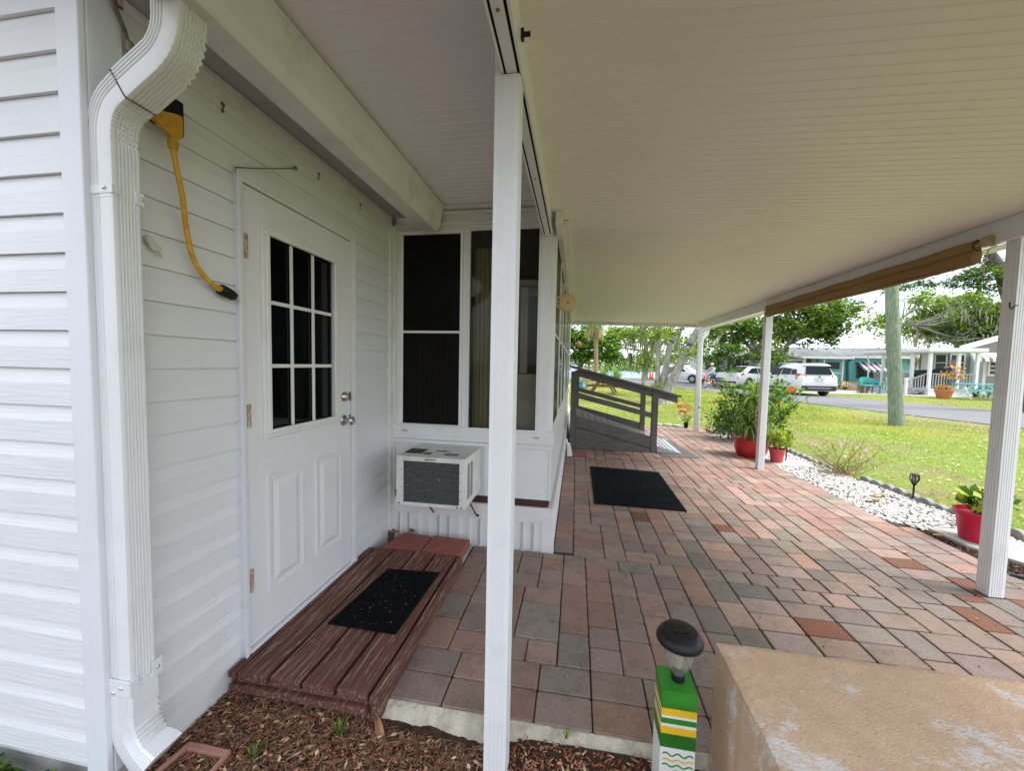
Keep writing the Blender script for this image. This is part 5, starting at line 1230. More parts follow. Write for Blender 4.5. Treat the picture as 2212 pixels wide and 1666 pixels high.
pot('red_planter', 'large glossy red planter holding the strappy palm behind the middle post', (2.80, 6.65, 0.003), [(0.0, 0), (0.175, 0), (0.195, 0.02), (0.235, 0.12), (0.245, 0.19), (0.250, 0.192), (0.252, 0.205), (0.248, 0.21), (0.252, 0.225), (0.248, 0.232), (0.256, 0.262), (0.272, 0.268), (0.272, 0.285), (0.255, 0.285), (0.245, 0.24), (0, 0.24)], redp, 0.243, 0.244)
pot('red_flower_pot', 'small faded red pot with yellow green leaves right of the middle post', (3.02, 6.31, 0.008), [(0, 0), (0.072, 0), (0.078, 0.01), (0.098, 0.165), (0.108, 0.17), (0.110, 0.205), (0.100, 0.205), (0.095, 0.17), (0, 0.17)], pinkp, 0.173, 0.094)
pot('red_flower_pot', 'crimson plastic pot on a slab beside the large right post', (3.355, 3.74, 0.008), [(0, 0), (0.105, 0), (0.112, 0.01), (0.14, 0.20), (0.155, 0.215), (0.158, 0.25), (0.150, 0.25), (0.138, 0.215), (0, 0.19)], crim, 0.195, 0.137)
pot('black_nursery_pot', 'tiny black nursery pot under the orange cat pinwheel at the patio end', (2.55, 9.40, 0.003), [(0, 0), (0.04, 0), (0.052, 0.11), (0.056, 0.112), (0.056, 0.12), (0.05, 0.118), (0.048, 0.1), (0, 0.1)], blackp, 0.102, 0.047)

# --- plants
def strap_leaves(base, n, L, w, cols, droop=1.0, spread=(0.15, 1.2), name='foliage', parent=None, seg=7):
    V = []; F = []; T = []
    cc = tints(n, cols, 0.2)
    for k in range(n):
        th = random.uniform(0, 2 * PI); e = random.uniform(*spread); l_ = L * random.uniform(0.6, 1.15)
        p = Vector(base[k % len(base)]) + Vector((random.gauss(0, .01), random.gauss(0, .01), random.gauss(0, .012)))
        d = Vector((math.cos(th) * math.sin(e), math.sin(th) * math.sin(e), math.cos(e))); s = Vector((-math.sin(th), math.cos(th), 0))
        ww = w * random.uniform(.7, 1.2); o = len(V)
        for i in range(seg + 1):
            t = i / seg; k2 = ww / 2 * (math.sin(PI * min(1, 0.15 + t * 0.85)) ** 0.6 if t < 1 else 0.03)
            V += [p - s * k2, p + s * k2]
            d = (d + Vector((0, 0, -1)) * droop * 0.42 * (t + 0.25)).normalized(); p = p + d * l_ / seg
        for i in range(seg): F.append((o + 2 * i, o + 2 * i + 1, o + 2 * i + 3, o + 2 * i + 2)); T.append(cc[k])
    return np_mesh(name, np.array([tuple(v) for v in V]), np.array(F), leafm, parent, tint=np.array(T))
pp2 = thing('strappy_palm', 'bulbous ponytail plant with long drooping striped leaves in the large red planter', 'plant', (2.80, 6.65, 0.24))
top1 = B_(745, 1010, 6.65); 
mb = MB(); mb.tube([(2.83, 6.65, 0.22), (2.84, 6.65, 0.30), (2.84, 6.66, 0.36), (top1.x, 6.65, top1.z - 0.05)], [0.075, 0.07, 0.028, 0.018], 10); mb.tube([(2.80, 6.66, 0.24), (2.76, 6.66, 0.45), (2.72, 6.66, 0.55)], [0.03, 0.02, 0.015], 8); mb.tube([(2.86, 6.66, 0.24), (2.90, 6.66, 0.44)], [0.03, 0.015], 8); mb.build('stem', bark_palm, pp2, smooth=True)
gcol = [(0.08, 0.17, 0.02), (0.14, 0.24, 0.04), (0.22, 0.30, 0.08), (0.05, 0.11, 0.015)]
strap_leaves([(top1.x, 6.65, top1.z - 0.04), (top1.x, 6.65, top1.z - 0.09)], 90, 0.42, 0.022, gcol, 1.0, (0.05, 1.6), parent=pp2)
strap_leaves([(2.72, 6.66, 0.56), (2.90, 6.66, 0.46), (2.76, 6.62, 0.50)], 170, 0.40, 0.02, gcol, 1.15, (0.1, 1.9), parent=pp2)
cr = thing('yellow_leaf_plant', 'bushy yellow and green leaved plant in the small red pot', 'plant', (3.02, 6.31, 0.18))
def bushy(parent, c, r, n, L, W, cols, stems=10, flat=0.2, name='foliage', m=None, w=None, floor=None):
    P = rng.normal(size=(n, 3)); P /= np.linalg.norm(P, axis=1, keepdims=True); P *= (rng.random((n, 1)) ** 0.4); P = P * np.array(r) + np.array(c)
    if floor is not None: P[:, 2] = np.maximum(P[:, 2], floor)
    V, F = leaf_quads(P, L, W, flat)
    np_mesh(name, V, F, m or leafm, parent, tint=tints(n, cols, 0.22, w=w))
    if stems:
        mb = MB(); b = Vector(world_loc(parent))
        for k in range(stems):
            q = P[rng.integers(n)]; mb.tube([b, b.lerp(Vector(q), 0.5) + Vector((random.gauss(0, .02), random.gauss(0, .02), .02)), Vector(q)], [0.006, 0.004, 0.002], 5)
        mb.build('stem', bark_dark, parent)
bushy(cr, (3.04, 6.31, 0.36), (0.19, 0.17, 0.15), 330, 0.085, 0.032, [(0.30, 0.36, 0.03), (0.10, 0.20, 0.02), (0.50, 0.48, 0.06), (0.20, 0.30, 0.03)])
cb = thing('broadleaf_plant', 'glossy green broad leaved plant in the crimson pot', 'plant', (3.355, 3.74, 0.2))
bushy(cb, (3.37, 3.74, 0.36), (0.20, 0.16, 0.12), 90, 0.10, 0.07, [(0.06, 0.14, 0.015), (0.10, 0.20, 0.02), (0.28, 0.33, 0.03)], 12, 0.4)
cs = thing('sprig_plant', 'small sparse seedling plant in the tiny black pot', 'plant', (2.55, 9.40, 0.1))
bushy(cs, (2.56, 9.40, 0.24), (0.13, 0.12, 0.10), 110, 0.05, 0.026, [(0.22, 0.28, 0.04), (0.12, 0.2, 0.03), (0.35, 0.3, 0.08)], 10)
# hibiscus shrub
hb = thing('hibiscus_shrub', 'tall leggy hibiscus shrub with red flowers behind the middle post', 'shrub', (3.35, 7.9, 0))
mb = MB(); tips = []
stems = [(B_(250, 1240, 8.6), 0.5), (B_(330, 900, 8.4), 1), (B_(450, 1100, 8.2), 1), (B_(420, 820, 8.3), 1), (B_(520, 830, 8.2), 1), (B_(560, 960, 8.0), 1), (B_(620, 830, 8.1), 1), (B_(690, 860, 8.0), 1), (B_(760, 900, 7.9), 1), (B_(880, 900, 7.8), 1), (B_(950, 770, 7.8), 1), (B_(1000, 850, 7.8), 1), (B_(1100, 870, 7.7), 1), (B_(1180, 970, 7.7), 1), (B_(1060, 1070, 7.7), 1), (B_(980, 1180, 7.8), 1), (B_(700, 980, 7.9), 1), (B_(380, 1180, 8.4), 1), (B_(300, 1050, 8.4), 1), (B_(900, 1060, 7.8), 1), (B_(1000, 980, 7.8), 1)]
P = []
for q, _ in stems:
    for rep in range(2):
        q2 = q + Vector((random.gauss(0, .06), random.gauss(0, .2), random.gauss(0, .05)))
        b = Vector((3.35 + random.gauss(0, .16) + (q.x - 3.35) * 0.3, 8.0 + random.gauss(0, .15), -0.02)); m_ = b.lerp(q2, 0.55) + Vector((-(q2.x - b.x) * 0.18, 0, 0.08))
        pts = [b, b.lerp(m_, 0.5), m_, m_.lerp(q2, 0.55) + Vector((0, 0, 0.03)), q2]; mb.tube(pts, [0.011, 0.009, 0.006, 0.004, 0.002], 5)
        for j in range(58):
            t = random.uniform(0.28, 1.0); k = min(int(t * 4), 3); c = pts[k].lerp(pts[k + 1], t * 4 - k)
            P.append(c + Vector((random.gauss(0, .055), random.gauss(0, .07), random.gauss(0, .05))))
mb.build('stem', bark_dark, hb)
P = np.array([tuple(p) for p in P]); P[:, 2] = np.maximum(P[:, 2], 0.03)
V, F = leaf_quads(P, 0.085, 0.045, 0.3); np_mesh('foliage', V, F, leafm, hb, tint=tints(len(P), [(0.08, 0.18, 0.02), (0.13, 0.26, 0.025), (0.22, 0.35, 0.04), (0.04, 0.09, 0.012)], 0.25))
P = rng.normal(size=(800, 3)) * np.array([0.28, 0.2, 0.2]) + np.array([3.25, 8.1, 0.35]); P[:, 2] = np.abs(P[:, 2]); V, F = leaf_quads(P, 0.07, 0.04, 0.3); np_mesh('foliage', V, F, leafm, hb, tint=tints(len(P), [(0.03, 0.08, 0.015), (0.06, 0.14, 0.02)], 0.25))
def flower(c, r, col, parent, n=5, face=(0, -1, 0.2), name='flower'):
    f = Vector(face).normalized(); s = f.cross(Vector((0, 0, 1))).normalized(); u = s.cross(f); V = []; F = []
    for k in range(n):
        a = 2 * PI * k / n + random.random() * 0.2; d = s * math.cos(a) + u * math.sin(a); w = s * -math.sin(a) + u * math.cos(a); o = len(V)
        V += [Vector(c), Vector(c) + d * r * 0.6 - w * r * 0.42 + f * r * 0.25, Vector(c) + d * r + f * r * 0.15, Vector(c) + d * r * 0.6 + w * r * 0.42 + f * r * 0.25]; F.append((o, o + 1, o + 2, o + 3))
    return np_mesh(name, np.array([tuple(v) for v in V]), np.array(F), petal, parent, tint=np.array([col] * n))
for (x, y, Y, r) in ((1128, 918, 7.65, 0.075), (1075, 1190, 7.6, 0.042), (1000, 1048, 7.6, 0.032), (290, 1060, 8.2, 0.035), (490, 860, 8.0, 0.03), (545, 1165, 7.9, 0.03), (1040, 1290, 7.5, 0.02)):
    flower(B_(x, y, Y), r, (0.75, 0.05, 0.03) if r > 0.03 else (0.8, 0.3, 0.1), hb)
gc = thing('frosty_ground_plant', 'low bluish leafy plant beside the slim downspout base', 'plant', (3.0, 9.0, 0))
bushy(gc, (3.12, 8.85, 0.14), (0.18, 0.15, 0.13), 240, 0.07, 0.045, [(0.10, 0.19, 0.14), (0.25, 0.35, 0.30), (0.05, 0.11, 0.05)], 6)
mg = thing('marigold_clump', 'small orange flowered clump at the foot of the slim downspout', 'plant', (2.86, 8.95, 0))
bushy(mg, (2.87, 8.9, 0.14), (0.07, 0.07, 0.09), 120, 0.03, 0.02, [(0.6, 0.22, 0.02), (0.12, 0.16, 0.03), (0.5, 0.3, 0.04)], 4)
# sparse periwinkle
pw = thing('periwinkle_plant', 'sparse twiggy plant with pink flowers spilling over the pebble bed edge', 'plant', (3.70, 5.85, 0))
base = E_(1640, 990, 5.85); mb = MB(); P = []; FT = []
for k in range(46):
    tx, ty = random.uniform(1120, 2180), random.uniform(520, 930)
    if abs(tx - 1640) > 380: ty = max(ty, 600)
    q = E_(tx, ty, 5.85 + random.uniform(-.5, .6)); b = Vector((base.x + random.gauss(0, .06), 5.85 + random.gauss(0, .1), 0)); m_ = b.lerp(q, 0.55) + Vector((0, 0, -0.02)); pts = [b, m_, q]; mb.tube(pts, [0.004, 0.003, 0.0015], 4)
    for j in range(14):
        t = random.uniform(0.25, 1.0); c = (pts[0].lerp(pts[1], t * 2) if t < .5 else pts[1].lerp(pts[2], t * 2 - 1)); P.append(c + Vector((random.gauss(0, .02), random.gauss(0, .02), random.gauss(0, .015))))
    FT.append(q)
mb.build('stem', paint('reddish_stem', (0.22, 0.12, 0.06), 0.7), pw)
P = np.array([tuple(p) for p in P]); V, F = leaf_quads(P, 0.035, 0.015, 0.3); np_mesh('foliage', V, F, leafm, pw, tint=tints(len(P), [(0.14, 0.24, 0.03), (0.22, 0.30, 0.05), (0.09, 0.16, 0.02)], 0.2))
for (x, y) in ((1595, 605), (1910, 690), (1235, 605), (1395, 645), (1680, 580), (1955, 770), (1785, 655), (1870, 755), (1285, 620)): flower(E_(x, y, 5.6), random.uniform(0.018, 0.03), (0.75, 0.36, 0.58), pw)
# torches
torchm = blackp
def torch(name, label, x, y, h, lean=(0, 0)):
    t = thing(name, label, 'garden torch', (x, y, 0), 'black solar garden torches'); tx, ty = x + lean[0], y + lean[1]
    MB().tube([(x, y, -0.03), (tx, ty, h - 0.13)], [0.008, 0.010], 8).build('stake', torchm, t)
    MB().lathe([(0.0, -0.135), (0.012, -0.13), (0.020, -0.10), (0.014, -0.095), (0, -0.095)], 14, (tx, ty, h)).build('cup', torchm, t)
    mb = MB()
    for k in range(9):
        a = 2 * PI * k / 9; c, s = math.cos(a), math.sin(a)
        mb.tube([(tx + 0.018 * c, ty + 0.018 * s, h - 0.10), (tx + 0.038 * c, ty + 0.038 * s, h - 0.055), (tx + 0.040 * c, ty + 0.040 * s, h - 0.03), (tx + 0.032 * c, ty + 0.032 * s, h - 0.006)], 0.0045, 5)
    mb.build('cage', torchm, t)
    MB().lathe([(0.0, -0.008), (0.036, -0.008), (0.038, 0.0), (0.034, 0.004), (0.0, 0.006)], 16, (tx, ty, h)).build('lid', torchm, t)
    MB().lathe([(0.012, -0.098), (0.022, -0.06), (0.022, -0.01)], 12, (tx, ty, h)).build('inner_lens', paint('smoky_lens', (0.28, 0.28, 0.30), 0.4), t, smooth=True)
torch('garden_torch', 'black solar torch standing alone in the pebbles left of the large post', 3.72, 4.86, 0.275)
q = E_(945, 505, 6.45); torch('garden_torch', 'black solar torch leaning behind the small red pot', q.x - 0.02, 6.45, q.z + 0.06, (0.01, 0))
q = D_(1120, 535, 4.1); sl3 = thing('path_light', 'dark capped path light mostly hidden behind the large post', 'path light', (q.x + 0.04, 4.1, 0))
MB().tube([(q.x + 0.05, 4.1, -0.02), (q.x + 0.05, 4.1, q.z - 0.02)], 0.008, 8).build('stake', blackp, sl3); MB().lathe([(0, -0.012), (0.065, -0.012), (0.05, 0.01), (0, 0.022)], 20, (q.x + 0.05, 4.1, q.z)).build('cap', blackp, sl3, smooth=True)
# cat pinwheel
cw = thing('cat_pinwheel', 'orange cat shaped pinwheel on a stake at the far end of the patio', 'garden ornament', (2.56, 9.42, 0.1))
orp = paint('orange_plastic', (0.72, 0.22, 0.09), 0.45, 0.2, 20)
c0 = A_(1350, 1110, 9.42)
MB().tube([(2.545, 9.42, 0.08), (c0.x, 9.42, c0.z)], 0.006, 6).build('stake', bark_dark, cw)
h0 = A_(1308, 1100, 9.38)
mb = MB(); s = 0.052; pts = [(-1, -.5), (-1, .4), (-.95, 1.1), (-.45, .75), (.45, .75), (.95, 1.1), (1, .4), (1, -.5), (.5, -.95), (-.5, -.95)]
mb.prism([(h0.x + a * s, h0.y, h0.z + b * s) for a, b in pts], (0, 0.02, 0)); mb.build('cat_head', orp, cw, bevel=0.004)
mb = MB()
for dx in (-.4, .4): mb.ball((h0.x + dx * s, h0.y - 0.002, h0.z + 0.15 * s), 0.006, 6)
mb.ball((h0.x, h0.y - 0.002, h0.z - 0.25 * s), (0.006, 0.003, 0.004), 6); mb.build('cat_face', paint('pale_muzzle', (0.75, 0.6, 0.5), 0.5), cw)
mb = MB(); b1 = A_(1340, 1150, 9.4); mb.ball((b1.x + 0.01, b1.y, b1.z), (0.085, 0.03, 0.035), 10)
for dx in (-0.07, -0.04, 0.05, 0.08): mb.tube([(b1.x + dx, b1.y, b1.z), (b1.x + dx * 1.3, b1.y, b1.z - 0.06)], [0.013, 0.010], 6)
mb.build('cat_body', orp, cw, smooth=True)
c2 = A_(1372, 1090, 9.36)
for k in range(6):
    a = PI * 2 * k / 6; mb = MB(); d = Vector((math.cos(a), 0, math.sin(a))); w = Vector((-d.z, 0, d.x))
    cc = Vector(c2); mb.prism([cc + d * 0.01, cc + d * 0.045 + w * 0.022, cc + d * 0.075, cc + d * 0.045 - w * 0.02], (0, 0.004, 0)); mb.build('pinwheel_blade', orp, cw)
c3 = A_(1405, 1140, 9.36)
for k in range(5):
    a = PI * 2 * k / 5 + .4; mb = MB(); d = Vector((math.cos(a), 0, math.sin(a))); w = Vector((-d.z, 0, d.x)); cc = Vector(c3)
    mb.prism([cc + d * 0.01, cc + d * 0.04 + w * 0.018, cc + d * 0.065, cc + d * 0.04 - w * 0.018], (0, 0.004, 0)); mb.build('pinwheel_blade', orp, cw)
MB().tube([A_(1405, 1100, 9.4), A_(1420, 1085, 9.4), A_(1422, 1065, 9.4)], 0.006, 6).build('tail', bark_dark, cw)
# garden hose, flat stones by the cat pot
mb = MB(); mb.tube([(3.02, 3.14, 0.006), (3.08, 3.08, 0.012), (3.10, 3.0, 0.012), (3.14, 2.85, 0.012), (3.12, 2.6, 0.012), (3.18, 2.2, 0.012)], 0.011, 10)
tag(mb.build('garden_hose', paint('dark_green_hose', (0.01, 0.03, 0.045), 0.4), None, smooth=True), 'dark green garden hose beside the foot of the large post', 'hose')
for k, (x, y) in enumerate(((1.98, 9.70), (2.22, 9.72), (2.42, 9.66))):
    o = MB().ball((0, 0, 0), (0.12, 0.07, 0.05), 10).build('edge_rock', concrete, None, smooth=True); o.location = (x, y, 0.0); tag(o, ('pale flat rock at the patio end, farthest from the cat pinwheel', 'middle pale rock at the patio end', 'pale rock touching the tiny black pot')[k], 'rock')
# ================================================================ POLES, TREES
up = thing('utility_pole', 'thick green stained wooden utility pole on the lawn', 'pole', (8.29, 11.47, 0))
pt = at(1924, 560, 12.0); b0 = Vector((8.27, 11.45, -0.1)); mb = MB(); d = (pt - b0); ax = [b0 + d * t for t in (0, 0.01, 0.04, 0.2, 0.5, 0.8, 1.0, 2.3)]
rr = 0.5 * 24.5 / 830 * 10.0; mb.tube(ax, [rr * 1.14, rr * 1.1, rr * 1.05, rr, rr * 0.97, rr * 0.93, rr * 0.9, rr * 0.8], 20); mb.build('pole_shaft', polem, up, smooth=True)
q = C_(932, 1160, 11.5); MB().box((q.x - 0.03, q.y, 0.12), (q.x + 0.05, q.y + 0.06, q.z + 0.02)).build('meter_tag', concrete, up)
p2_ = thing('distant_pole', 'thin mauve brown pole rising behind the green utility pole', 'pole', at(1920, 830, 40)); q = at(1920, 745, 40)
MB().tube([(q.x, 40, 0), (q.x, 40, q.z), at(1916, 560, 40), at(1915, 300, 40)], [0.30, 0.22, 0.17, 0.15], 12).build('pole_shaft', bark('mauve_wood', (0.16, 0.11, 0.11), (0.27, 0.19, 0.19)), p2_, smooth=True)

OAK = [(0.045, 0.10, 0.012), (0.09, 0.165, 0.018), (0.16, 0.24, 0.03), (0.025, 0.055, 0.010), (0.28, 0.33, 0.05)]
def tree(name, label, cat, base, trunks, blobs, leaf=(0.3, 0.18), cols=OAK, w=None, barkm=bark_dark, moss=(), flat=0.35, group=None, clump=0.3, limbs=True, limb_r=0.06):
    "trunks: [(points, radii)]; blobs: [(centre, radii, leaf count, clumps)]"
    t = thing(name, label, cat, base, group)
    mb = MB(); ends = []
    for pts, rad in trunks:
        pts = [Vector(p) for p in pts]; sm = []; rs = []
        for i in range(len(pts) - 1):
            for j in range(4):
                u = j / 4; p0 = pts[max(i - 1, 0)]; p1 = pts[i]; p2 = pts[i + 1]; p3 = pts[min(i + 2, len(pts) - 1)]
                sm.append(0.5 * ((2 * p1) + (p2 - p0) * u + (2 * p0 - 5 * p1 + 4 * p2 - p3) * u * u + (3 * p1 - p0 - 3 * p2 + p3) * u**3)); rs.append(rad[i] + (rad[i + 1] - rad[i]) * u)
        sm.append(pts[-1]); rs.append(rad[-1]); mb.tube(sm, rs, 10); ends += sm[len(sm) // 2:]
    Ps = []
    for c, r, n, k in blobs:
        c = np.array(tuple(c)); r = np.array(r)
        K = rng.normal(size=(k, 3)); K /= np.linalg.norm(K, axis=1, keepdims=True); K = K * (rng.random((k, 1)) ** 0.45) * r + c
        idx = rng.integers(k, size=n); sz = rng.uniform(0.6, 1.3, k)[idx][:, None]
        P = K[idx] + rng.normal(size=(n, 3)) * np.array([clump, clump, clump * 0.55]) * sz; Ps.append(P)
        if limbs and ends:
            for kk in K[:max(3, k // 3)]:
                q = Vector(kk); e = min(ends, key=lambda a: (a - q).length + (0.8 if a.z > q.z else 0)); m_ = e.lerp(q, 0.5) + Vector((random.gauss(0, .15), random.gauss(0, .15), -0.08 * (q - e).length)); mb.tube([e, m_, q], [limb_r, limb_r * 0.6, limb_r * 0.2], 5)
    if mb.v: mb.build('trunk', barkm, t, smooth=True)
    if Ps:
        P = np.concatenate(Ps); V, F = leaf_quads(P, leaf[0], leaf[1], flat); np_mesh('crown', V, F, leafm, t, tint=tints(len(P), cols, 0.25, w=w))
    if moss:
        V = []; F = []
        for (c, n, L, sp) in moss:
            for k in range(n):
                p = Vector(c) + Vector((random.gauss(0, sp), random.gauss(0, sp), random.gauss(0, sp * 0.3))); l_ = L * random.uniform(0.3, 1.1); ww = L * 0.045; o = len(V); dx = Vector((random.gauss(0, .08), random.gauss(0, .08), 0)) * l_
                a = random.uniform(0, PI); s = Vector((math.cos(a), math.sin(a), 0)) * ww
                V += [p - s, p + s, p + dx + s * 0.7 - Vector((0, 0, l_ * .6)), p + dx - s * 0.7 - Vector((0, 0, l_ * .6)), p + dx * 1.5 - Vector((0, 0, l_))]
                V[-1] = V[-1]; V.append(p + dx * 1.5 + s * 0.1 - Vector((0, 0, l_))); F += [(o, o + 1, o + 2, o + 3), (o + 3, o + 2, o + 5, o + 4)]
        kind(np_mesh('hanging_moss', np.array([tuple(v) for v in V]), np.array(F), leafm, t, tint=tints(len(F), [(0.20, 0.21, 0.15), (0.26, 0.26, 0.20), (0.14, 0.15, 0.10)], 0.2)), 'stuff')
    return t
YG = [(0.12, 0.20, 0.02), (0.20, 0.29, 0.03), (0.07, 0.13, 0.015), (0.30, 0.36, 0.05)]
# pale leaning multi stemmed tree beside the road
T = 15.6
tree('multi_stem_tree', 'pale barked multi stemmed tree with a thick leaning trunk near the road', 'tree', (3.45, T, 0), [
    ([A_(1130, 1075, T), A_(1150, 1000, T), A_(1215, 850, T), A_(1290, 690, T), A_(1380, 500, T), A_(1470, 330, T), A_(1620, 60, T)], [0.36, 0.24, 0.17, 0.16, 0.17, 0.13, 0.09]),
    ([A_(1095, 1060, T + .2), A_(1125, 850, T + .2), A_(1165, 640, T + .2), A_(1205, 420, T + .2), A_(1290, 330, T + .2), A_(1360, 200, T + .2)], [0.16, 0.12, 0.11, 0.11, 0.08, 0.05]),
    ([A_(1060, 1050, T + .3), A_(1060, 850, T + .3), A_(1072, 600, T + .3), A_(1080, 400, T + .3), A_(1090, 150, T + .3)], [0.12, 0.085, 0.08, 0.09, 0.06]),
    ([A_(1000, 900, T + .6), A_(1120, 780, T + .5), A_(1230, 690, T + .5), A_(1370, 550, T + .4)], [0.08, 0.08, 0.07, 0.05]),
    ([A_(1205, 420, T + .2), A_(1160, 400, T + .2)], [0.09, 0.05])],
    [(A_(1050, 60, T), (1.0, 0.8, 0.5), 700, 20), (A_(1250, 250, T + .5), (0.5, 0.6, 0.4), 260, 9), (A_(1120, 330, T), (0.35, 0.4, 0.3), 170, 6), (A_(1440, 520, T - .5), (0.22, 0.3, 0.2), 110, 4), (A_(1460, 250, T), (0.45, 0.5, 0.45), 220, 8), (A_(960, 300, T + .5), (0.4, 0.4, 0.4), 220, 8), (A_(1560, 80, T), (0.7, 0.6, 0.4), 300, 10), (A_(1085, 880, T - .2), (0.06, 0.06, 0.10), 50, 3)],
    (0.15, 0.055), YG, None, bark_grey, moss=[(A_(1000, 380, T + 1), 60, 0.7, 0.3), (A_(1300, 420, T + 1), 26, 0.5, 0.3)], clump=0.13, limb_r=0.02)
T = 19.0
tree('forked_tree', 'slim pale forked tree left of the leaning trunk', 'tree', (3.0, T, 0), [
    ([A_(905, 985, T), A_(912, 880, T), A_(915, 740, T), A_(945, 600, T), A_(940, 480, T), A_(920, 300, T), A_(905, 120, T)], [0.16, 0.11, 0.09, 0.085, 0.09, 0.12, 0.10]),
    ([A_(912, 860, T), A_(950, 740, T), A_(985, 640, T), A_(1010, 500, T), A_(1000, 350, T)], [0.09, 0.07, 0.065, 0.06, 0.04])],
    [(A_(930, 200, T), (1.1, 0.9, 0.6), 800, 20), (A_(990, 560, T), (0.35, 0.4, 0.5), 300, 9), (A_(880, 600, T), (0.3, 0.4, 0.5), 220, 8), (A_(720, 320, T), (0.9, 0.8, 0.4), 700, 16), (A_(1130, 300, T), (.7, .8, .5), 450, 12)],
    (0.17, 0.07), YG, None, bark_grey, moss=[(A_(740, 400, T), 22, 0.8, 0.16), (A_(880, 380, T), 20, 0.8, 0.3), (A_(1000, 420, T), 16, 0.7, 0.3), (A_(765, 520, T), 8, 1.1, 0.04)], clump=0.17, limb_r=0.025)
T = 42.0
tree('shoreline_tree', 'yellow green tree with hanging moss over the river, right of the palm', 'tree', A_(600, 700, T), [([A_(560, 715, T), A_(555, 600, T), A_(580, 450, T), A_(640, 350, T)], [0.25, 0.2, 0.15, 0.08])],
     [(A_(600, 420, T), (1.5, 1.4, 0.7), 500, 16), (A_(540, 620, T), (1.6, 1.2, 0.9), 520, 14), (A_(720, 300, T), (1.6, 1.4, 0.8), 420, 14), (A_(860, 300, T), (1.6, 1.4, 0.8), 380, 14), (A_(1180, 420, T), (1.8, 1.2, 1.2), 450, 14), (A_(1420, 450, T), (1.8, 1.2, 1.2), 450, 14), (A_(1100, 630, T + 2), (1.2, 1, 0.8), 260, 8)], (0.36, 0.2), YG, clump=0.4)
T = 36.0
tree('broad_tree', 'rounded dark green tree behind the palm trunk', 'tree', A_(250, 700, T), [([A_(205, 700, T), A_(250, 620, T), A_(310, 540, T), A_(330, 430, T)], [0.22, 0.18, 0.14, 0.1]), ([A_(250, 620, T), A_(180, 540, T), A_(130, 430, T)], [0.16, 0.12, 0.08]), ([A_(310, 540, T), A_(420, 500, T), A_(480, 440, T)], [0.12, 0.1, 0.06])],
     [(A_(450, 430, T), (2.0, 1.8, 1.5), 1800, 34), (A_(250, 420, T), (2.0, 1.8, 1.6), 1600, 30), (A_(100, 300, T), (1.8, 1.8, 2.2), 1400, 26), (A_(520, 540, T), (0.9, 1.2, 0.8), 500, 10), (A_(220, 560, T), (1.2, 1.0, 0.7), 300, 8)], (0.34, 0.2), [(0.06, 0.13, 0.012), (0.11, 0.21, 0.02), (0.18, 0.30, 0.03), (0.03, 0.07, 0.01)], clump=0.32)
# palm
T = 31.0
pm = thing('cabbage_palm', 'tall palm with brown trunk and shaggy dead frond skirt', 'palm tree', A_(390, 730, T))
mb = MB(); pts = [A_(392, 790, T), A_(392, 700, T), A_(396, 560, T), A_(392, 420, T), A_(388, 330, T), A_(380, 200, T)]; mb.tube(pts, [0.19, 0.165, 0.16, 0.155, 0.17, 0.17], 12); mb.build('trunk', bark_palm, pm, smooth=True)
c = A_(380, 190, T); V = []; F = []; TT = []
for k in range(260):
    a = random.uniform(0, 2 * PI); L = random.uniform(1.2, 2.2); d = Vector((math.cos(a), math.sin(a), random.uniform(-0.2, 0.3))).normalized(); p = Vector(c) + Vector((0, 0, random.uniform(-0.1, 0.5))); s = Vector((-d.y, d.x, 0)).normalized() * 0.06; o = len(V)
    dead = k % 3 != 0
    for i in range(5):
        V += [p - s * (1 - i / 5), p + s * (1 - i / 5)]; d = (d + Vector((0, 0, -0.75 if dead else -0.3))).normalized(); p = p + d * L / 5
    for i in range(4): F.append((o + 2 * i, o + 2 * i + 1, o + 2 * i + 3, o + 2 * i + 2)); TT.append((0.40, 0.31, 0.20) if dead else (0.12, 0.22, 0.03))
np_mesh('fronds', np.array([tuple(v) for v in V]), np.array(F), leafm, pm, tint=np.array(TT))
# far river bank
P = []
n = 15000; x = rng.uniform(-60, 260, n); y = rng.uniform(129, 150, n); h = 5.0 + 1.6 * np.sin(x * 0.21) + 1.2 * np.sin(x * 0.57 + 1) + (y - 129) * 0.12; z = h * rng.random(n) ** 0.6
V, F = leaf_quads(np.stack([x, y, z - 0.4], 1), 1.5, 0.9, 0.4); kind(np_mesh('river_bank_trees', V, F, leafm, tint=tints(n, [(0.10, 0.18, 0.05), (0.16, 0.25, 0.07), (0.07, 0.12, 0.04), (0.22, 0.28, 0.10)], 0.2)), 'stuff')
kind(MB().box((-400, 128, -0.5), (500, 900, -0.06)).build('far_bank', paint('mud_bank', (0.10, 0.12, 0.06), 0.9)), 'structure')
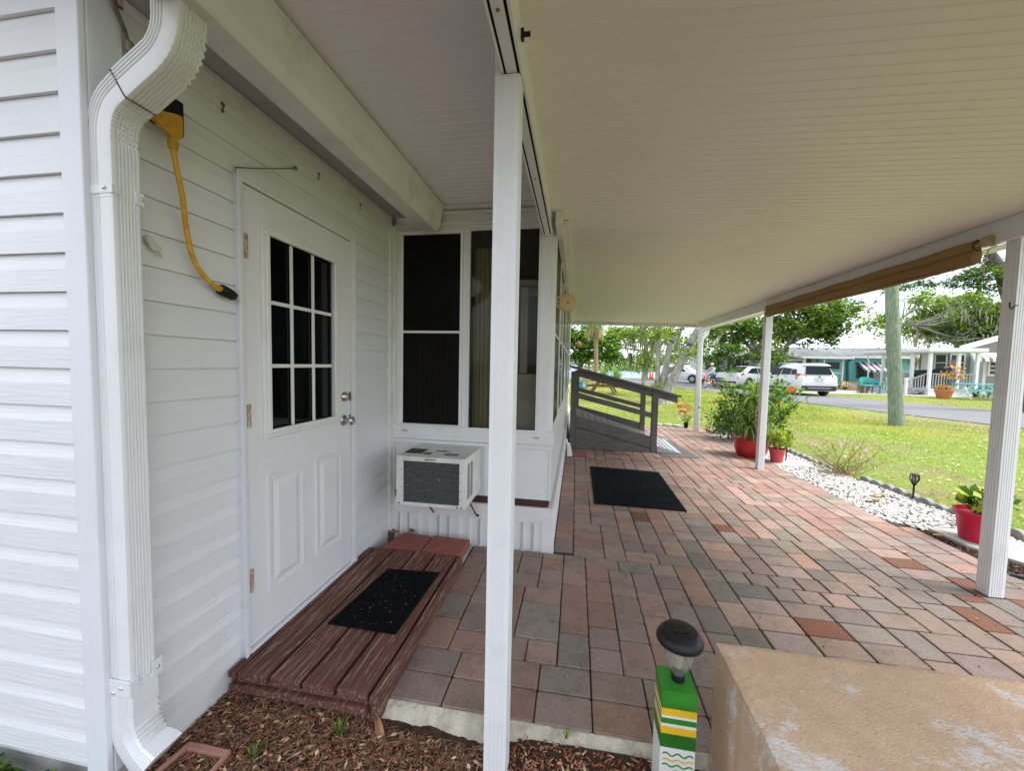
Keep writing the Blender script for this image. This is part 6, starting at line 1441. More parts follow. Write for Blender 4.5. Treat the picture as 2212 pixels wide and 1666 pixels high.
# great oak behind the cars
T = 36.0
tree('live_oak', 'great spreading live oak with dark trunk between the grey and teal houses', 'tree', B_(735, 790, T), [
    ([B_(735, 800, T), B_(735, 700, T), B_(740, 600, T), B_(742, 500, T), B_(720, 400, T), B_(700, 250, T)], [0.55, 0.45, 0.42, 0.40, 0.25, 0.15]),
    ([B_(742, 520, T), B_(800, 440, T - .5), B_(900, 370, T - 1), B_(1020, 290, T - 2), B_(1150, 200, T - 3)], [0.30, 0.24, 0.2, 0.15, 0.08]),
    ([B_(735, 520, T), B_(680, 450, T - .5), B_(600, 370, T - 1), B_(520, 320, T - 2), B_(420, 250, T - 2)], [0.24, 0.18, 0.14, 0.1, 0.06]),
    ([B_(900, 530, T - 4), B_(1000, 480, T - 4), B_(1110, 430, T - 4), B_(1230, 370, T - 4), B_(1330, 330, T - 4)], [0.03, 0.09, 0.10, 0.08, 0.04])],
    [(B_(350, 300, T - 2), (2.4, 2.5, 1.4), 1500, 30), (B_(560, 230, T - 2), (2.6, 2.5, 1.6), 1700, 32), (B_(760, 280, T - 2), (2.0, 2, 1.3), 1100, 22), (B_(1000, 180, T - 4), (3.0, 2.5, 1.4), 2400, 40), (B_(1250, 240, T - 5), (2.2, 2, 1.2), 1600, 26), (B_(1420, 150, T - 6), (2.4, 2, 1.3), 1800, 26), (B_(1560, 60, T - 6), (1.8, 2, 1.0), 1200, 18), (B_(1580, 330, T - 6), (0.5, 0.7, 0.7), 200, 5), (B_(1480, 250, T - 6), (1.0, 0.9, 0.8), 420, 9),
     (B_(1600, 130, T - 6), (1.3, 1.0, 0.7), 420, 9), (B_(500, 430, T - 1), (1.0, 1, 0.5), 220, 8), (B_(950, 560, T - 8), (0.5, 0.5, 0.4), 160, 5), (B_(1030, 590, T - 8), (0.5, 0.4, 0.25), 150, 5), (B_(760, 560, T - 3), (0.8, 0.7, 0.5), 220, 6), (B_(960, 430, T - 8), (0.4, 0.4, 0.35), 90, 4), (B_(100, 480, T - 8), (1.1, 1, 0.8), 300, 8)],
    (0.27, 0.16), OAK, [.28, .27, .2, .15, .10], bark_grey, moss=[(B_(300, 330, T), 60, 1.4, 0.7), (B_(480, 400, T), 40, 1.2, 0.6), (B_(1100, 180, T - 4), 60, 1.0, 0.8)], clump=0.34, limb_r=0.07)
T = 30.0
tree('broadleaf_sapling', 'small dark leafy tree in front of the grey house', 'tree', B_(470, 760, T), [([B_(475, 770, T), B_(480, 650, T), B_(500, 600, T), B_(480, 520, T)], [0.07, 0.06, 0.05, 0.03]), ([B_(500, 640, T), B_(540, 560, T)], [0.05, 0.03])],
     [(B_(460, 510, T), (0.95, 0.8, 0.7), 620, 14), (B_(410, 560, T), (0.5, 0.5, 0.3), 160, 5)], (0.26, 0.13), [(0.04, 0.10, 0.015), (0.08, 0.16, 0.02), (0.12, 0.2, 0.03)], barkm=bark_grey, clump=0.2, limb_r=0.03)
tree('broadleaf_sapling', 'small dark leafy tree right of the slim downspout', 'tree', B_(260, 790, T), [([B_(262, 800, T), B_(262, 700, T), B_(262, 620, T)], [0.07, 0.06, 0.04])],
     [(B_(265, 620, T), (0.85, 0.8, 0.5), 560, 12)], (0.26, 0.13), [(0.03, 0.08, 0.015), (0.06, 0.13, 0.02), (0.09, 0.16, 0.03)], barkm=bark_grey, clump=0.2, limb_r=0.03)
for k, (x, y, Y, r, lab) in enumerate(((520, 745, 29, 0.65, 'round green bush between the tricycle and the white sedan'), (330, 700, 33, 0.7, 'small bush behind the parked bicycles'))):
    t = thing('garden_bush', lab, 'bush', B_(x, y + 70, Y)); c = B_(x, y, Y); bushy(t, tuple(c), (r, r, r * 0.75), 500, 0.16, 0.08, [(0.05, 0.12, 0.015), (0.10, 0.19, 0.03)], 5)
# trees on the right behind the porch house
T = 44.0
RT = [(0.11, 0.19, 0.02), (0.18, 0.27, 0.03), (0.27, 0.35, 0.045), (0.05, 0.10, 0.012)]
tree('yellow_green_tree', 'large yellow green oak behind the porch house, with bare grey twigs', 'tree', C_(1500, 800, T), [([C_(1540, 800, T), C_(1530, 500, T), C_(1520, 300, T), C_(1480, 100, T)], [0.5, 0.4, 0.3, 0.2]), ([C_(1530, 440, T), C_(1380, 350, T), C_(1200, 300, T), C_(1050, 260, T)], [0.16, 0.12, 0.08, 0.04]), ([C_(1530, 480, T), C_(1700, 330, T), C_(1850, 230, T)], [0.18, 0.12, 0.06]), ([C_(1060, 440, T - 2), C_(1090, 260, T - 2), C_(1000, 170, T - 2), C_(930, 130, T - 2)], [0.12, 0.08, 0.05, 0.03])],
    [(C_(1380, 170, T), (2.4, 2.5, 1.5), 2600, 34), (C_(1130, 280, T), (2.3, 2.5, 1.3), 1700, 26), (C_(1550, 260, T - 2), (2.4, 2, 1.4), 1900, 28), (C_(1800, 150, T - 4), (2.6, 2, 2.0), 4200, 44), (C_(1850, 330, T - 4), (2.0, 2, 1.3), 2200, 24), (C_(1300, 20, T), (2.2, 2, 1.3), 1300, 20), (C_(1650, 330, T - 3), (1.5, 1.5, 0.9), 800, 12), (C_(1850, 20, T - 5), (2.4, 2, 1.3), 1600, 20), (C_(1480, 10, T), (1.6, 1.5, 1.0), 700, 12), (C_(1100, -60, T - 3), (1.8, 1.5, .7), 400, 9), (C_(960, 200, T), (0.9, 0.8, 0.5), 220, 6), (C_(720, 170, T - 8), (1.2, 0.9, 0.4), 300, 8), (C_(600, 200, T - 8), (0.7, 0.6, 0.3), 150, 5), (C_(740, 310, T - 8), (0.35, 0.35, 0.3), 80, 3)],
    (0.32, 0.17), RT, [.28, .27, .22, .23], bark_grey, moss=[(C_(1060, 330, T - 6), 45, 0.8, 0.6), (C_(1600, 60, T - 6), 50, 0.9, 1.0), (C_(1900, 300, T - 8), 30, 0.8, 0.9), (C_(1090, 560, T - 12), 50, 0.8, 0.25)], clump=0.4, limb_r=0.08)
mb = MB(); t = thing('bare_twig_tree', 'leafless grey twiggy tree among the green crowns on the right', 'tree', C_(1900, 700, 39))
def twig(mb, p, d, L, r, lv):
    if lv == 0 or L < 0.05: return
    q = p + d * L; mb.tube([p, p.lerp(q, .5) + Vector((random.gauss(0, .05), 0, random.gauss(0, .05))) * L, q], [r, r * .85, r * .65], 4)
    for k in range(3): twig(mb, q, (d + Vector((random.gauss(0, .55), random.gauss(0, .5), random.gauss(0.1, .45)))).normalized(), L * random.uniform(.6, .85), r * .62, lv - 1)
twig(mb, C_(1960, 560, 38), Vector((-0.35, 0, 1)).normalized(), 2.0, 0.06, 6); twig(mb, C_(1990, 420, 38), Vector((-0.8, 0, 0.35)).normalized(), 1.4, 0.05, 6); twig(mb, C_(1640, 200, 38), Vector((-0.3, 0, 0.8)).normalized(), 1.1, 0.035, 5); twig(mb, C_(1080, 260, 38), Vector((-0.6, 0, 0.6)).normalized(), 1.2, 0.035, 5)
mb.build('branches', bark_grey, t)
T = 17.0
def F_(x, y, Y): return at((3400 + x / 3.332) / 1.819, (800 + y / 3.332) / 1.819, Y)
tree('overhanging_oak', 'dark oak whose thick limb and leaves hang beside the large carport post', 'tree', F_(2100, 3000, T), [([F_(2450, 3600, T), F_(2150, 1800, T), F_(1900, 1150, T), F_(1810, 950, T), F_(1700, 760, T), F_(1500, 450, T)], [0.5, 0.36, 0.26, 0.20, 0.17, 0.12]), ([F_(1810, 950, T), F_(1950, 700, T), F_(2000, 500, T)], [0.15, 0.13, 0.1])],
    [(F_(1500, 930, T), (0.8, 0.7, 0.22), 1100, 14), (F_(1120, 1010, T), (0.7, 0.6, 0.16), 620, 10), (F_(800, 1060, T), (0.55, 0.4, 0.10), 260, 7), (F_(580, 1100, T), (0.6, 0.4, 0.10), 260, 7), (F_(1400, 1080, T), (0.5, 0.5, 0.12), 260, 8), (F_(1650, 1080, T), (0.5, 0.5, 0.35), 420, 8), (F_(1900, 800, T), (0.7, 0.8, 0.6), 900, 12), (F_(300, 1130, T), (0.35, 0.3, 0.06), 90, 3), (F_(1000, 700, T), (1.2, 1.0, 0.5), 1200, 14)],
    (0.10, 0.06), [(0.02, 0.05, 0.01), (0.04, 0.09, 0.015), (0.10, 0.19, 0.025), (0.16, 0.26, 0.03)], None, bark_dark, clump=0.12, limb_r=0.02)

# ================================================================ HOUSES ACROSS THE ROAD
def metal_roof(name='metal_roof'):
    if name in MATS: return MATS[name]
    m, n, l, bs = nt(name); f = noise(n, l, 2.0, (1, 1, 1), 6, 0.7); col = ramp(n, l, f, [(0.3, (0.20, 0.21, 0.21)), (0.7, (0.42, 0.43, 0.42))]); l.new(col, bs.inputs['Base Color']); bs.inputs['Roughness'].default_value = 0.5; bs.inputs['Metallic'].default_value = 0.3; MATS[name] = m; return m
mroof = metal_roof()
def roof_plane(mb, a, b, c, d, th=0.05, ribs=0):
    "a-b eave, d-c ridge"
    a, b, c, d = map(Vector, (a, b, c, d)); n_ = (b - a).cross(d - a).normalized()
    if n_.z < 0: n_ = -n_
    mb.hexa([a - n_ * th, b - n_ * th, c - n_ * th, d - n_ * th], [a, b, c, d])
    for k in range(ribs):
        t = (k + 0.5) / ribs; mb.bar(a.lerp(b, t) + n_ * 0.025, d.lerp(c, t) + n_ * 0.025, 0.06, 0.05, up=n_)
dimglass = paint('far_dark_screen', (0.035, 0.038, 0.042), 0.35, 0.5, 1.2)
# grey house, far left
T = 45.0
gh = thing('grey_house', 'low grey and cream house with wide dark screens behind the oak', 'house', B_(500, 740, T))
l0, r0 = B_(255, 700, T).x, B_(840, 700, T).x; ez = B_(500, 556, T).z; rz = B_(500, 488, T + 4).z
beige = paint('beige_siding', (0.45, 0.44, 0.38), 0.6, 0.08, 2)
MB().box((l0, T, -0.1), (r0, T + 8, ez)).build('wall', beige, gh)
mb = MB(); roof_plane(mb, (l0 + 2.0, T - 0.5, ez), (r0 + 0.3, T - 0.5, ez), (r0 + 0.3, T + 4, rz), (l0 + 2.2, T + 4, rz), ribs=22); roof_plane(mb, (l0 + 2.0, T + 8.5, ez), (r0 + 0.3, T + 8.5, ez), (r0 + 0.3, T + 4, rz), (l0 + 2.2, T + 4, rz)); mb.build('roof', mroof, gh)
mb = MB(); ap = B_(330, 505, T - .6); roof_plane(mb, (l0 - 0.3, T - 0.8, B_(250, 545, T).z), (l0 - 0.3, T + 5, B_(250, 545, T).z), (ap.x, T + 5, ap.z), (ap.x, T - 0.8, ap.z)); roof_plane(mb, (l0 + 2.0, T - 0.8, ez), (l0 + 2.0, T + 5, ez), (ap.x, T + 5, ap.z), (ap.x, T - 0.8, ap.z)); mb.prism([(l0, T - .1, ez - 0.1), (l0 + 1.9, T - .1, ez - 0.1), (ap.x, T - .1, ap.z - 0.12)], (0, 0.08, 0)); mb.build('gable', beige, gh)
for x0, x1, y0, y1, m in ((285, 425, 560, 690, paint('grey_panel', (0.24, 0.25, 0.27), 0.6)), (437, 592, 566, 695, dimglass), (600, 690, 566, 695, dimglass)):
    a, b = B_(x0, y1, T - .05), B_(x1, y0, T - .05); o = MB().box((a.x, T - 0.08, a.z), (b.x, T - 0.01, b.z)).build('screen', m, gh)
mb = MB(); a, b = B_(425, 742, T), B_(692, 697, T); mb.box((l0, T - 0.12, -0.05), (b.x, T - 0.005, b.z)); mb.build('low_wall', paint('cream_siding', (0.62, 0.62, 0.58), 0.6), gh)
# teal house
Y1 = 34.0; Y2 = 36.6
th_ = thing('teal_house', 'turquoise house with pale metal roof and screened gable porch', 'house', (B_(1270, 700, Y1).x, Y1, 0))
teal = nt('teal_siding'); 
def teal_mat():
    m, n, l, bs = teal
    tc = n.new('ShaderNodeTexCoord'); sx = n.new('ShaderNodeSeparateXYZ'); l.new(tc.outputs['Object'], sx.inputs[0]); mm = n.new('ShaderNodeMath'); mm.operation = 'MULTIPLY'; mm.inputs[1].default_value = 1 / 0.16; l.new(sx.outputs['Z'], mm.inputs[0]); fr = n.new('ShaderNodeMath'); fr.operation = 'FRACT'; l.new(mm.outputs[0], fr.inputs[0])
    bs.inputs['Base Color'].default_value = (0.17, 0.52, 0.56, 1); bs.inputs['Roughness'].default_value = 0.6
    bump(n, l, bs, fr.outputs[0], 1.0, 0.03); return m
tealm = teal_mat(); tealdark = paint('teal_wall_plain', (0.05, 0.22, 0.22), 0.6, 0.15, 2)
xa = B_(1270, 700, Y1).x; xb = C_(300, 700, Y1).x; xc = C_(1200, 700, Y2).x
ez = C_(300, 546, Y1).z; rz = C_(300, 450, Y1 + 7).z
mb = MB(); mb.box((xb - 0.3, Y2, 0.45), (xc + 4, Y2 + 9, C_(700, 545, Y2).z)); mb.build('wall', tealm, th_)
MB().box((xb - 0.3, Y2 - 0.02, -0.1), (xc + 4, Y2 + 9, 0.449)).build('skirting', white, th_)
MB().box((xa + 0.3, Y2, 0.0), (xb - 0.31, Y2 + 9, ez - 0.1)).build('porch_back_wall', tealdark, th_)
mb = MB(); roof_plane(mb, (xa - 0.4, Y1 - 0.4, ez), (xb + 0.4, Y1 - 0.4, ez), (xb + 0.4, Y1 + 7, rz), (xa - 0.4, Y1 + 7, rz), ribs=16); ez2 = C_(700, 546, Y2).z
mb2 = mb; roof_plane(mb2, (xb + 0.41, Y2 - 0.4, ez2), (xc + 4.3, Y2 - 0.4, ez2), (xc + 4.3, Y1 + 7, rz), (xb + 0.41, Y1 + 7, rz), ribs=26); roof_plane(mb2, (xa - 0.4, Y1 + 14.4, ez), (xc + 4.3, Y1 + 14.4, ez), (xc + 4.3, Y1 + 7, rz), (xa - 0.4, Y1 + 7, rz)); mb2.build('roof', mroof, th_)
mb = MB(); mb.box((xa - 0.42, Y1 - 0.52, ez - 0.16), (xb + 0.42, Y1 - 0.41, ez + 0.02)); mb.box((xb + 0.43, Y2 - 0.52, ez2 - 0.12), (xc + 4.3, Y2 - 0.41, ez2 + 0.02)); mb.bar((xa - 0.45, Y1 - 0.4, ez - 0.06), (xa - 0.45, Y1 + 7, rz - 0.06), 0.06, 0.20); mb.bar((xa - 0.45, Y1 + 14.4, ez - 0.06), (xa - 0.45, Y1 + 7, rz - 0.06), 0.06, 0.20); mb.build('fascia', white, th_)
mb = MB(); mb.prism([(xa, Y1, 0.9), (xa, Y1 + 14, 0.9), (xa, Y1 + 14, ez - 0.2), (xa, Y1 + 7, rz - 0.2), (xa, Y1, ez - 0.2)], (0.05, 0, 0)); mb.build('gable_screen', dimglass, th_)
mb = MB(); mb.box((xa - 0.03, Y1, -0.1), (xa + 0.06, Y1 + 14, 0.89)); mb.build('porch_low_wall', white, th_)
for k in range(6):
    y = Y1 + 0.01 + k * 2.8; zt = (ez - 0.2) + (rz - ez) * (min(y - Y1, 14 - (y - Y1)) / 7); MB().box((xa - 0.06, y - 0.05, 0.9), (xa - 0.005, y + 0.05, max(zt, ez - .3))).build('porch_post', white, th_)
MB().box((xa - 0.055, Y1 + 0.07, ez - 0.32), (xa - 0.006, Y1 + 13.9, ez - 0.22)).build('tie_rail', white, th_)
for x in (xa + 0.0, B_(1480, 700, Y1).x, xb - 0.1): MB().box((x, Y1 - 0.05, -0.05), (x + 0.11, Y1 + 0.06, ez - 0.16)).build('porch_post', white, th_)
q = B_(1560, 738, Y1); MB().box((xa + 0.12, Y1 - 0.03, q.z - 0.04), (xb - 0.11, Y1 + 0.03, q.z + 0.04)).build('mid_rail', white, th_)
a, b = C_(115, 670, Y2), C_(262, 602, Y2); MB().box((a.x, Y2 - 0.08, a.z), (b.x, Y2 - 0.01, b.z)).build('porch_window', dimglass, th_)
a, b = B_(1345, 650, Y2), B_(1400, 580, Y2); MB().box((a.x, Y2 - 0.08, a.z), (b.x, Y2 - 0.01, b.z)).build('porch_door_pane', paint('pale_pane', (0.4, 0.42, 0.42), 0.4), th_)
a, b = C_(440, 765, Y2), C_(735, 640, Y2); w = MB().box((a.x, Y2 - 0.05, a.z), (b.x, Y2 - 0.005, b.z)).build('window', dimglass, th_)
mb = MB(); 
for x in (a.x, (a.x + b.x) / 2 - 0.04, b.x - 0.08): mb.box((x, Y2 - 0.09, a.z), (x + 0.08, Y2 - 0.051, b.z))
mb.box((a.x, Y2 - 0.085, a.z - 0.06), (b.x, Y2 - 0.051, a.z)); mb.build('window_frame', paint('slate_frame', (0.06, 0.09, 0.10), 0.5), w)
awl = []; a = C_(430, 600, Y2); b = C_(705, 600, Y2); nst = 9; zb = C_(470, 690, Y2 - 1.1).z
for k in range(nst):
    x0 = a.x + (b.x - a.x) * k / nst; x1 = a.x + (b.x - a.x) * (k + 1) / nst - 0.001; tgt = MB(); awl.append(tgt)
    tgt.hexa([(x0, Y2 - 0.02, a.z - 0.05), (x1, Y2 - 0.02, a.z - 0.05), (x1, Y2 - 1.1, zb), (x0, Y2 - 1.1, zb)], [(x0, Y2 - 0.02, a.z), (x1, Y2 - 0.02, a.z), (x1, Y2 - 1.1, zb + 0.05), (x0, Y2 - 1.1, zb + 0.05)])
    tgt.box((x0, Y2 - 1.12, zb - 0.12), (x1, Y2 - 1.101, zb + 0.05))
navy = paint('navy_canvas', (0.03, 0.035, 0.06), 0.7); pwc = paint('pink_white_canvas', (0.62, 0.55, 0.56), 0.7)
for k, g in enumerate(awl): g.build('awning_stripe', pwc if k % 2 else navy, th_)
mb = MB(); mb.tube([C_(400, 560, Y2 - .2), C_(372, 580, Y2 - .2), C_(350, 600, Y2 - .15), C_(350, 800, Y2 - .15)], 0.09, 8); mb.build('drain_pipe', paint('dark_teal', (0.02, 0.10, 0.13), 0.4), th_)
# porch house
X0 = 21.3; YN = 27.4; YF = 32.5
ph = thing('porch_house', 'grey house with white flat porch roof, railings, steps and striped awning', 'house', (X0, YN, 0))
rzt = C_(1235, 452, YN).z; dz = C_(1200, 878, YN).z; rtop = C_(1235, 722, YN).z; XE = C_(1800, 460, YN).x
MB().box((X0 - 0.25, YN - 0.25, rzt - 0.20), (XE, YF + 0.3, rzt)).build('porch_roof', white, ph, bevel=0.02)
MB().box((X0 - 0.2, YN - 0.2, rzt - 0.26), (XE - 0.1, YF + 0.2, rzt - 0.201)).build('porch_ceiling', paint('porch_soffit', (0.6, 0.6, 0.57), 0.6), ph)
MB().box((X0, YN, dz - 0.12), (XE + 6, YF, dz)).build('deck', white, ph)
mb = MB(); mb.box((X0 + 0.03, YN + 0.03, -0.1), (XE + 6, YN + 0.08, dz - 0.121)); mb.box((X0 + 0.03, YN + 0.08, -0.1), (X0 + 0.08, YF, dz - 0.121)); mb.build('skirting', white, ph)
def yat(cx): r = bearing((3200 + cx / 2.6845) / 1.819, 830); return X0 / (r.x / r.y)
pz0, pz1 = dz, rzt - 0.26
posts = [(X0 + .04, YN + .04), (C_(1527, 600, YN).x, YN + .04), (X0 + .04, yat(1010)), (X0 + .04, yat(690) - .1), (X0 + 3.2, YF - .1), (XE - 0.3, YN + .04)]
for (x, y) in posts: MB().box((x - 0.07, y - 0.07, pz0), (x + 0.07, y + 0.07, pz1)).build('porch_post', white, ph)
greyrail = paint('grey_rail', (0.36, 0.355, 0.34), 0.7, 0.08, 6)
def railing(p, q, z0, z1, name='railing'):
    mb = MB(); p = Vector(p); q = Vector(q); L = (q - p).length; n_ = int(L / 0.14)
    mb.bar(p + Vector((0, 0, z1)), q + Vector((0, 0, z1)), 0.08, 0.06); mb.bar(p + Vector((0, 0, z0 + 0.12)), q + Vector((0, 0, z0 + 0.12)), 0.06, 0.05)
    for k in range(1, n_):
        c = p.lerp(q, k / n_); mb.bar(c + Vector((0, 0, z0 + 0.14)), c + Vector((0, 0, z1 - 0.02)), 0.045, 0.045)
    return mb.build(name, greyrail, ph)
h = rtop - dz
railing((X0 + .11, YN + .04, dz), (C_(1740, 700, YN).x, YN + .04, dz), 0, h)
railing((X0 + .04, yat(1010) + .1, dz), (X0 + .04, YF - .5, dz), 0, h)
# steps out of the road side
ya, yb = yat(1180), yat(1035)
for k in range(3):
    z1 = dz * (3 - k) / 4; MB().box((X0 - 0.3 * (k + 1), ya + .1, z1 - 0.14), (X0 - 0.3 * k - 0.005, yb + 0.4, z1)).build('step', greyrail, ph)
for yy in (ya + 0.02, yb + 0.45):
    mb = MB(); mb.bar((X0, yy, rtop), (X0 - 1.0, yy, rtop - 0.45), 0.07, 0.06); mb.bar((X0, yy, dz + 0.12), (X0 - 1.0, yy, dz * 0.3), 0.06, 0.05)
    for k in range(1, 7): t = k / 7; mb.bar((X0 - t, yy, dz + 0.12 - t * (dz * .7 + .12)), (X0 - t, yy, rtop - 0.45 * t), 0.045, 0.045)
    mb.build('stair_rail', greyrail, ph)
    mb = MB(); mb.box((X0 - 1.13, yy - 0.07, 0), (X0 - 1.0, yy + 0.07, rtop - 0.42)); mb.box((X0 - 1.17, yy - 0.11, rtop - 0.42), (X0 - 0.96, yy + 0.11, rtop - 0.37)); mb.prism([(X0 - 1.14, yy - 0.08, rtop - .37), (X0 - .99, yy - 0.08, rtop - .37), (X0 - .99, yy + 0.08, rtop - .37), (X0 - 1.14, yy + 0.08, rtop - .37)], (0, 0, 0.09)); mb.build('newel_post', white, ph, bevel=0.015)
YW = 29.6
wx0 = C_(1235, 600, YW).x; wallg = paint('grey_board_wall', (0.22, 0.20, 0.18), 0.8, 0.15, 3, (8, 8, 0.4)); whitew = paint('white_board', (0.62, 0.62, 0.60), 0.6, 0.06, 3)
XR = 40
MB().box((wx0, YW, dz), (XR, YW + 0.9, rzt - 0.1)).build('wall', wallg, ph)
MB().box((wx0 - 0.35, YW - 0.03, dz), (wx0 + 0.1, YW + 0.3, rzt - 0.28)).build('corner_board', white, ph)
g0 = C_(1610, 428, YW - 0.4); g1 = C_(1965, 330, YW - 0.4); sl_ = (g1.z - g0.z) / (g1.x - g0.x); gx = 31.5
mb = MB(); mb.prism([(g0.x, YW - 0.1, rzt - 0.1), (gx * 2 - g0.x, YW - 0.1, rzt - 0.1), (gx, YW - 0.1, g0.z + sl_ * (gx - g0.x))], (0, 0.8, 0)); mb.build('gable', wallg, ph)
mb = MB(); roof_plane(mb, (g0.x, YW - 0.4, g0.z), (g0.x, YW + 0.1, g0.z), (gx, YW + 0.1, g0.z + sl_ * (gx - g0.x)), (gx, YW - 0.4, g0.z + sl_ * (gx - g0.x)), 0.22); roof_plane(mb, (2 * gx - g0.x, YW - 0.4, g0.z), (2 * gx - g0.x, YW + 0.1, g0.z), (gx, YW + 0.1, g0.z + sl_ * (gx - g0.x)), (gx, YW - 0.4, g0.z + sl_ * (gx - g0.x)), 0.22); mb.build('roof', white, ph)
def win(x0, x1, y0, y1, Y, bars, name='window', m=dimglass):
    a, b = C_(x0, y1, Y), C_(x1, y0, Y); w = MB().box((a.x, Y - 0.06, a.z), (b.x, Y - 0.03, b.z)).build(name, m, ph); mb = MB(); f = 0.08
    mb.box((a.x - f, Y - 0.10, a.z - f), (a.x, Y - 0.005, b.z + f)); mb.box((b.x, Y - 0.10, a.z - f), (b.x + f, Y - 0.005, b.z + f)); mb.box((a.x, Y - 0.10, b.z), (b.x, Y - 0.005, b.z + f)); mb.box((a.x, Y - 0.10, a.z - f), (b.x, Y - 0.005, a.z))
    for k in range(1, bars): z = a.z + (b.z - a.z) * k / bars; mb.box((a.x, Y - 0.09, z - 0.03), (b.x, Y - 0.061, z + 0.03))
    mb.build('window_frame', whitew, w); return w
win(1245, 1378, 525, 850, YW, 4); win(1408, 1570, 525, 850, YW, 4)
a, b = C_(1615, 870, YW), C_(1755, 512, YW); d_ = MB().box((a.x, YW - 0.08, dz), (b.x, YW - 0.01, b.z)).build('door', paint('pale_teal_door', (0.32, 0.50, 0.50), 0.5), ph)
a2, b2 = C_(1650, 660, YW), C_(1740, 590, YW); MB().box((a2.x, YW - 0.11, a2.z), (b2.x, YW - 0.081, b2.z)).build('door_pane', dimglass, d_)
a2, b2 = C_(1640, 840, YW), C_(1745, 675, YW); MB().box((a2.x, YW - 0.11, a2.z), (b2.x, YW - 0.081, b2.z)).build('door_pane', dimglass, d_)
YP = YW - 0.8; a, b = C_(1765, 860, YP), C_(1940, 590, YP)
MB().box((a.x, YP, dz + 0.0), (XR, YW - 0.001, C_(1800, 560, YP).z)).build('bay_wall', whitew, ph)
MB().box((C_(1805, 800, YP).x, YP - 0.02, -0.1), (XR, YP - 0.001, C_(1805, 748, YP).z)).build('lower_bay_panel', wallg, ph)
win(1830, 1905, 600, 728, YP, 3)
mb = MB(); mw = MB(); A0 = C_(1655, 500, YP - .1); zz0 = C_(1700, 498, YP).z; zz1 = C_(1700, 585, YP - 1.1).z; xs0 = C_(1655, 500, YP - 1).x; nn = 20
for k in range(nn):
    x0 = xs0 + k * 0.2; tgt = MB()
    prev = None
    for j in range(5):
        t0, t1 = j / 5, (j + 1) / 5; f = lambda t: (YP - 1.2 * math.sin(t * PI / 2), zz1 + (zz0 - zz1) * math.cos(t * PI / 2))
        (ya_, za_), (yb_, zb_) = f(t0), f(t1); tgt.hexa([(x0, ya_, za_ - .04), (x0 + 0.197, ya_, za_ - .04), (x0 + 0.197, yb_, zb_ - .04), (x0, yb_, zb_ - .04)], [(x0, ya_, za_), (x0 + 0.197, ya_, za_), (x0 + 0.197, yb_, zb_), (x0, yb_, zb_)])
    tgt.build('awning_stripe', paint('brown_stripe', (0.10, 0.085, 0.08), 0.6) if k in (2, 4) else white, ph)
mb = MB(); mb.tube([(X0 - .1, YF - .1, pz1 - .05), (X0 - .15, YF - .25, pz1 - .3), (X0 - .12, YF - .3, pz1 - .5), (X0 - .12, YF - .3, 0.3)], 0.05, 8); mb.build('drain_pipe', white, ph)
# ================================================================ PORCH AND YARD THINGS
covb = paint('black_cover', (0.012, 0.012, 0.014), 0.55, 0.4, 6)
for (x0, x1, y0, y1, Y, lab) in ((1035, 1200, 685, 880, 28.9, 'large black covered grill on the porch left of the corner post'), (1250, 1400, 672, 850, 28.4, 'black covered grill behind the porch railing, in front of the window')):
    a, b = C_(x0, y1, Y), C_(x1, y0, Y); g = thing('covered_grill', lab, 'grill', ((a.x + b.x) / 2, Y, dz)); mb = MB(); w = (b.x - a.x) / 2; cx = (a.x + b.x) / 2; zt = b.z
    mb.hexa([(cx - w * .9, Y - .3, dz + .01), (cx + w * .9, Y - .3, dz + .01), (cx + w * .9, Y + .3, dz + .01), (cx - w * .9, Y + .3, dz + .01)], [(cx - w, Y - .3, zt - .2), (cx + w, Y - .3, zt - .2), (cx + w, Y + .3, zt - .2), (cx - w, Y + .3, zt - .2)])
    mb.hexa([(cx - w, Y - .3, zt - .2), (cx + w, Y - .3, zt - .2), (cx + w, Y + .3, zt - .2), (cx - w, Y + .3, zt - .2)], [(cx - w * .7, Y - .18, zt), (cx + w * .6, Y - .18, zt + 0.03), (cx + w * .6, Y + .2, zt), (cx - w * .7, Y + .2, zt)])
    mb.build('cover', covb, g, bevel=0.05)
ch = thing('slatted_chair', 'white slatted plastic chair on the porch by the steps', 'chair', (C_(1020, 800, 29.5).x, 29.5, dz)); cx = C_(1020, 800, 29.5).x; Y = 29.5
mb = MB()
for k in range(7): mb.box((cx - .28, Y + .25 - k * .0, dz + .5 + k * .09), (cx + .28, Y + .28, dz + .56 + k * .09))
mb.box((cx - .30, Y + .24, dz + .3), (cx - .26, Y + .29, dz + 1.15)); mb.box((cx + .26, Y + .24, dz + .3), (cx + .30, Y + .29, dz + 1.15)); mb.build('backrest', white, ch)
mb = MB(); mb.box((cx - .29, Y - .25, dz + .38), (cx + .29, Y + .23, dz + .42)); mb.build('seat', white, ch)
for dx in (-.27, .24):
    for dy in (-.25, .2): MB().box((cx + dx, Y + dy, dz), (cx + dx + .04, Y + dy + .04, dz + .379)).build('leg', white, ch)
    MB().box((cx + dx, Y - .25, dz + .6), (cx + dx + .05, Y + .24, dz + .64)).build('armrest', white, ch)
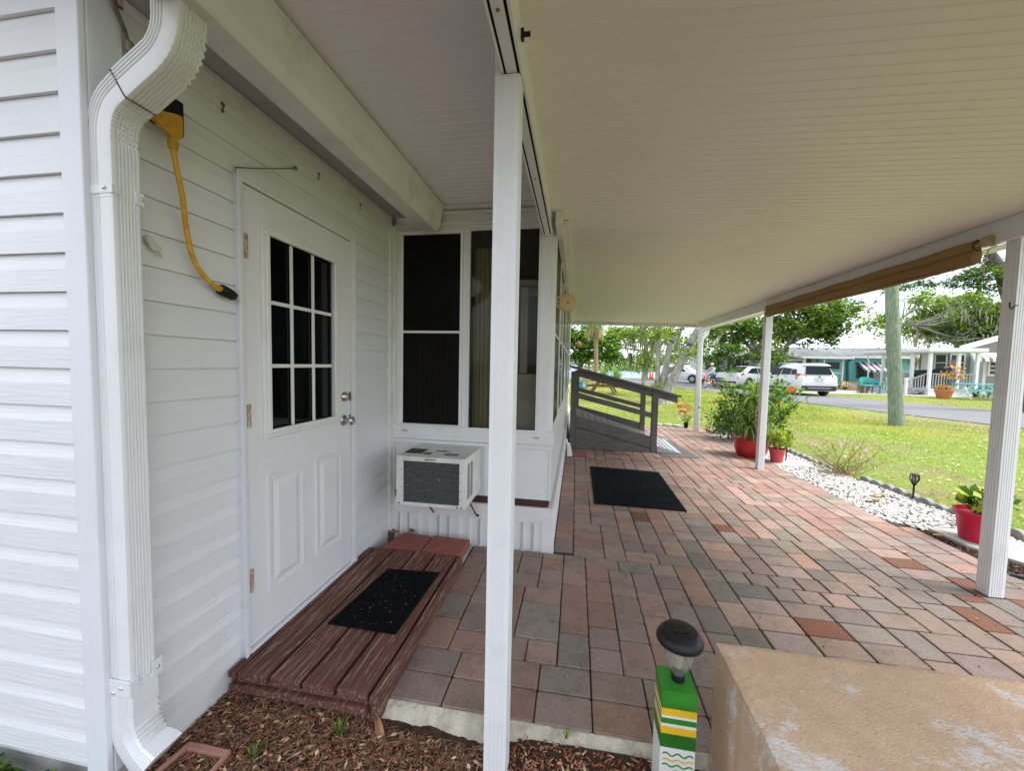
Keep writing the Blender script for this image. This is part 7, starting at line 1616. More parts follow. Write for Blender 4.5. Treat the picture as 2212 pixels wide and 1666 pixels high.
# people
def skin_mesh(name, m, parent, joints, edges, sub=2, root=0):
    off = world_loc(parent); me = bpy.data.meshes.new(name); names = list(joints)
    me.from_pydata([tuple(Vector(joints[k][0]) - off) for k in names], [(names.index(a), names.index(b)) for a, b in edges], [])
    o = bpy.data.objects.new(name, me); COL.objects.link(o); o.parent = parent; o.modifiers.new('skin', 'SKIN')
    if not me.skin_vertices: me.attributes
    lay = me.skin_vertices[0].data
    for i, k in enumerate(names):
        r = joints[k][1]; lay[i].radius = r if hasattr(r, '__len__') else (r, r)
        lay[i].use_root = (i == root)
    s = o.modifiers.new('sub', 'SUBSURF'); s.levels = sub; s.render_levels = sub; me.materials.append(m); return o
skinm = paint('skin_tone', (0.50, 0.27, 0.18), 0.5, 0.06, 12)
def person(label, pelvis, scale, fwd, P, shirt, shorts, hair, hat=None, group=None):
    "P: joint -> offset (right, forward, up) from the pelvis for a 1.75 m adult"
    f = Vector((fwd[0], fwd[1], 0)).normalized(); r = Vector((f.y, -f.x, 0)); o0 = Vector(pelvis)
    def w(k): a, b, c = P[k]; return o0 + (r * a + f * b + Vector((0, 0, 1)) * c) * scale
    t = thing('person', label, 'person', pelvis, group)
    s = scale
    J = {k: (w(k), q) for k, q in dict(pel=.115 * s, waist=.105 * s, chest=(.135 * s, .11 * s), neck=.05 * s, head0=.07 * s, head1=.088 * s, head2=.055 * s, shl=.06 * s, ell=.042 * s, wrl=.028 * s, hal=.038 * s, shr=.06 * s, elr=.042 * s, wrr=.028 * s, har=.038 * s, hil=.085 * s, knl=.058 * s, anl=.038 * s, tol=.032 * s, hir=.085 * s, knr=.058 * s, anr=.038 * s, tor=.032 * s).items()}
    E = [('pel', 'waist'), ('waist', 'chest'), ('chest', 'neck'), ('neck', 'head0'), ('head0', 'head1'), ('head1', 'head2')]
    for q in 'lr': E += [('chest', 'sh' + q), ('sh' + q, 'el' + q), ('el' + q, 'wr' + q), ('wr' + q, 'ha' + q), ('pel', 'hi' + q), ('hi' + q, 'kn' + q), ('kn' + q, 'an' + q), ('an' + q, 'to' + q)]
    skin_mesh('body', skinm, t, J, E)
    g = 1.16
    mid = lambda a, b, k=.5: w(a).lerp(w(b), k)
    Js = {'a': (w('pel') + Vector((0, 0, .03 * s)), .125 * s * g), 'b': (w('waist'), .12 * s * g), 'c': (w('chest'), (.145 * s * g, .12 * s * g)), 'sl': (w('shl'), .068 * s * g), 'sr': (w('shr'), .068 * s * g), 'el': (mid('shl', 'ell', .75), .055 * s * g), 'er': (mid('shr', 'elr', .75), .055 * s * g)}
    skin_mesh('shirt', shirt, t, Js, [('a', 'b'), ('b', 'c'), ('c', 'sl'), ('c', 'sr'), ('sl', 'el'), ('sr', 'er')])
    Js = {'a': (w('pel'), .13 * s * g), 'hl': (w('hil'), .095 * s * g), 'hr': (w('hir'), .095 * s * g), 'kl': (mid('hil', 'knl', .85), .075 * s * g), 'kr': (mid('hir', 'knr', .85), .075 * s * g)}
    skin_mesh('shorts', shorts, t, Js, [('a', 'hl'), ('a', 'hr'), ('hl', 'kl'), ('hr', 'kr')])
    h = w('head1'); mb = MB(); mb.ball((h.x - f.x * .02 * s, h.y - f.y * .02 * s, h.z + .035 * s), (.098 * s, .098 * s, .10 * s), 14); mb.build('hair', hair, t, smooth=True)
    if hat:
        mb = MB(); mb.lathe([(0, .13 * s), (.06 * s, .125 * s), (.10 * s, .08 * s), (.108 * s, .04 * s), (.17 * s, .03 * s), (.17 * s, .022 * s), (0, .022 * s)], 20, (h.x, h.y, h.z + .0 * s)); mb.build('hat', hat, t, smooth=True)
    for k in 'lr':
        mb = MB(); a, b = w('an' + k), w('to' + k); mb.tube([a - (b - a) * .3 - Vector((0, 0, .03 * s)), b - Vector((0, 0, .0)), b + (b - a) * .15], [.05 * s, .048 * s, .03 * s], 8); mb.build('shoe', hair if not hat else whitew, t, smooth=True)
    return t
stand = dict(pel=(0, 0, 0), waist=(0, .0, .18), chest=(0, .02, .42), neck=(0, .02, .56), head0=(0, .04, .64), head1=(0, .05, .72), head2=(0, .05, .80), shl=(-.18, .02, .48), ell=(-.24, .05, .22), wrl=(-.20, .22, .08), hal=(-.17, .28, .06), shr=(.18, .02, .48), elr=(.24, .05, .22), wrr=(.20, .22, .08), har=(.17, .28, .06), hil=(-.10, 0, -.06), knl=(-.11, .02, -.46), anl=(-.12, -.02, -.86), tol=(-.12, .14, -.91), hir=(.10, 0, -.06), knr=(.11, .02, -.46), anr=(.12, -.02, -.86), tor=(.12, .14, -.91))
greyhair = paint('grey_hair', (0.35, 0.33, 0.31), 0.8)
q = C_(1455, 700, 28.7); person('man seen from behind in a bright blue shirt standing on the porch', (q.x, 28.7, dz + .95), 1.06, (0.5, 1.0), stand, paint('blue_shirt', (0.01, 0.11, 0.48), 0.8, 0.1, 6), paint('khaki_shorts', (0.28, 0.25, 0.19), 0.8), greyhair)
# tricycle rider
TY = 27.6; tq = B_(265, 900, TY); sitz = 0.80
tri = thing('tricycle', 'red adult tricycle ridden along the road edge', 'tricycle', (tq.x, TY, 0.02))
redm = paint('red_enamel', (0.55, 0.02, 0.015), 0.35)
x0 = tq.x
def wheel(parent, c, r, axis='y', name='wheel', rimm=steel):
    w_ = MB()
    pts = [(r * math.cos(2 * PI * k / 24), r * math.sin(2 * PI * k / 24)) for k in range(25)]
    mk = (lambda a, b: (c[0] + a, c[1], c[2] + b)) if axis == 'y' else (lambda a, b: (c[0], c[1] + a, c[2] + b))
    w_.tube([mk(a, b) for a, b in pts], 0.022, 6, cap=False); wo = w_.build(name, black, parent)
    mb = MB()
    for k in range(10): mb.tube([mk(0, 0), mk(*pts[int(k * 2.4)])], 0.003, 4)
    mb.build('spokes', rimm, wo)
wheel(tri, (x0 - .62, TY - .25, .33), .30); wheel(tri, (x0 + .42, TY - .38, .31), .28); wheel(tri, (x0 + .46, TY + .32, .31), .28)
mb = MB(); mb.tube([(x0 - .62, TY - .25, .33), (x0 - .56, TY - .2, .72), (x0 - .50, TY - .18, .98)], .022, 8); mb.tube([(x0 - .56, TY - .2, .66), (x0 - .15, TY - .1, .40), (x0 + .44, TY, .33)], .025, 8); mb.tube([(x0 + .44, TY - .38, .31), (x0 + .44, TY + .32, .31)], .02, 8); mb.tube([(x0 - .02, TY - .05, .36), (x0 + .05, TY, .72)], .022, 8); mb.build('frame', redm, tri)
mb = MB(); mb.tube([(x0 - .42, TY - .48, 1.0), (x0 - .50, TY - .18, .99), (x0 - .36, TY + .14, 1.0)], .016, 8); mb.build('handlebar', steel, tri)
MB().ball((x0 + .06, TY, .76), (.16, .12, .06), 10).build('saddle', blackp, tri, smooth=True)
mb = MB(); mb.box((x0 + .22, TY - .25, .52), (x0 + .68, TY + .25, .80)); mb.build('basket', paint('wire_basket', (0.10, 0.10, 0.10), 0.5), tri, bevel=.02)
sit = dict(pel=(0, 0, 0), waist=(0, .0, .18), chest=(0, .04, .42), neck=(0, .05, .56), head0=(0, .08, .64), head1=(0, .09, .72), head2=(0, .09, .80), shl=(-.18, .04, .48), ell=(-.25, .22, .28), wrl=(-.24, .44, .22), hal=(-.22, .50, .21), shr=(.18, .04, .48), elr=(.25, .22, .28), wrr=(.24, .44, .22), har=(.22, .50, .21), hil=(-.10, 0.03, -.03), knl=(-.13, .42, -.06), anl=(-.12, .38, -.48), tol=(-.12, .52, -.52), hir=(.10, .03, -.03), knr=(.13, .38, -.14), anr=(.12, .25, -.55), tor=(.12, .38, -.60))
person('seated tricycle rider in a light blue sleeveless top and pale sun hat', (x0 + .03, TY, .90), 1.0, (-.9, -.45), sit, paint('light_blue_top', (0.30, 0.55, 0.75), 0.8), paint('navy_shorts', (0.03, 0.04, 0.10), 0.8), greyhair, paint('pale_hat', (0.6, 0.52, 0.46), 0.8))
def bicycle(label, bx, by, col, s=1.0, rz=0.2):
    t = thing('bicycle', label, 'bicycle', (0, 0, 0), None)
    wheel(t, (-.5, 0, .34), .32); wheel(t, (.5, 0, .34), .32)
    mb = MB(); P_ = dict(r=(-.5, 0, .34), bb=(-.05, 0, .30), s=(-.18, 0, .80), h=(.32, 0, .84), f=(.5, 0, .34))
    for a, b in (('r', 'bb'), ('r', 's'), ('bb', 's'), ('s', 'h'), ('bb', 'h'), ('h', 'f')): mb.tube([P_[a], P_[b]], .018, 6)
    mb.build('frame', col, t); MB().ball((-.2, 0, .86), (.13, .06, .03), 8).build('saddle', blackp, t)
    mb = MB(); mb.tube([(.20, -.28, .98), (.32, -.05, 1.0), (.30, 0, .84)], .013, 6); mb.tube([(.20, .28, .98), (.32, .05, 1.0)], .013, 6); mb.build('handlebar', steel, t)
    t.location = (bx, by, 0.0); t.rotation_euler = (0, 0, rz); t.scale = (s, s, s); return t
q = B_(380, 830, 31); bicycle('dark bicycle parked behind the tricycle, closer to it', q.x, 31, paint('slate_enamel', (0.05, 0.08, 0.10), 0.4), 1.1, 0.5)
q = B_(450, 830, 31); bicycle('dark bicycle parked nearer the white sedan', q.x, 31.3, paint('green_enamel', (0.05, 0.10, 0.07), 0.4), 1.1, -0.3)
q = B_(215, 780, 30); kb = thing('kayak_board', 'white upright board leaning behind the tricycle rider', 'board', (q.x, 30, 0)); MB().box((q.x - .12, 30, 0.02), (q.x + .16, 30.05, 1.25)).build('board_panel', whitew, kb, bevel=.02)

# ---- cars
carw = paint('white_car_paint', (0.62, 0.63, 0.65), 0.18, 0.01, 2); cglass = glassy('car_glass', (0.010, 0.014, 0.018), 0.12, spec=0.12); tyre = paint('tyre', (0.015, 0.015, 0.016), 0.8); alloy = paint('alloy_wheel', (0.45, 0.45, 0.46), 0.3, metal=0.8)
tail = paint('red_lamp_lens', (0.45, 0.015, 0.02), 0.15); headl = paint('clear_lamp_lens', (0.5, 0.52, 0.55), 0.1); trimb = paint('black_bumper', (0.02, 0.02, 0.022), 0.5)
def loft(mb, secs):
    n_ = len(secs[0]); vs = [p for s in secs for p in s]; fs = []
    for i in range(len(secs) - 1):
        for k in range(n_): a = i * n_ + k; b = i * n_ + (k + 1) % n_; fs.append((a, b, b + n_, a + n_))
    fs += [tuple(range(n_))[::-1], tuple(range((len(secs) - 1) * n_, len(secs) * n_))]; mb.add(vs, fs)
def vehicle(name, label, cat, body, cabin, L, W, wheels, wr, parts, clear=0.22):
    "x runs from the tail (-L/2) to the nose; body: (x, belt z, half width, floor z); cabin: (x, roof z, half width top, belt z, half width belt)"
    t = thing(name, label, cat)
    mb = MB(); S = []
    for x, zb, hw, zf in body:
        S.append([(x, -hw * .92, zf), (x, -hw, zf + .12), (x, -hw, zb * .72 + zf * .28), (x, -hw * .965, zb - .04), (x, -hw * .90, zb), (x, hw * .90, zb), (x, hw * .965, zb - .04), (x, hw, zb * .72 + zf * .28), (x, hw, zf + .12), (x, hw * .92, zf)])
    loft(mb, S); bo = mb.build('body', carw, t, smooth=True)
    mb = MB(); S = []
    for x, zr, ht, zb, hb in cabin:
        S.append([(x, -hb, zb), (x, -(hb * .35 + ht * .65), zb + (zr - zb) * .65), (x, -ht, zr - .05), (x, -ht * .86, zr - .005), (x, 0, zr + .01), (x, ht * .86, zr - .005), (x, ht, zr - .05), (x, (hb * .35 + ht * .65), zb + (zr - zb) * .65), (x, hb, zb)])
    loft(mb, S); mb.build('cabin', carw, t, smooth=True)
    for wx in wheels:
        for s in (-1, 1):
            y0 = s * (W / 2 - .10)
            w_ = MB(); w_.lathe([(wr * .62, -.11), (wr * .95, -.11), (wr, -.07), (wr, .07), (wr * .95, .11), (wr * .62, .11)], 28, (wx, y0, wr), 'y'); wo = w_.build('wheel', tyre, t, smooth=True)
            mb = MB(); mb.lathe([(0, .0), (wr * .62, .0), (wr * .62, .02), (0, .02)], 24, (wx, y0 + s * .07 - .01, wr), 'y'); mb.build('rim', trimb, wo)
            mb = MB()
            for k in range(5):
                a = 2 * PI * k / 5; mb.bar((wx, y0 + s * .10, wr), (wx + wr * .6 * math.cos(a), y0 + s * .10, wr + wr * .6 * math.sin(a)), .07, .03, up=(0, 1, 0))
            mb.lathe([(wr * .56, 0), (wr * .63, 0), (wr * .63, .02), (wr * .56, .02)], 24, (wx, y0 + s * .10 - .01, wr), 'y'); mb.build('spokes', alloy, wo)
            mb = MB(); pts = [(wx + (wr + .07) * math.cos(PI * k / 12), wr + (wr + .07) * math.sin(PI * k / 12)) for k in range(13)]
            mb.prism([(a, s * (W / 2 + .004), b) for a, b in pts] + [(wx - wr - .07, s * (W / 2 + .004), clear), (wx + wr + .07, s * (W / 2 + .004), clear)], (0, -s * .03, 0)); mb.build('wheel_arch', trimb, t)
    parts(t); return t
def panel(mb, pts, d=(0, 0, 0.004)): mb.prism(pts, d)
def suv_parts(t):
    for s in (-1, 1):
        for q in ([(-1.85, 1.12), (-1.35, 1.12), (-1.35, 1.42), (-1.70, 1.40)], [(-1.27, 1.12), (-.42, 1.10), (-.42, 1.50), (-1.27, 1.44)], [(-.34, 1.10), (.62, 1.06), (.22, 1.40), (-.34, 1.50)]):
            lerp = lambda z: .862 - .19 * (z - 1.05) / .65
            mb = MB(); mb.prism([(x, s * (lerp(z) + .012), z) for x, z in q], (0, -s * .03, 0)); mb.build('side_window', cglass, t)
        mb = MB(); mb.hexa([(-2.355, s * .62, 1.02), (-2.12, s * .93, 1.03), (-1.90, s * .925, 1.05), (-2.30, s * .62, 1.02)], [(-2.335, s * .64, 1.12), (-2.10, s * .915, 1.20), (-1.82, s * .915, 1.15), (-2.27, s * .62, 1.12)]); mb.build('tail_light', tail, t, bevel=.01)
        mb = MB(); mb.bar((-2.375, s * .52, .50), (-2.35, s * .85, .50), .03, .06); mb.build('reflector', tail, t)
        mb = MB(); mb.tube([(-1.6, s * .62, 1.70), (-1.4, s * .63, 1.755), (.2, s * .62, 1.75), (.4, s * .6, 1.69)], .02, 6); mb.build('roof_rail', alloy, t)
        mb = MB(); mb.box((-1.2, s * .935, .98), (-1.0, s * .955, 1.01)); mb.box((-.3, s * .935, .98), (-.1, s * .955, 1.01)); mb.build('door_handle', alloy, t)
        mb = MB(); mb.ball((.52, s * 1.0, 1.12), (.08, .1, .07), 8); mb.build('mirror', carw, t, smooth=True)
        mb = MB(); mb.box((-1.30, s * .905, .30), (1.05, s * .940, .42)); mb.build('sill', trimb, t)
    mb = MB(); mb.prism([(-2.315, -.64, 1.15), (-2.315, .64, 1.15), (-2.125, .54, 1.56), (-2.125, -.54, 1.56)], (-.03, 0, .012)); mb.build('rear_window', cglass, t)
    mb = MB(); mb.prism([(-2.12, -.66, 1.60), (-2.12, .66, 1.60), (-1.8, .66, 1.69), (-1.8, -.66, 1.69)], (0, 0, .03)); mb.build('spoiler', carw, t, bevel=.01)
    MB().box((-2.405, -.84, .32), (-2.25, .84, .56)).build('rear_bumper', trimb, t, bevel=.03)
    MB().box((-2.415, -.55, .42), (-2.404, .55, .46)).build('bumper_strip', alloy, t)
    MB().box((-2.385, -.19, .80), (-2.37, .19, .93)).build('number_plate', paint('plate_grey', (0.5, 0.52, 0.5), 0.5, 0.25, 14), t)
    mb = MB(); mb.lathe([(.045, 0), (.045, -.01), (.06, -.01), (.06, 0)], 16, (-2.372, 0, 1.05), 'x'); mb.box((-2.385, -.08, 1.04), (-2.372, .08, 1.06)); mb.build('emblem', alloy, t)
    MB().box((-2.383, -.30, .965), (-2.372, .30, .985)).build('chrome_strip', alloy, t)
    MB().prism([(.55, -.68, 1.12), (.55, .68, 1.12), (.02, .58, 1.60), (.02, -.58, 1.60)], (.03, 0, .012)).build('windscreen', cglass, t)
suv = vehicle('parked_suv', 'white parked SUV seen from its rear left corner', 'car',
    [(-2.36, .60, .80, .34), (-2.37, .95, .86, .32), (-2.30, 1.10, .90, .28), (-1.9, 1.12, .93, .24), (0, 1.08, .94, .22), (.8, 1.06, .93, .22), (1.5, .98, .91, .24), (2.1, .88, .84, .28), (2.33, .70, .70, .34)],
    [(-2.28, 1.14, .60, 1.05, .80), (-2.10, 1.55, .62, 1.05, .84), (-1.7, 1.67, .66, 1.05, .85), (-.8, 1.72, .67, 1.05, .86), (-.1, 1.68, .65, 1.05, .86), (.15, 1.58, .63, 1.05, .86), (.85, 1.07, .60, 1.03, .84)],
    4.7, 1.84, (-1.36, 1.36), .355, suv_parts)
suv.scale = (1.02,) * 3; suv.location = (12.66, 25.2, 0.0); suv.rotation_euler = (0, 0, R(92))
def sedan_parts(t):
    for s in (-1, 1):
        for q in ([(-1.45, .98), (-.35, .95), (-.35, 1.32), (-.85, 1.28)], [(-.27, .95), (.85, .92), (.35, 1.25), (-.27, 1.32)]):
            mb = MB(); mb.prism([(x, s * (.832 - (z - .9) * .442 + .012), z) for x, z in q], (0, -s * .03, 0)); mb.build('side_window', cglass, t)
        mb = MB(); mb.hexa([(-2.36, s * .50, .84), (-2.15, s * .93, .86), (-1.95, s * .93, .88), (-2.30, s * .5, .86)], [(-2.33, s * .50, .93), (-2.13, s * .92, .96), (-1.93, s * .92, .96), (-2.28, s * .5, .93)]); mb.build('tail_light', tail, t)
    MB().prism([(-1.80, -.62, 1.05), (-1.80, .62, 1.05), (-1.12, .54, 1.375), (-1.12, -.54, 1.375)], (-.012, 0, .02)).build('rear_window', cglass, t)
    MB().prism([(1.15, -.66, .98), (1.15, .66, .98), (.32, .56, 1.36), (.32, -.56, 1.36)], (.012, 0, .016)).build('windscreen', cglass, t)
    MB().box((-2.40, -.7, .34), (-2.30, .7, .46)).build('rear_bumper', trimb, t, bevel=.02)
sed = vehicle('parked_sedan', 'white sedan parked behind the middle post, left of the SUV', 'car',
    [(-2.38, .70, .80, .32), (-2.36, .92, .86, .28), (-2.1, 1.0, .90, .24), (-1.4, .98, .92, .2), (0, .93, .92, .19), (1.0, .92, .91, .2), (1.8, .82, .88, .22), (2.35, .66, .74, .28)],
    [(-2.0, .99, .56, .90, .78), (-1.1, 1.36, .58, .90, .82), (-.5, 1.43, .60, .90, .83), (.1, 1.41, .59, .90, .83), (.4, 1.34, .58, .90, .83), (1.3, .93, .56, .88, .82)],
    4.75, 1.84, (-1.42, 1.42), .33, sedan_parts)
q = B_(760, 850, 29.3); sed.location = (q.x, 30.5, 0.02); sed.rotation_euler = (0, 0, R(35)); sed.scale = (1.1,) * 3
def hatch_parts(t):
    for s in (-1, 1):
        for q in ([(-1.6, 1.05), (-.35, 1.02), (-.35, 1.42), (-1.45, 1.38)], [(-.27, 1.02), (.75, 1.0), (.35, 1.36), (-.27, 1.42)]):
            mb = MB(); mb.prism([(x, s * (.835 - (z - 1.0) * .338 + .012), z) for x, z in q], (0, -s * .03, 0)); mb.build('side_window', cglass, t)
        MB().ball((2.08, s * .68, .86), (.20, .16, .08), 10).build('headlight', headl, t, smooth=True)
        MB().box((2.28, s * .62 - .09, .42), (2.33, s * .62 + .09, .52)).build('fog_light', paint('amber', (0.4, 0.16, 0.05), 0.4), t)
    MB().prism([(1.05, -.70, 1.02), (1.05, .70, 1.02), (.36, .58, 1.48), (.36, -.58, 1.48)], (.012, 0, .018)).build('windscreen', paint('sky_windscreen', (0.16, 0.30, 0.42), 0.08), t)
    MB().box((2.26, -.55, .50), (2.345, .55, .70)).build('grille', trimb, t, bevel=.02)
    MB().box((2.30, -.45, .72), (2.34, .45, .75)).build('grille_bar', alloy, t)
    MB().box((2.20, -.75, .28), (2.33, .75, .40)).build('front_bumper', trimb, t, bevel=.02)
    MB().ball((.62, .98, 1.06), (.07, .1, .06), 8).build('mirror', carw, t)
hc = vehicle('distant_suv', 'white compact SUV facing the patio on the far road beyond the leaning tree', 'car',
    [(-2.25, .7, .80, .34), (-2.2, 1.0, .88, .28), (-1.2, 1.04, .92, .22), (0, 1.02, .92, .22), (.9, 1.0, .91, .22), (1.6, .93, .88, .22), (2.1, .82, .80, .26), (2.28, .62, .70, .30)],
    [(-2.15, 1.05, .58, 1.0, .80), (-1.8, 1.55, .60, 1.0, .82), (-.6, 1.66, .62, 1.0, .83), (.1, 1.62, .60, 1.0, .83), (.4, 1.5, .59, 1.0, .83), (1.15, 1.02, .56, .98, .81)],
    4.55, 1.84, (-1.36, 1.38), .36, hatch_parts)
hc.location = (A_(1335, 800, 38).x, 38.0, 0.02); hc.rotation_euler = (0, 0, R(-42)); hc.scale = (1.0,) * 3

# ---- yard furniture
def picnic(name, label, m_top, m_leg, L=1.75):
    t = thing(name, label, 'picnic table')
    mb = MB()
    for k in range(4): mb.box((-L / 2, -.35 + k * .178, .72), (L / 2, -.35 + k * .178 + .165, .76))
    mb.build('table_top', m_top, t, bevel=.005)
    for s in (-1, 1):
        mb = MB(); mb.box((-L / 2, s * .70 - .13, .42), (L / 2, s * .70 + .13, .46)); mb.build('bench', m_top, t, bevel=.005)
    for x in (-L / 2 + .25, L / 2 - .25):
        for s in (-1, 1): MB().bar((x, s * .62, 0.01), (x, s * .16, .715), .09, .04, up=(1, 0, 0)).build('leg', m_leg, t)
        MB().box((x + .025, -.80, .34), (x + .06, .80, .415)).build('cross_beam', m_leg, t)
        MB().bar((x, 0, .36), (x * .25, 0, .71), .04, .08).build('brace', m_leg, t)
    return t
bl_ = paint('turquoise_paint', (0.05, 0.42, 0.52), 0.5, 0.12, 4); wood = paint('honey_wood', (0.15, 0.085, 0.045), 0.8, 0.25, 4)
q0, q1 = C_(1545, 830, 24.6), C_(1930, 845, 24.6)
pt_ = picnic('picnic_table', 'turquoise topped picnic table with white legs beside the porch house', bl_, white, 2.35); pt_.location = ((q0.x + q1.x) / 2 + .1, 24.6, 0); pt_.scale = (1.05, 1.05, 1.12)
q = A_(480, 960, 19.7); pw2 = picnic('picnic_table', 'brown wooden picnic table on the lawn beyond the ramp rails', wood, paint('honey_legs', (0.22, 0.12, 0.05), 0.8, 0.2, 5), 1.7); pw2.location = (q.x, 20.2, 0); pw2.rotation_euler = (0, 0, R(80))
terra = paint('terracotta', (0.45, 0.16, 0.06), 0.75, 0.12, 6)
def tpot(label, x, y, r, h): return pot('terracotta_pot', label, (x, y, 0.0), [(0, 0), (r * .66, 0), (r * .92, h * .8), (r, h * .8), (r, h), (r * .9, h), (r * .86, h * .85), (0, h * .84)], terra, h * .86, r * .85)
q = C_(1360, 985, 24.2); s_ = 24.2 / 24.2; tpot('wide terracotta pot of pink and yellow flowers before the porch railing', q.x, 24.2, .38, .52)
t = thing('flowering_plant', 'pink and yellow flowers in the wide terracotta pot', 'plant', (q.x, 24.2, .5)); bushy(t, (q.x, 24.2, .62), (.34, .3, .15), 420, .09, .06, [(0.10, 0.2, 0.02), (0.6, 0.18, 0.16), (0.5, 0.45, 0.05), (0.65, 0.28, 0.28)], 6, w=[.4, .25, .2, .15])
for k in range(3): pass
q = C_(520, 925, 28.1); tpot('smaller terracotta pot beside the teal chair', q.x, 28.1, .31, .45)
t = thing('flowering_plant', 'dry reddish plant in the smaller terracotta pot', 'plant', (q.x, 28.1, .55)); bushy(t, (q.x, 28.1, .66), (.34, .3, .2), 200, .12, .04, [(0.35, 0.14, 0.06), (0.15, 0.2, 0.05), (0.3, 0.25, 0.1)], 8)
# orange leaved plant in front of the railing
Y = 25.0; t = thing('orange_leaf_plant', 'tall orange leaved croton in front of the porch railing', 'plant', C_(1470, 900, Y)); c = C_(1500, 720, Y); b = C_(1400, 860, Y)
mb = MB(); P = []
for (x, y) in ((1350, 740), (1400, 712), (1450, 725), (1490, 700), (1520, 655), (1545, 745), (1470, 655), (1555, 700), (1510, 715), (1420, 760), (1535, 760)):
    q = C_(x, y, Y); mb.tube([b, b.lerp(q, .6) + Vector((0, 0, -.05)), q], [.02, .012, .006], 5)
    for k in range(12): P.append(tuple(q + Vector((random.gauss(0, .12), random.gauss(0, .1), random.gauss(0, .045)))))
mb.build('stem', bark_dark, t); V, F = leaf_quads(np.array(P), .24, .085, .8); np_mesh('foliage', V, F, leafm, t, tint=tints(len(P), [(0.62, 0.30, 0.03), (0.7, 0.42, 0.06), (0.5, 0.2, 0.02)]))
# teal bistro chair and table
tm = paint('teal_wicker', (0.03, 0.30, 0.29), 0.6, 0.15, 8)
q = C_(570, 935, 27.6); x, y = q.x, 27.6; t = thing('garden_chair', 'teal wicker armchair on the grass left of the porch', 'chair', (x, y, 0))
mb = MB(); vs = []
for k in range(13):
    a = PI * k / 12; vs += [(x + .50 * math.cos(a), y + .38 * math.sin(a), .55), (x + .53 * math.cos(a), y + .42 * math.sin(a), .74 + .30 * math.sin(a))]
mb.add(vs, [(2 * i, 2 * i + 1, 2 * i + 3, 2 * i + 2) for i in range(12)]); mb.add([(a + 0.0, b - .03, c) for a, b, c in vs], [(2 * i, 2 * i + 1, 2 * i + 3, 2 * i + 2) for i in range(12)]); mb.build('backrest', tm, t)
MB().box((x - .46, y - .35, .46), (x + .46, y + .38, .54)).build('seat', tm, t, bevel=.03)
for dx in (-.44, .38):
    for dy in (-.33, .28): MB().box((x + dx, y + dy, 0), (x + dx + .06, y + dy + .06, .459)).build('leg', tm, t)
q = C_(735, 940, 27.3); x, y = q.x, 27.3; t = thing('bistro_table', 'small teal metal bistro table beside the teal chair', 'table', (x, y, 0)); zt = C_(735, 818, y).z
MB().lathe([(0, 0), (.46, 0), (.48, .02), (0, .03)], 24, (x, y, zt)).build('table_top', tm, t)
for k in range(3):
    a = 2 * PI * k / 3 + .5; MB().tube([(x + .12 * math.cos(a), y + .12 * math.sin(a), zt), (x + .08 * math.cos(a), y + .08 * math.sin(a), zt * .5), (x + .36 * math.cos(a), y + .36 * math.sin(a), 0.01)], .02, 6).build('leg', tm, t)
# ladder, pad, cones, small things
t = thing('orange_ladder', 'orange ladder lying on its side along the teal house', 'ladder', C_(390, 860, 31)); a, b, c, d_ = C_(290, 802, 31), C_(490, 835, 31), C_(285, 850, 30.8), C_(470, 880, 30.8); om = paint('orange_fibreglass', (0.65, 0.15, 0.06), 0.5)
a.z = max(a.z, .3); c.z = max(c.z, .04); b.z = max(b.z, .25); d_.z = max(d_.z, .04)
for p_, q_ in ((a, b), (c, d_)): MB().bar(p_, q_, .05, .09).build('side_rail', om, t)
for k in range(8): u = (k + .5) / 8; MB().tube([a.lerp(b, u), c.lerp(d_, u)], .018, 6).build('rung', alloy, t)
q = B_(1640, 860, 29); t = thing('white_bench', 'low white garden bench behind the SUV bumper', 'bench', (q.x, 30, 0)); MB().box((q.x - .4, 29.8, .40), (q.x + .55, 30.2, .47)).build('seat', white, t); 
for dx in (-.35, .45): MB().box((q.x + dx, 29.85, 0), (q.x + dx + .07, 30.15, .399)).build('leg', white, t)
for (x, y, lab) in ((330, 850, 'green strappy plant in front of the ladder'), (240, 850, 'low spiky plant by the white bench')):
    q = C_(x, y, 31.8); t = thing('garden_plant', lab, 'plant', (q.x, 31.8, 0)); strap_leaves([(q.x, 31.8, .02)], 60, .9, .06, [(0.08, 0.17, 0.03), (0.16, 0.25, 0.05)], .9, (.1, 1.2), parent=t)
q = C_(1780, 965, 26.6); t = thing('garden_plant', 'dark fern like plant under the turquoise picnic table', 'plant', (q.x, 26.6, 0)); strap_leaves([(q.x - .4, 26.6, .02), (q.x + .3, 26.6, .02)], 110, 1.0, .06, [(0.04, 0.10, 0.02), (0.08, 0.15, 0.03)], 1.0, (.2, 1.4), parent=t)
kind(MB().box((C_(500, 950, 26.5).x - .3, 26.0, -0.01), (X0 - .2, 27.6, 0.015)).build('concrete_pad', concrete, None), 'structure')
cone = thing('traffic_cone', 'orange traffic cone at the water end of the road, leftmost of the cluster', 'traffic cone', (0, 0, 0), 'orange traffic cones at the water end of the road')
MB().lathe([(.16, .03), (.05, .85), (.03, .87), (0, .87)], 16).build('cone_body', paint('cone_orange', (0.80, 0.16, 0.06), 0.5), cone, smooth=True); MB().box((-.22, -.22, 0), (.22, .22, .03)).build('cone_base', black, cone); MB().lathe([(.108, .38), (.078, .60)], 16).build('white_band', white, cone)
for k, (x, lab) in enumerate(((950, None), (985, 'orange traffic cone at the water end of the road, middle of the cluster'), (1010, 'orange traffic cone at the water end of the road, rightmost of the cluster'))):
    q = A_(x, 800, 44 + k * .5); o = cone if k == 0 else dup(cone, label=lab); o.location = (q.x, 44 + k * .5, 0.02); o.scale = (0.9, 0.9, 0.95)
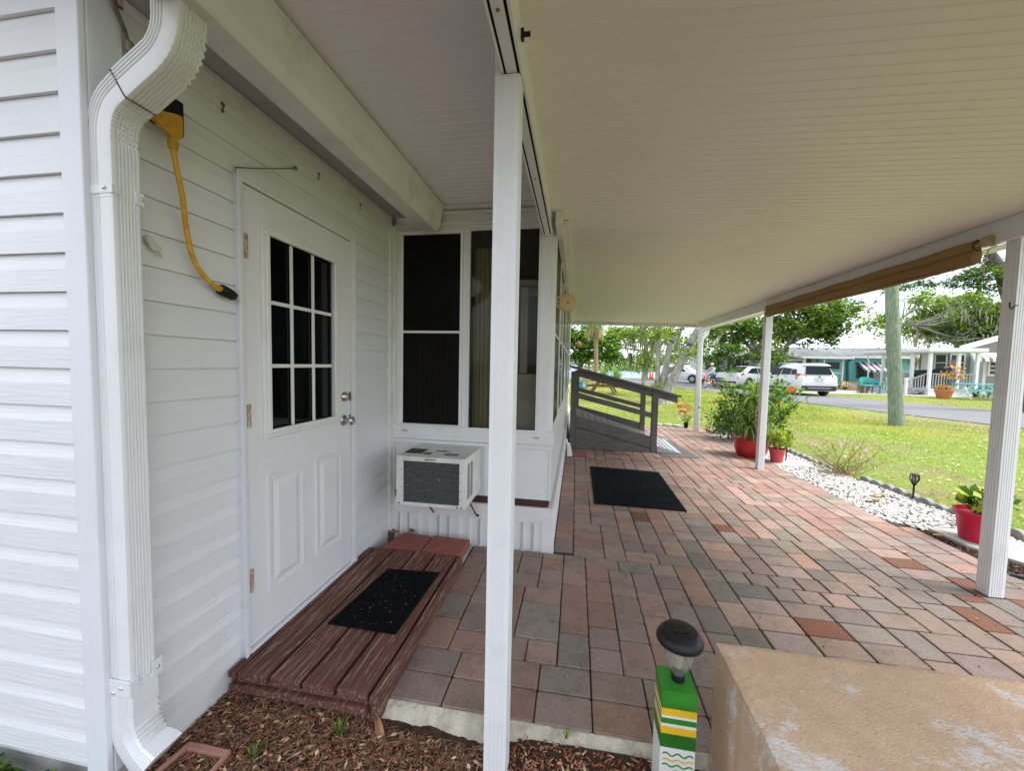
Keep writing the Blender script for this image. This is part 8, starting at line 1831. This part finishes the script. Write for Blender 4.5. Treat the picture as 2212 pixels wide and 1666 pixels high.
q = A_(212, 865, 23); pot('blue_pot', 'bright blue glazed pot near the ramp post beyond the lawn', (q.x, 24, 0), [(0, 0), (.20, 0), (.27, .36), (.30, .37), (.30, .42), (.26, .42), (0, .36)], paint('blue_glaze', (0.02, 0.22, 0.45), 0.3), .38, .25)
t = thing('potted_shrub', 'small bush with yellowed leaves around the blue pot', 'shrub', A_(240, 830, 24.6)); bushy(t, tuple(A_(240, 820, 24.6)), (.55, .4, .28), 260, .12, .05, [(0.25, 0.24, 0.06), (0.12, 0.19, 0.03), (0.4, 0.2, 0.1)], 8)
for k, (x, y, lab) in enumerate(((270, 865, 'pale rock beside the blue pot, left of the pair'), (310, 875, 'pale rock beside the blue pot, right of the pair'))):
    q = A_(x, y, 24.3); o = MB().ball((0, 0, 0), (.32, .22, .16), 10).build('garden_rock', concrete, None, smooth=True); o.location = (q.x, 24.3, .06); o.rotation_euler = (0, .2, k); tag(o, lab, 'rock')
q = A_(540, 760, 27); t = thing('spiky_agave', 'pale green spiky agave behind the ramp handrail', 'plant', (q.x, 27, 0)); strap_leaves([(q.x - .5, 27, .2), (q.x + .4, 27, .3)], 90, 1.4, .12, [(0.14, 0.26, 0.10), (0.22, 0.33, 0.14)], .5, (.1, 1.1), parent=t)
# boat house far left over the water
T = 70.0; t = thing('boat_house', 'small white boat house with grey roof at far left by the water', 'boat house', A_(190, 700, T)); a, b = A_(120, 700, T), A_(235, 630, T)
MB().box((a.x, T, 0.0), (b.x, T + 4, b.z)).build('wall', white, t); ap = A_(175, 598, T); MB().prism([(a.x - .4, T - .5, b.z), (b.x + .4, T - .5, b.z), ((a.x + b.x) / 2, T - .5, ap.z)], (0, 5, 0)).build('roof', mroof, t); a2, b2 = A_(205, 690, T), A_(232, 665, T); MB().box((a2.x, T - .1, a2.z), (b2.x, T - .01, b2.z)).build('flag_panel', paint('dull_red', (0.35, 0.08, 0.08), 0.6), t)
T = 120; t = thing('dock_shelter', 'brown roofed dock shelter on the far river bank', 'shelter', A_(490, 715, T)); a, b = A_(425, 715, T), A_(548, 690, T); MB().box((a.x, T - 4, a.z - .6), (b.x, T, a.z - .2)).build('deck', whitew, t); MB().prism([(a.x + 1.5, T - 3.5, b.z), (b.x, T - 3.5, b.z), (b.x - 2, T - 3.5, A_(490, 655, T).z), (a.x + 3.5, T - 3.5, A_(490, 655, T).z)], (0, 3, 0)).build('roof', paint('brown_roof', (0.13, 0.08, 0.06), 0.8), t)
for k in range(4): x = a.x + 2 + (b.x - a.x - 3) * k / 3; MB().box((x - .12, T - 3.4, a.z - .6), (x + .12, T - 3.2, b.z)).build('support_post', paint('brown_roof', (0.13, 0.08, 0.06)), t)
# ================================================================ CAMERA, LIGHT, SKY
cam = bpy.data.cameras.new('camera'); co_ = bpy.data.objects.new('camera', cam); COL.objects.link(co_)
cam.sensor_width = 36.0; cam.lens = 36.0 * FOC / 2212.0; cam.clip_end = 6000; cam.clip_start = 0.02
Rm = Matrix(((_X[0], -_X[1], -_X[2]), (_Y[0], -_Y[1], -_Y[2]), (_Z[0], -_Z[1], -_Z[2])))
co_.matrix_world = Matrix.Translation((0, 0, H)) @ Rm.to_4x4()
SC.camera = co_
el, az = R(56), R(96)        # azimuth clockwise from +y
sund = bpy.data.lights.new('sun', 'SUN'); sund.energy = SUN_E; sund.angle = R(22); sund.color = (1.0, 0.96, 0.90)
so = bpy.data.objects.new('sun', sund); COL.objects.link(so)
d = Vector((math.sin(az) * math.cos(el), math.cos(az) * math.cos(el), math.sin(el)))
so.rotation_euler = d.to_track_quat('Z', 'Y').to_euler()
w = bpy.data.worlds.new('World'); SC.world = w; w.use_nodes = True; n = w.node_tree.nodes; l = w.node_tree.links
bg = n['Background']; bg.inputs['Strength'].default_value = 0.115
sky = n.new('ShaderNodeTexSky'); sky.sky_type = 'NISHITA'; sky.sun_disc = False; sky.sun_elevation = el; sky.sun_rotation = az; sky.dust_density = 2.0; sky.air_density = 1.0
tc = n.new('ShaderNodeTexCoord'); mp = n.new('ShaderNodeMapping'); mp.inputs['Scale'].default_value = (1, 1, 2.6)
l.new(tc.outputs['Generated'], mp.inputs['Vector'])
cn = n.new('ShaderNodeTexNoise'); cn.inputs['Scale'].default_value = 2.6; cn.inputs['Detail'].default_value = 8; cn.inputs['Roughness'].default_value = 0.6
l.new(mp.outputs['Vector'], cn.inputs['Vector'])
cr = n.new('ShaderNodeValToRGB'); cr.color_ramp.elements[0].position = 0.36; cr.color_ramp.elements[0].color = (0.15,) * 3 + (1,); cr.color_ramp.elements[1].position = 0.55; cr.color_ramp.elements[1].color = (1, 1, 1, 1)
l.new(cn.outputs['Fac'], cr.inputs['Fac'])
mx = n.new('ShaderNodeMix'); mx.data_type = 'RGBA'; l.new(cr.outputs['Color'], mx.inputs[0]); l.new(sky.outputs['Color'], mx.inputs[6]); mx.inputs[7].default_value = (7.2, 7.6, 8.2, 1)
l.new(mx.outputs[2], bg.inputs['Color'])
vs_ = SC.view_settings; vs_.view_transform = 'Standard'; vs_.look = 'None'; vs_.exposure = EXPO; vs_.gamma = 1.0; vs_.use_curve_mapping = False
SC.cycles.max_bounces = 10; SC.cycles.diffuse_bounces = 7; SC.cycles.glossy_bounces = 3; SC.cycles.transparent_max_bounces = 10; SC.cycles.use_denoising = True
SC.cycles.sample_clamp_indirect = 8
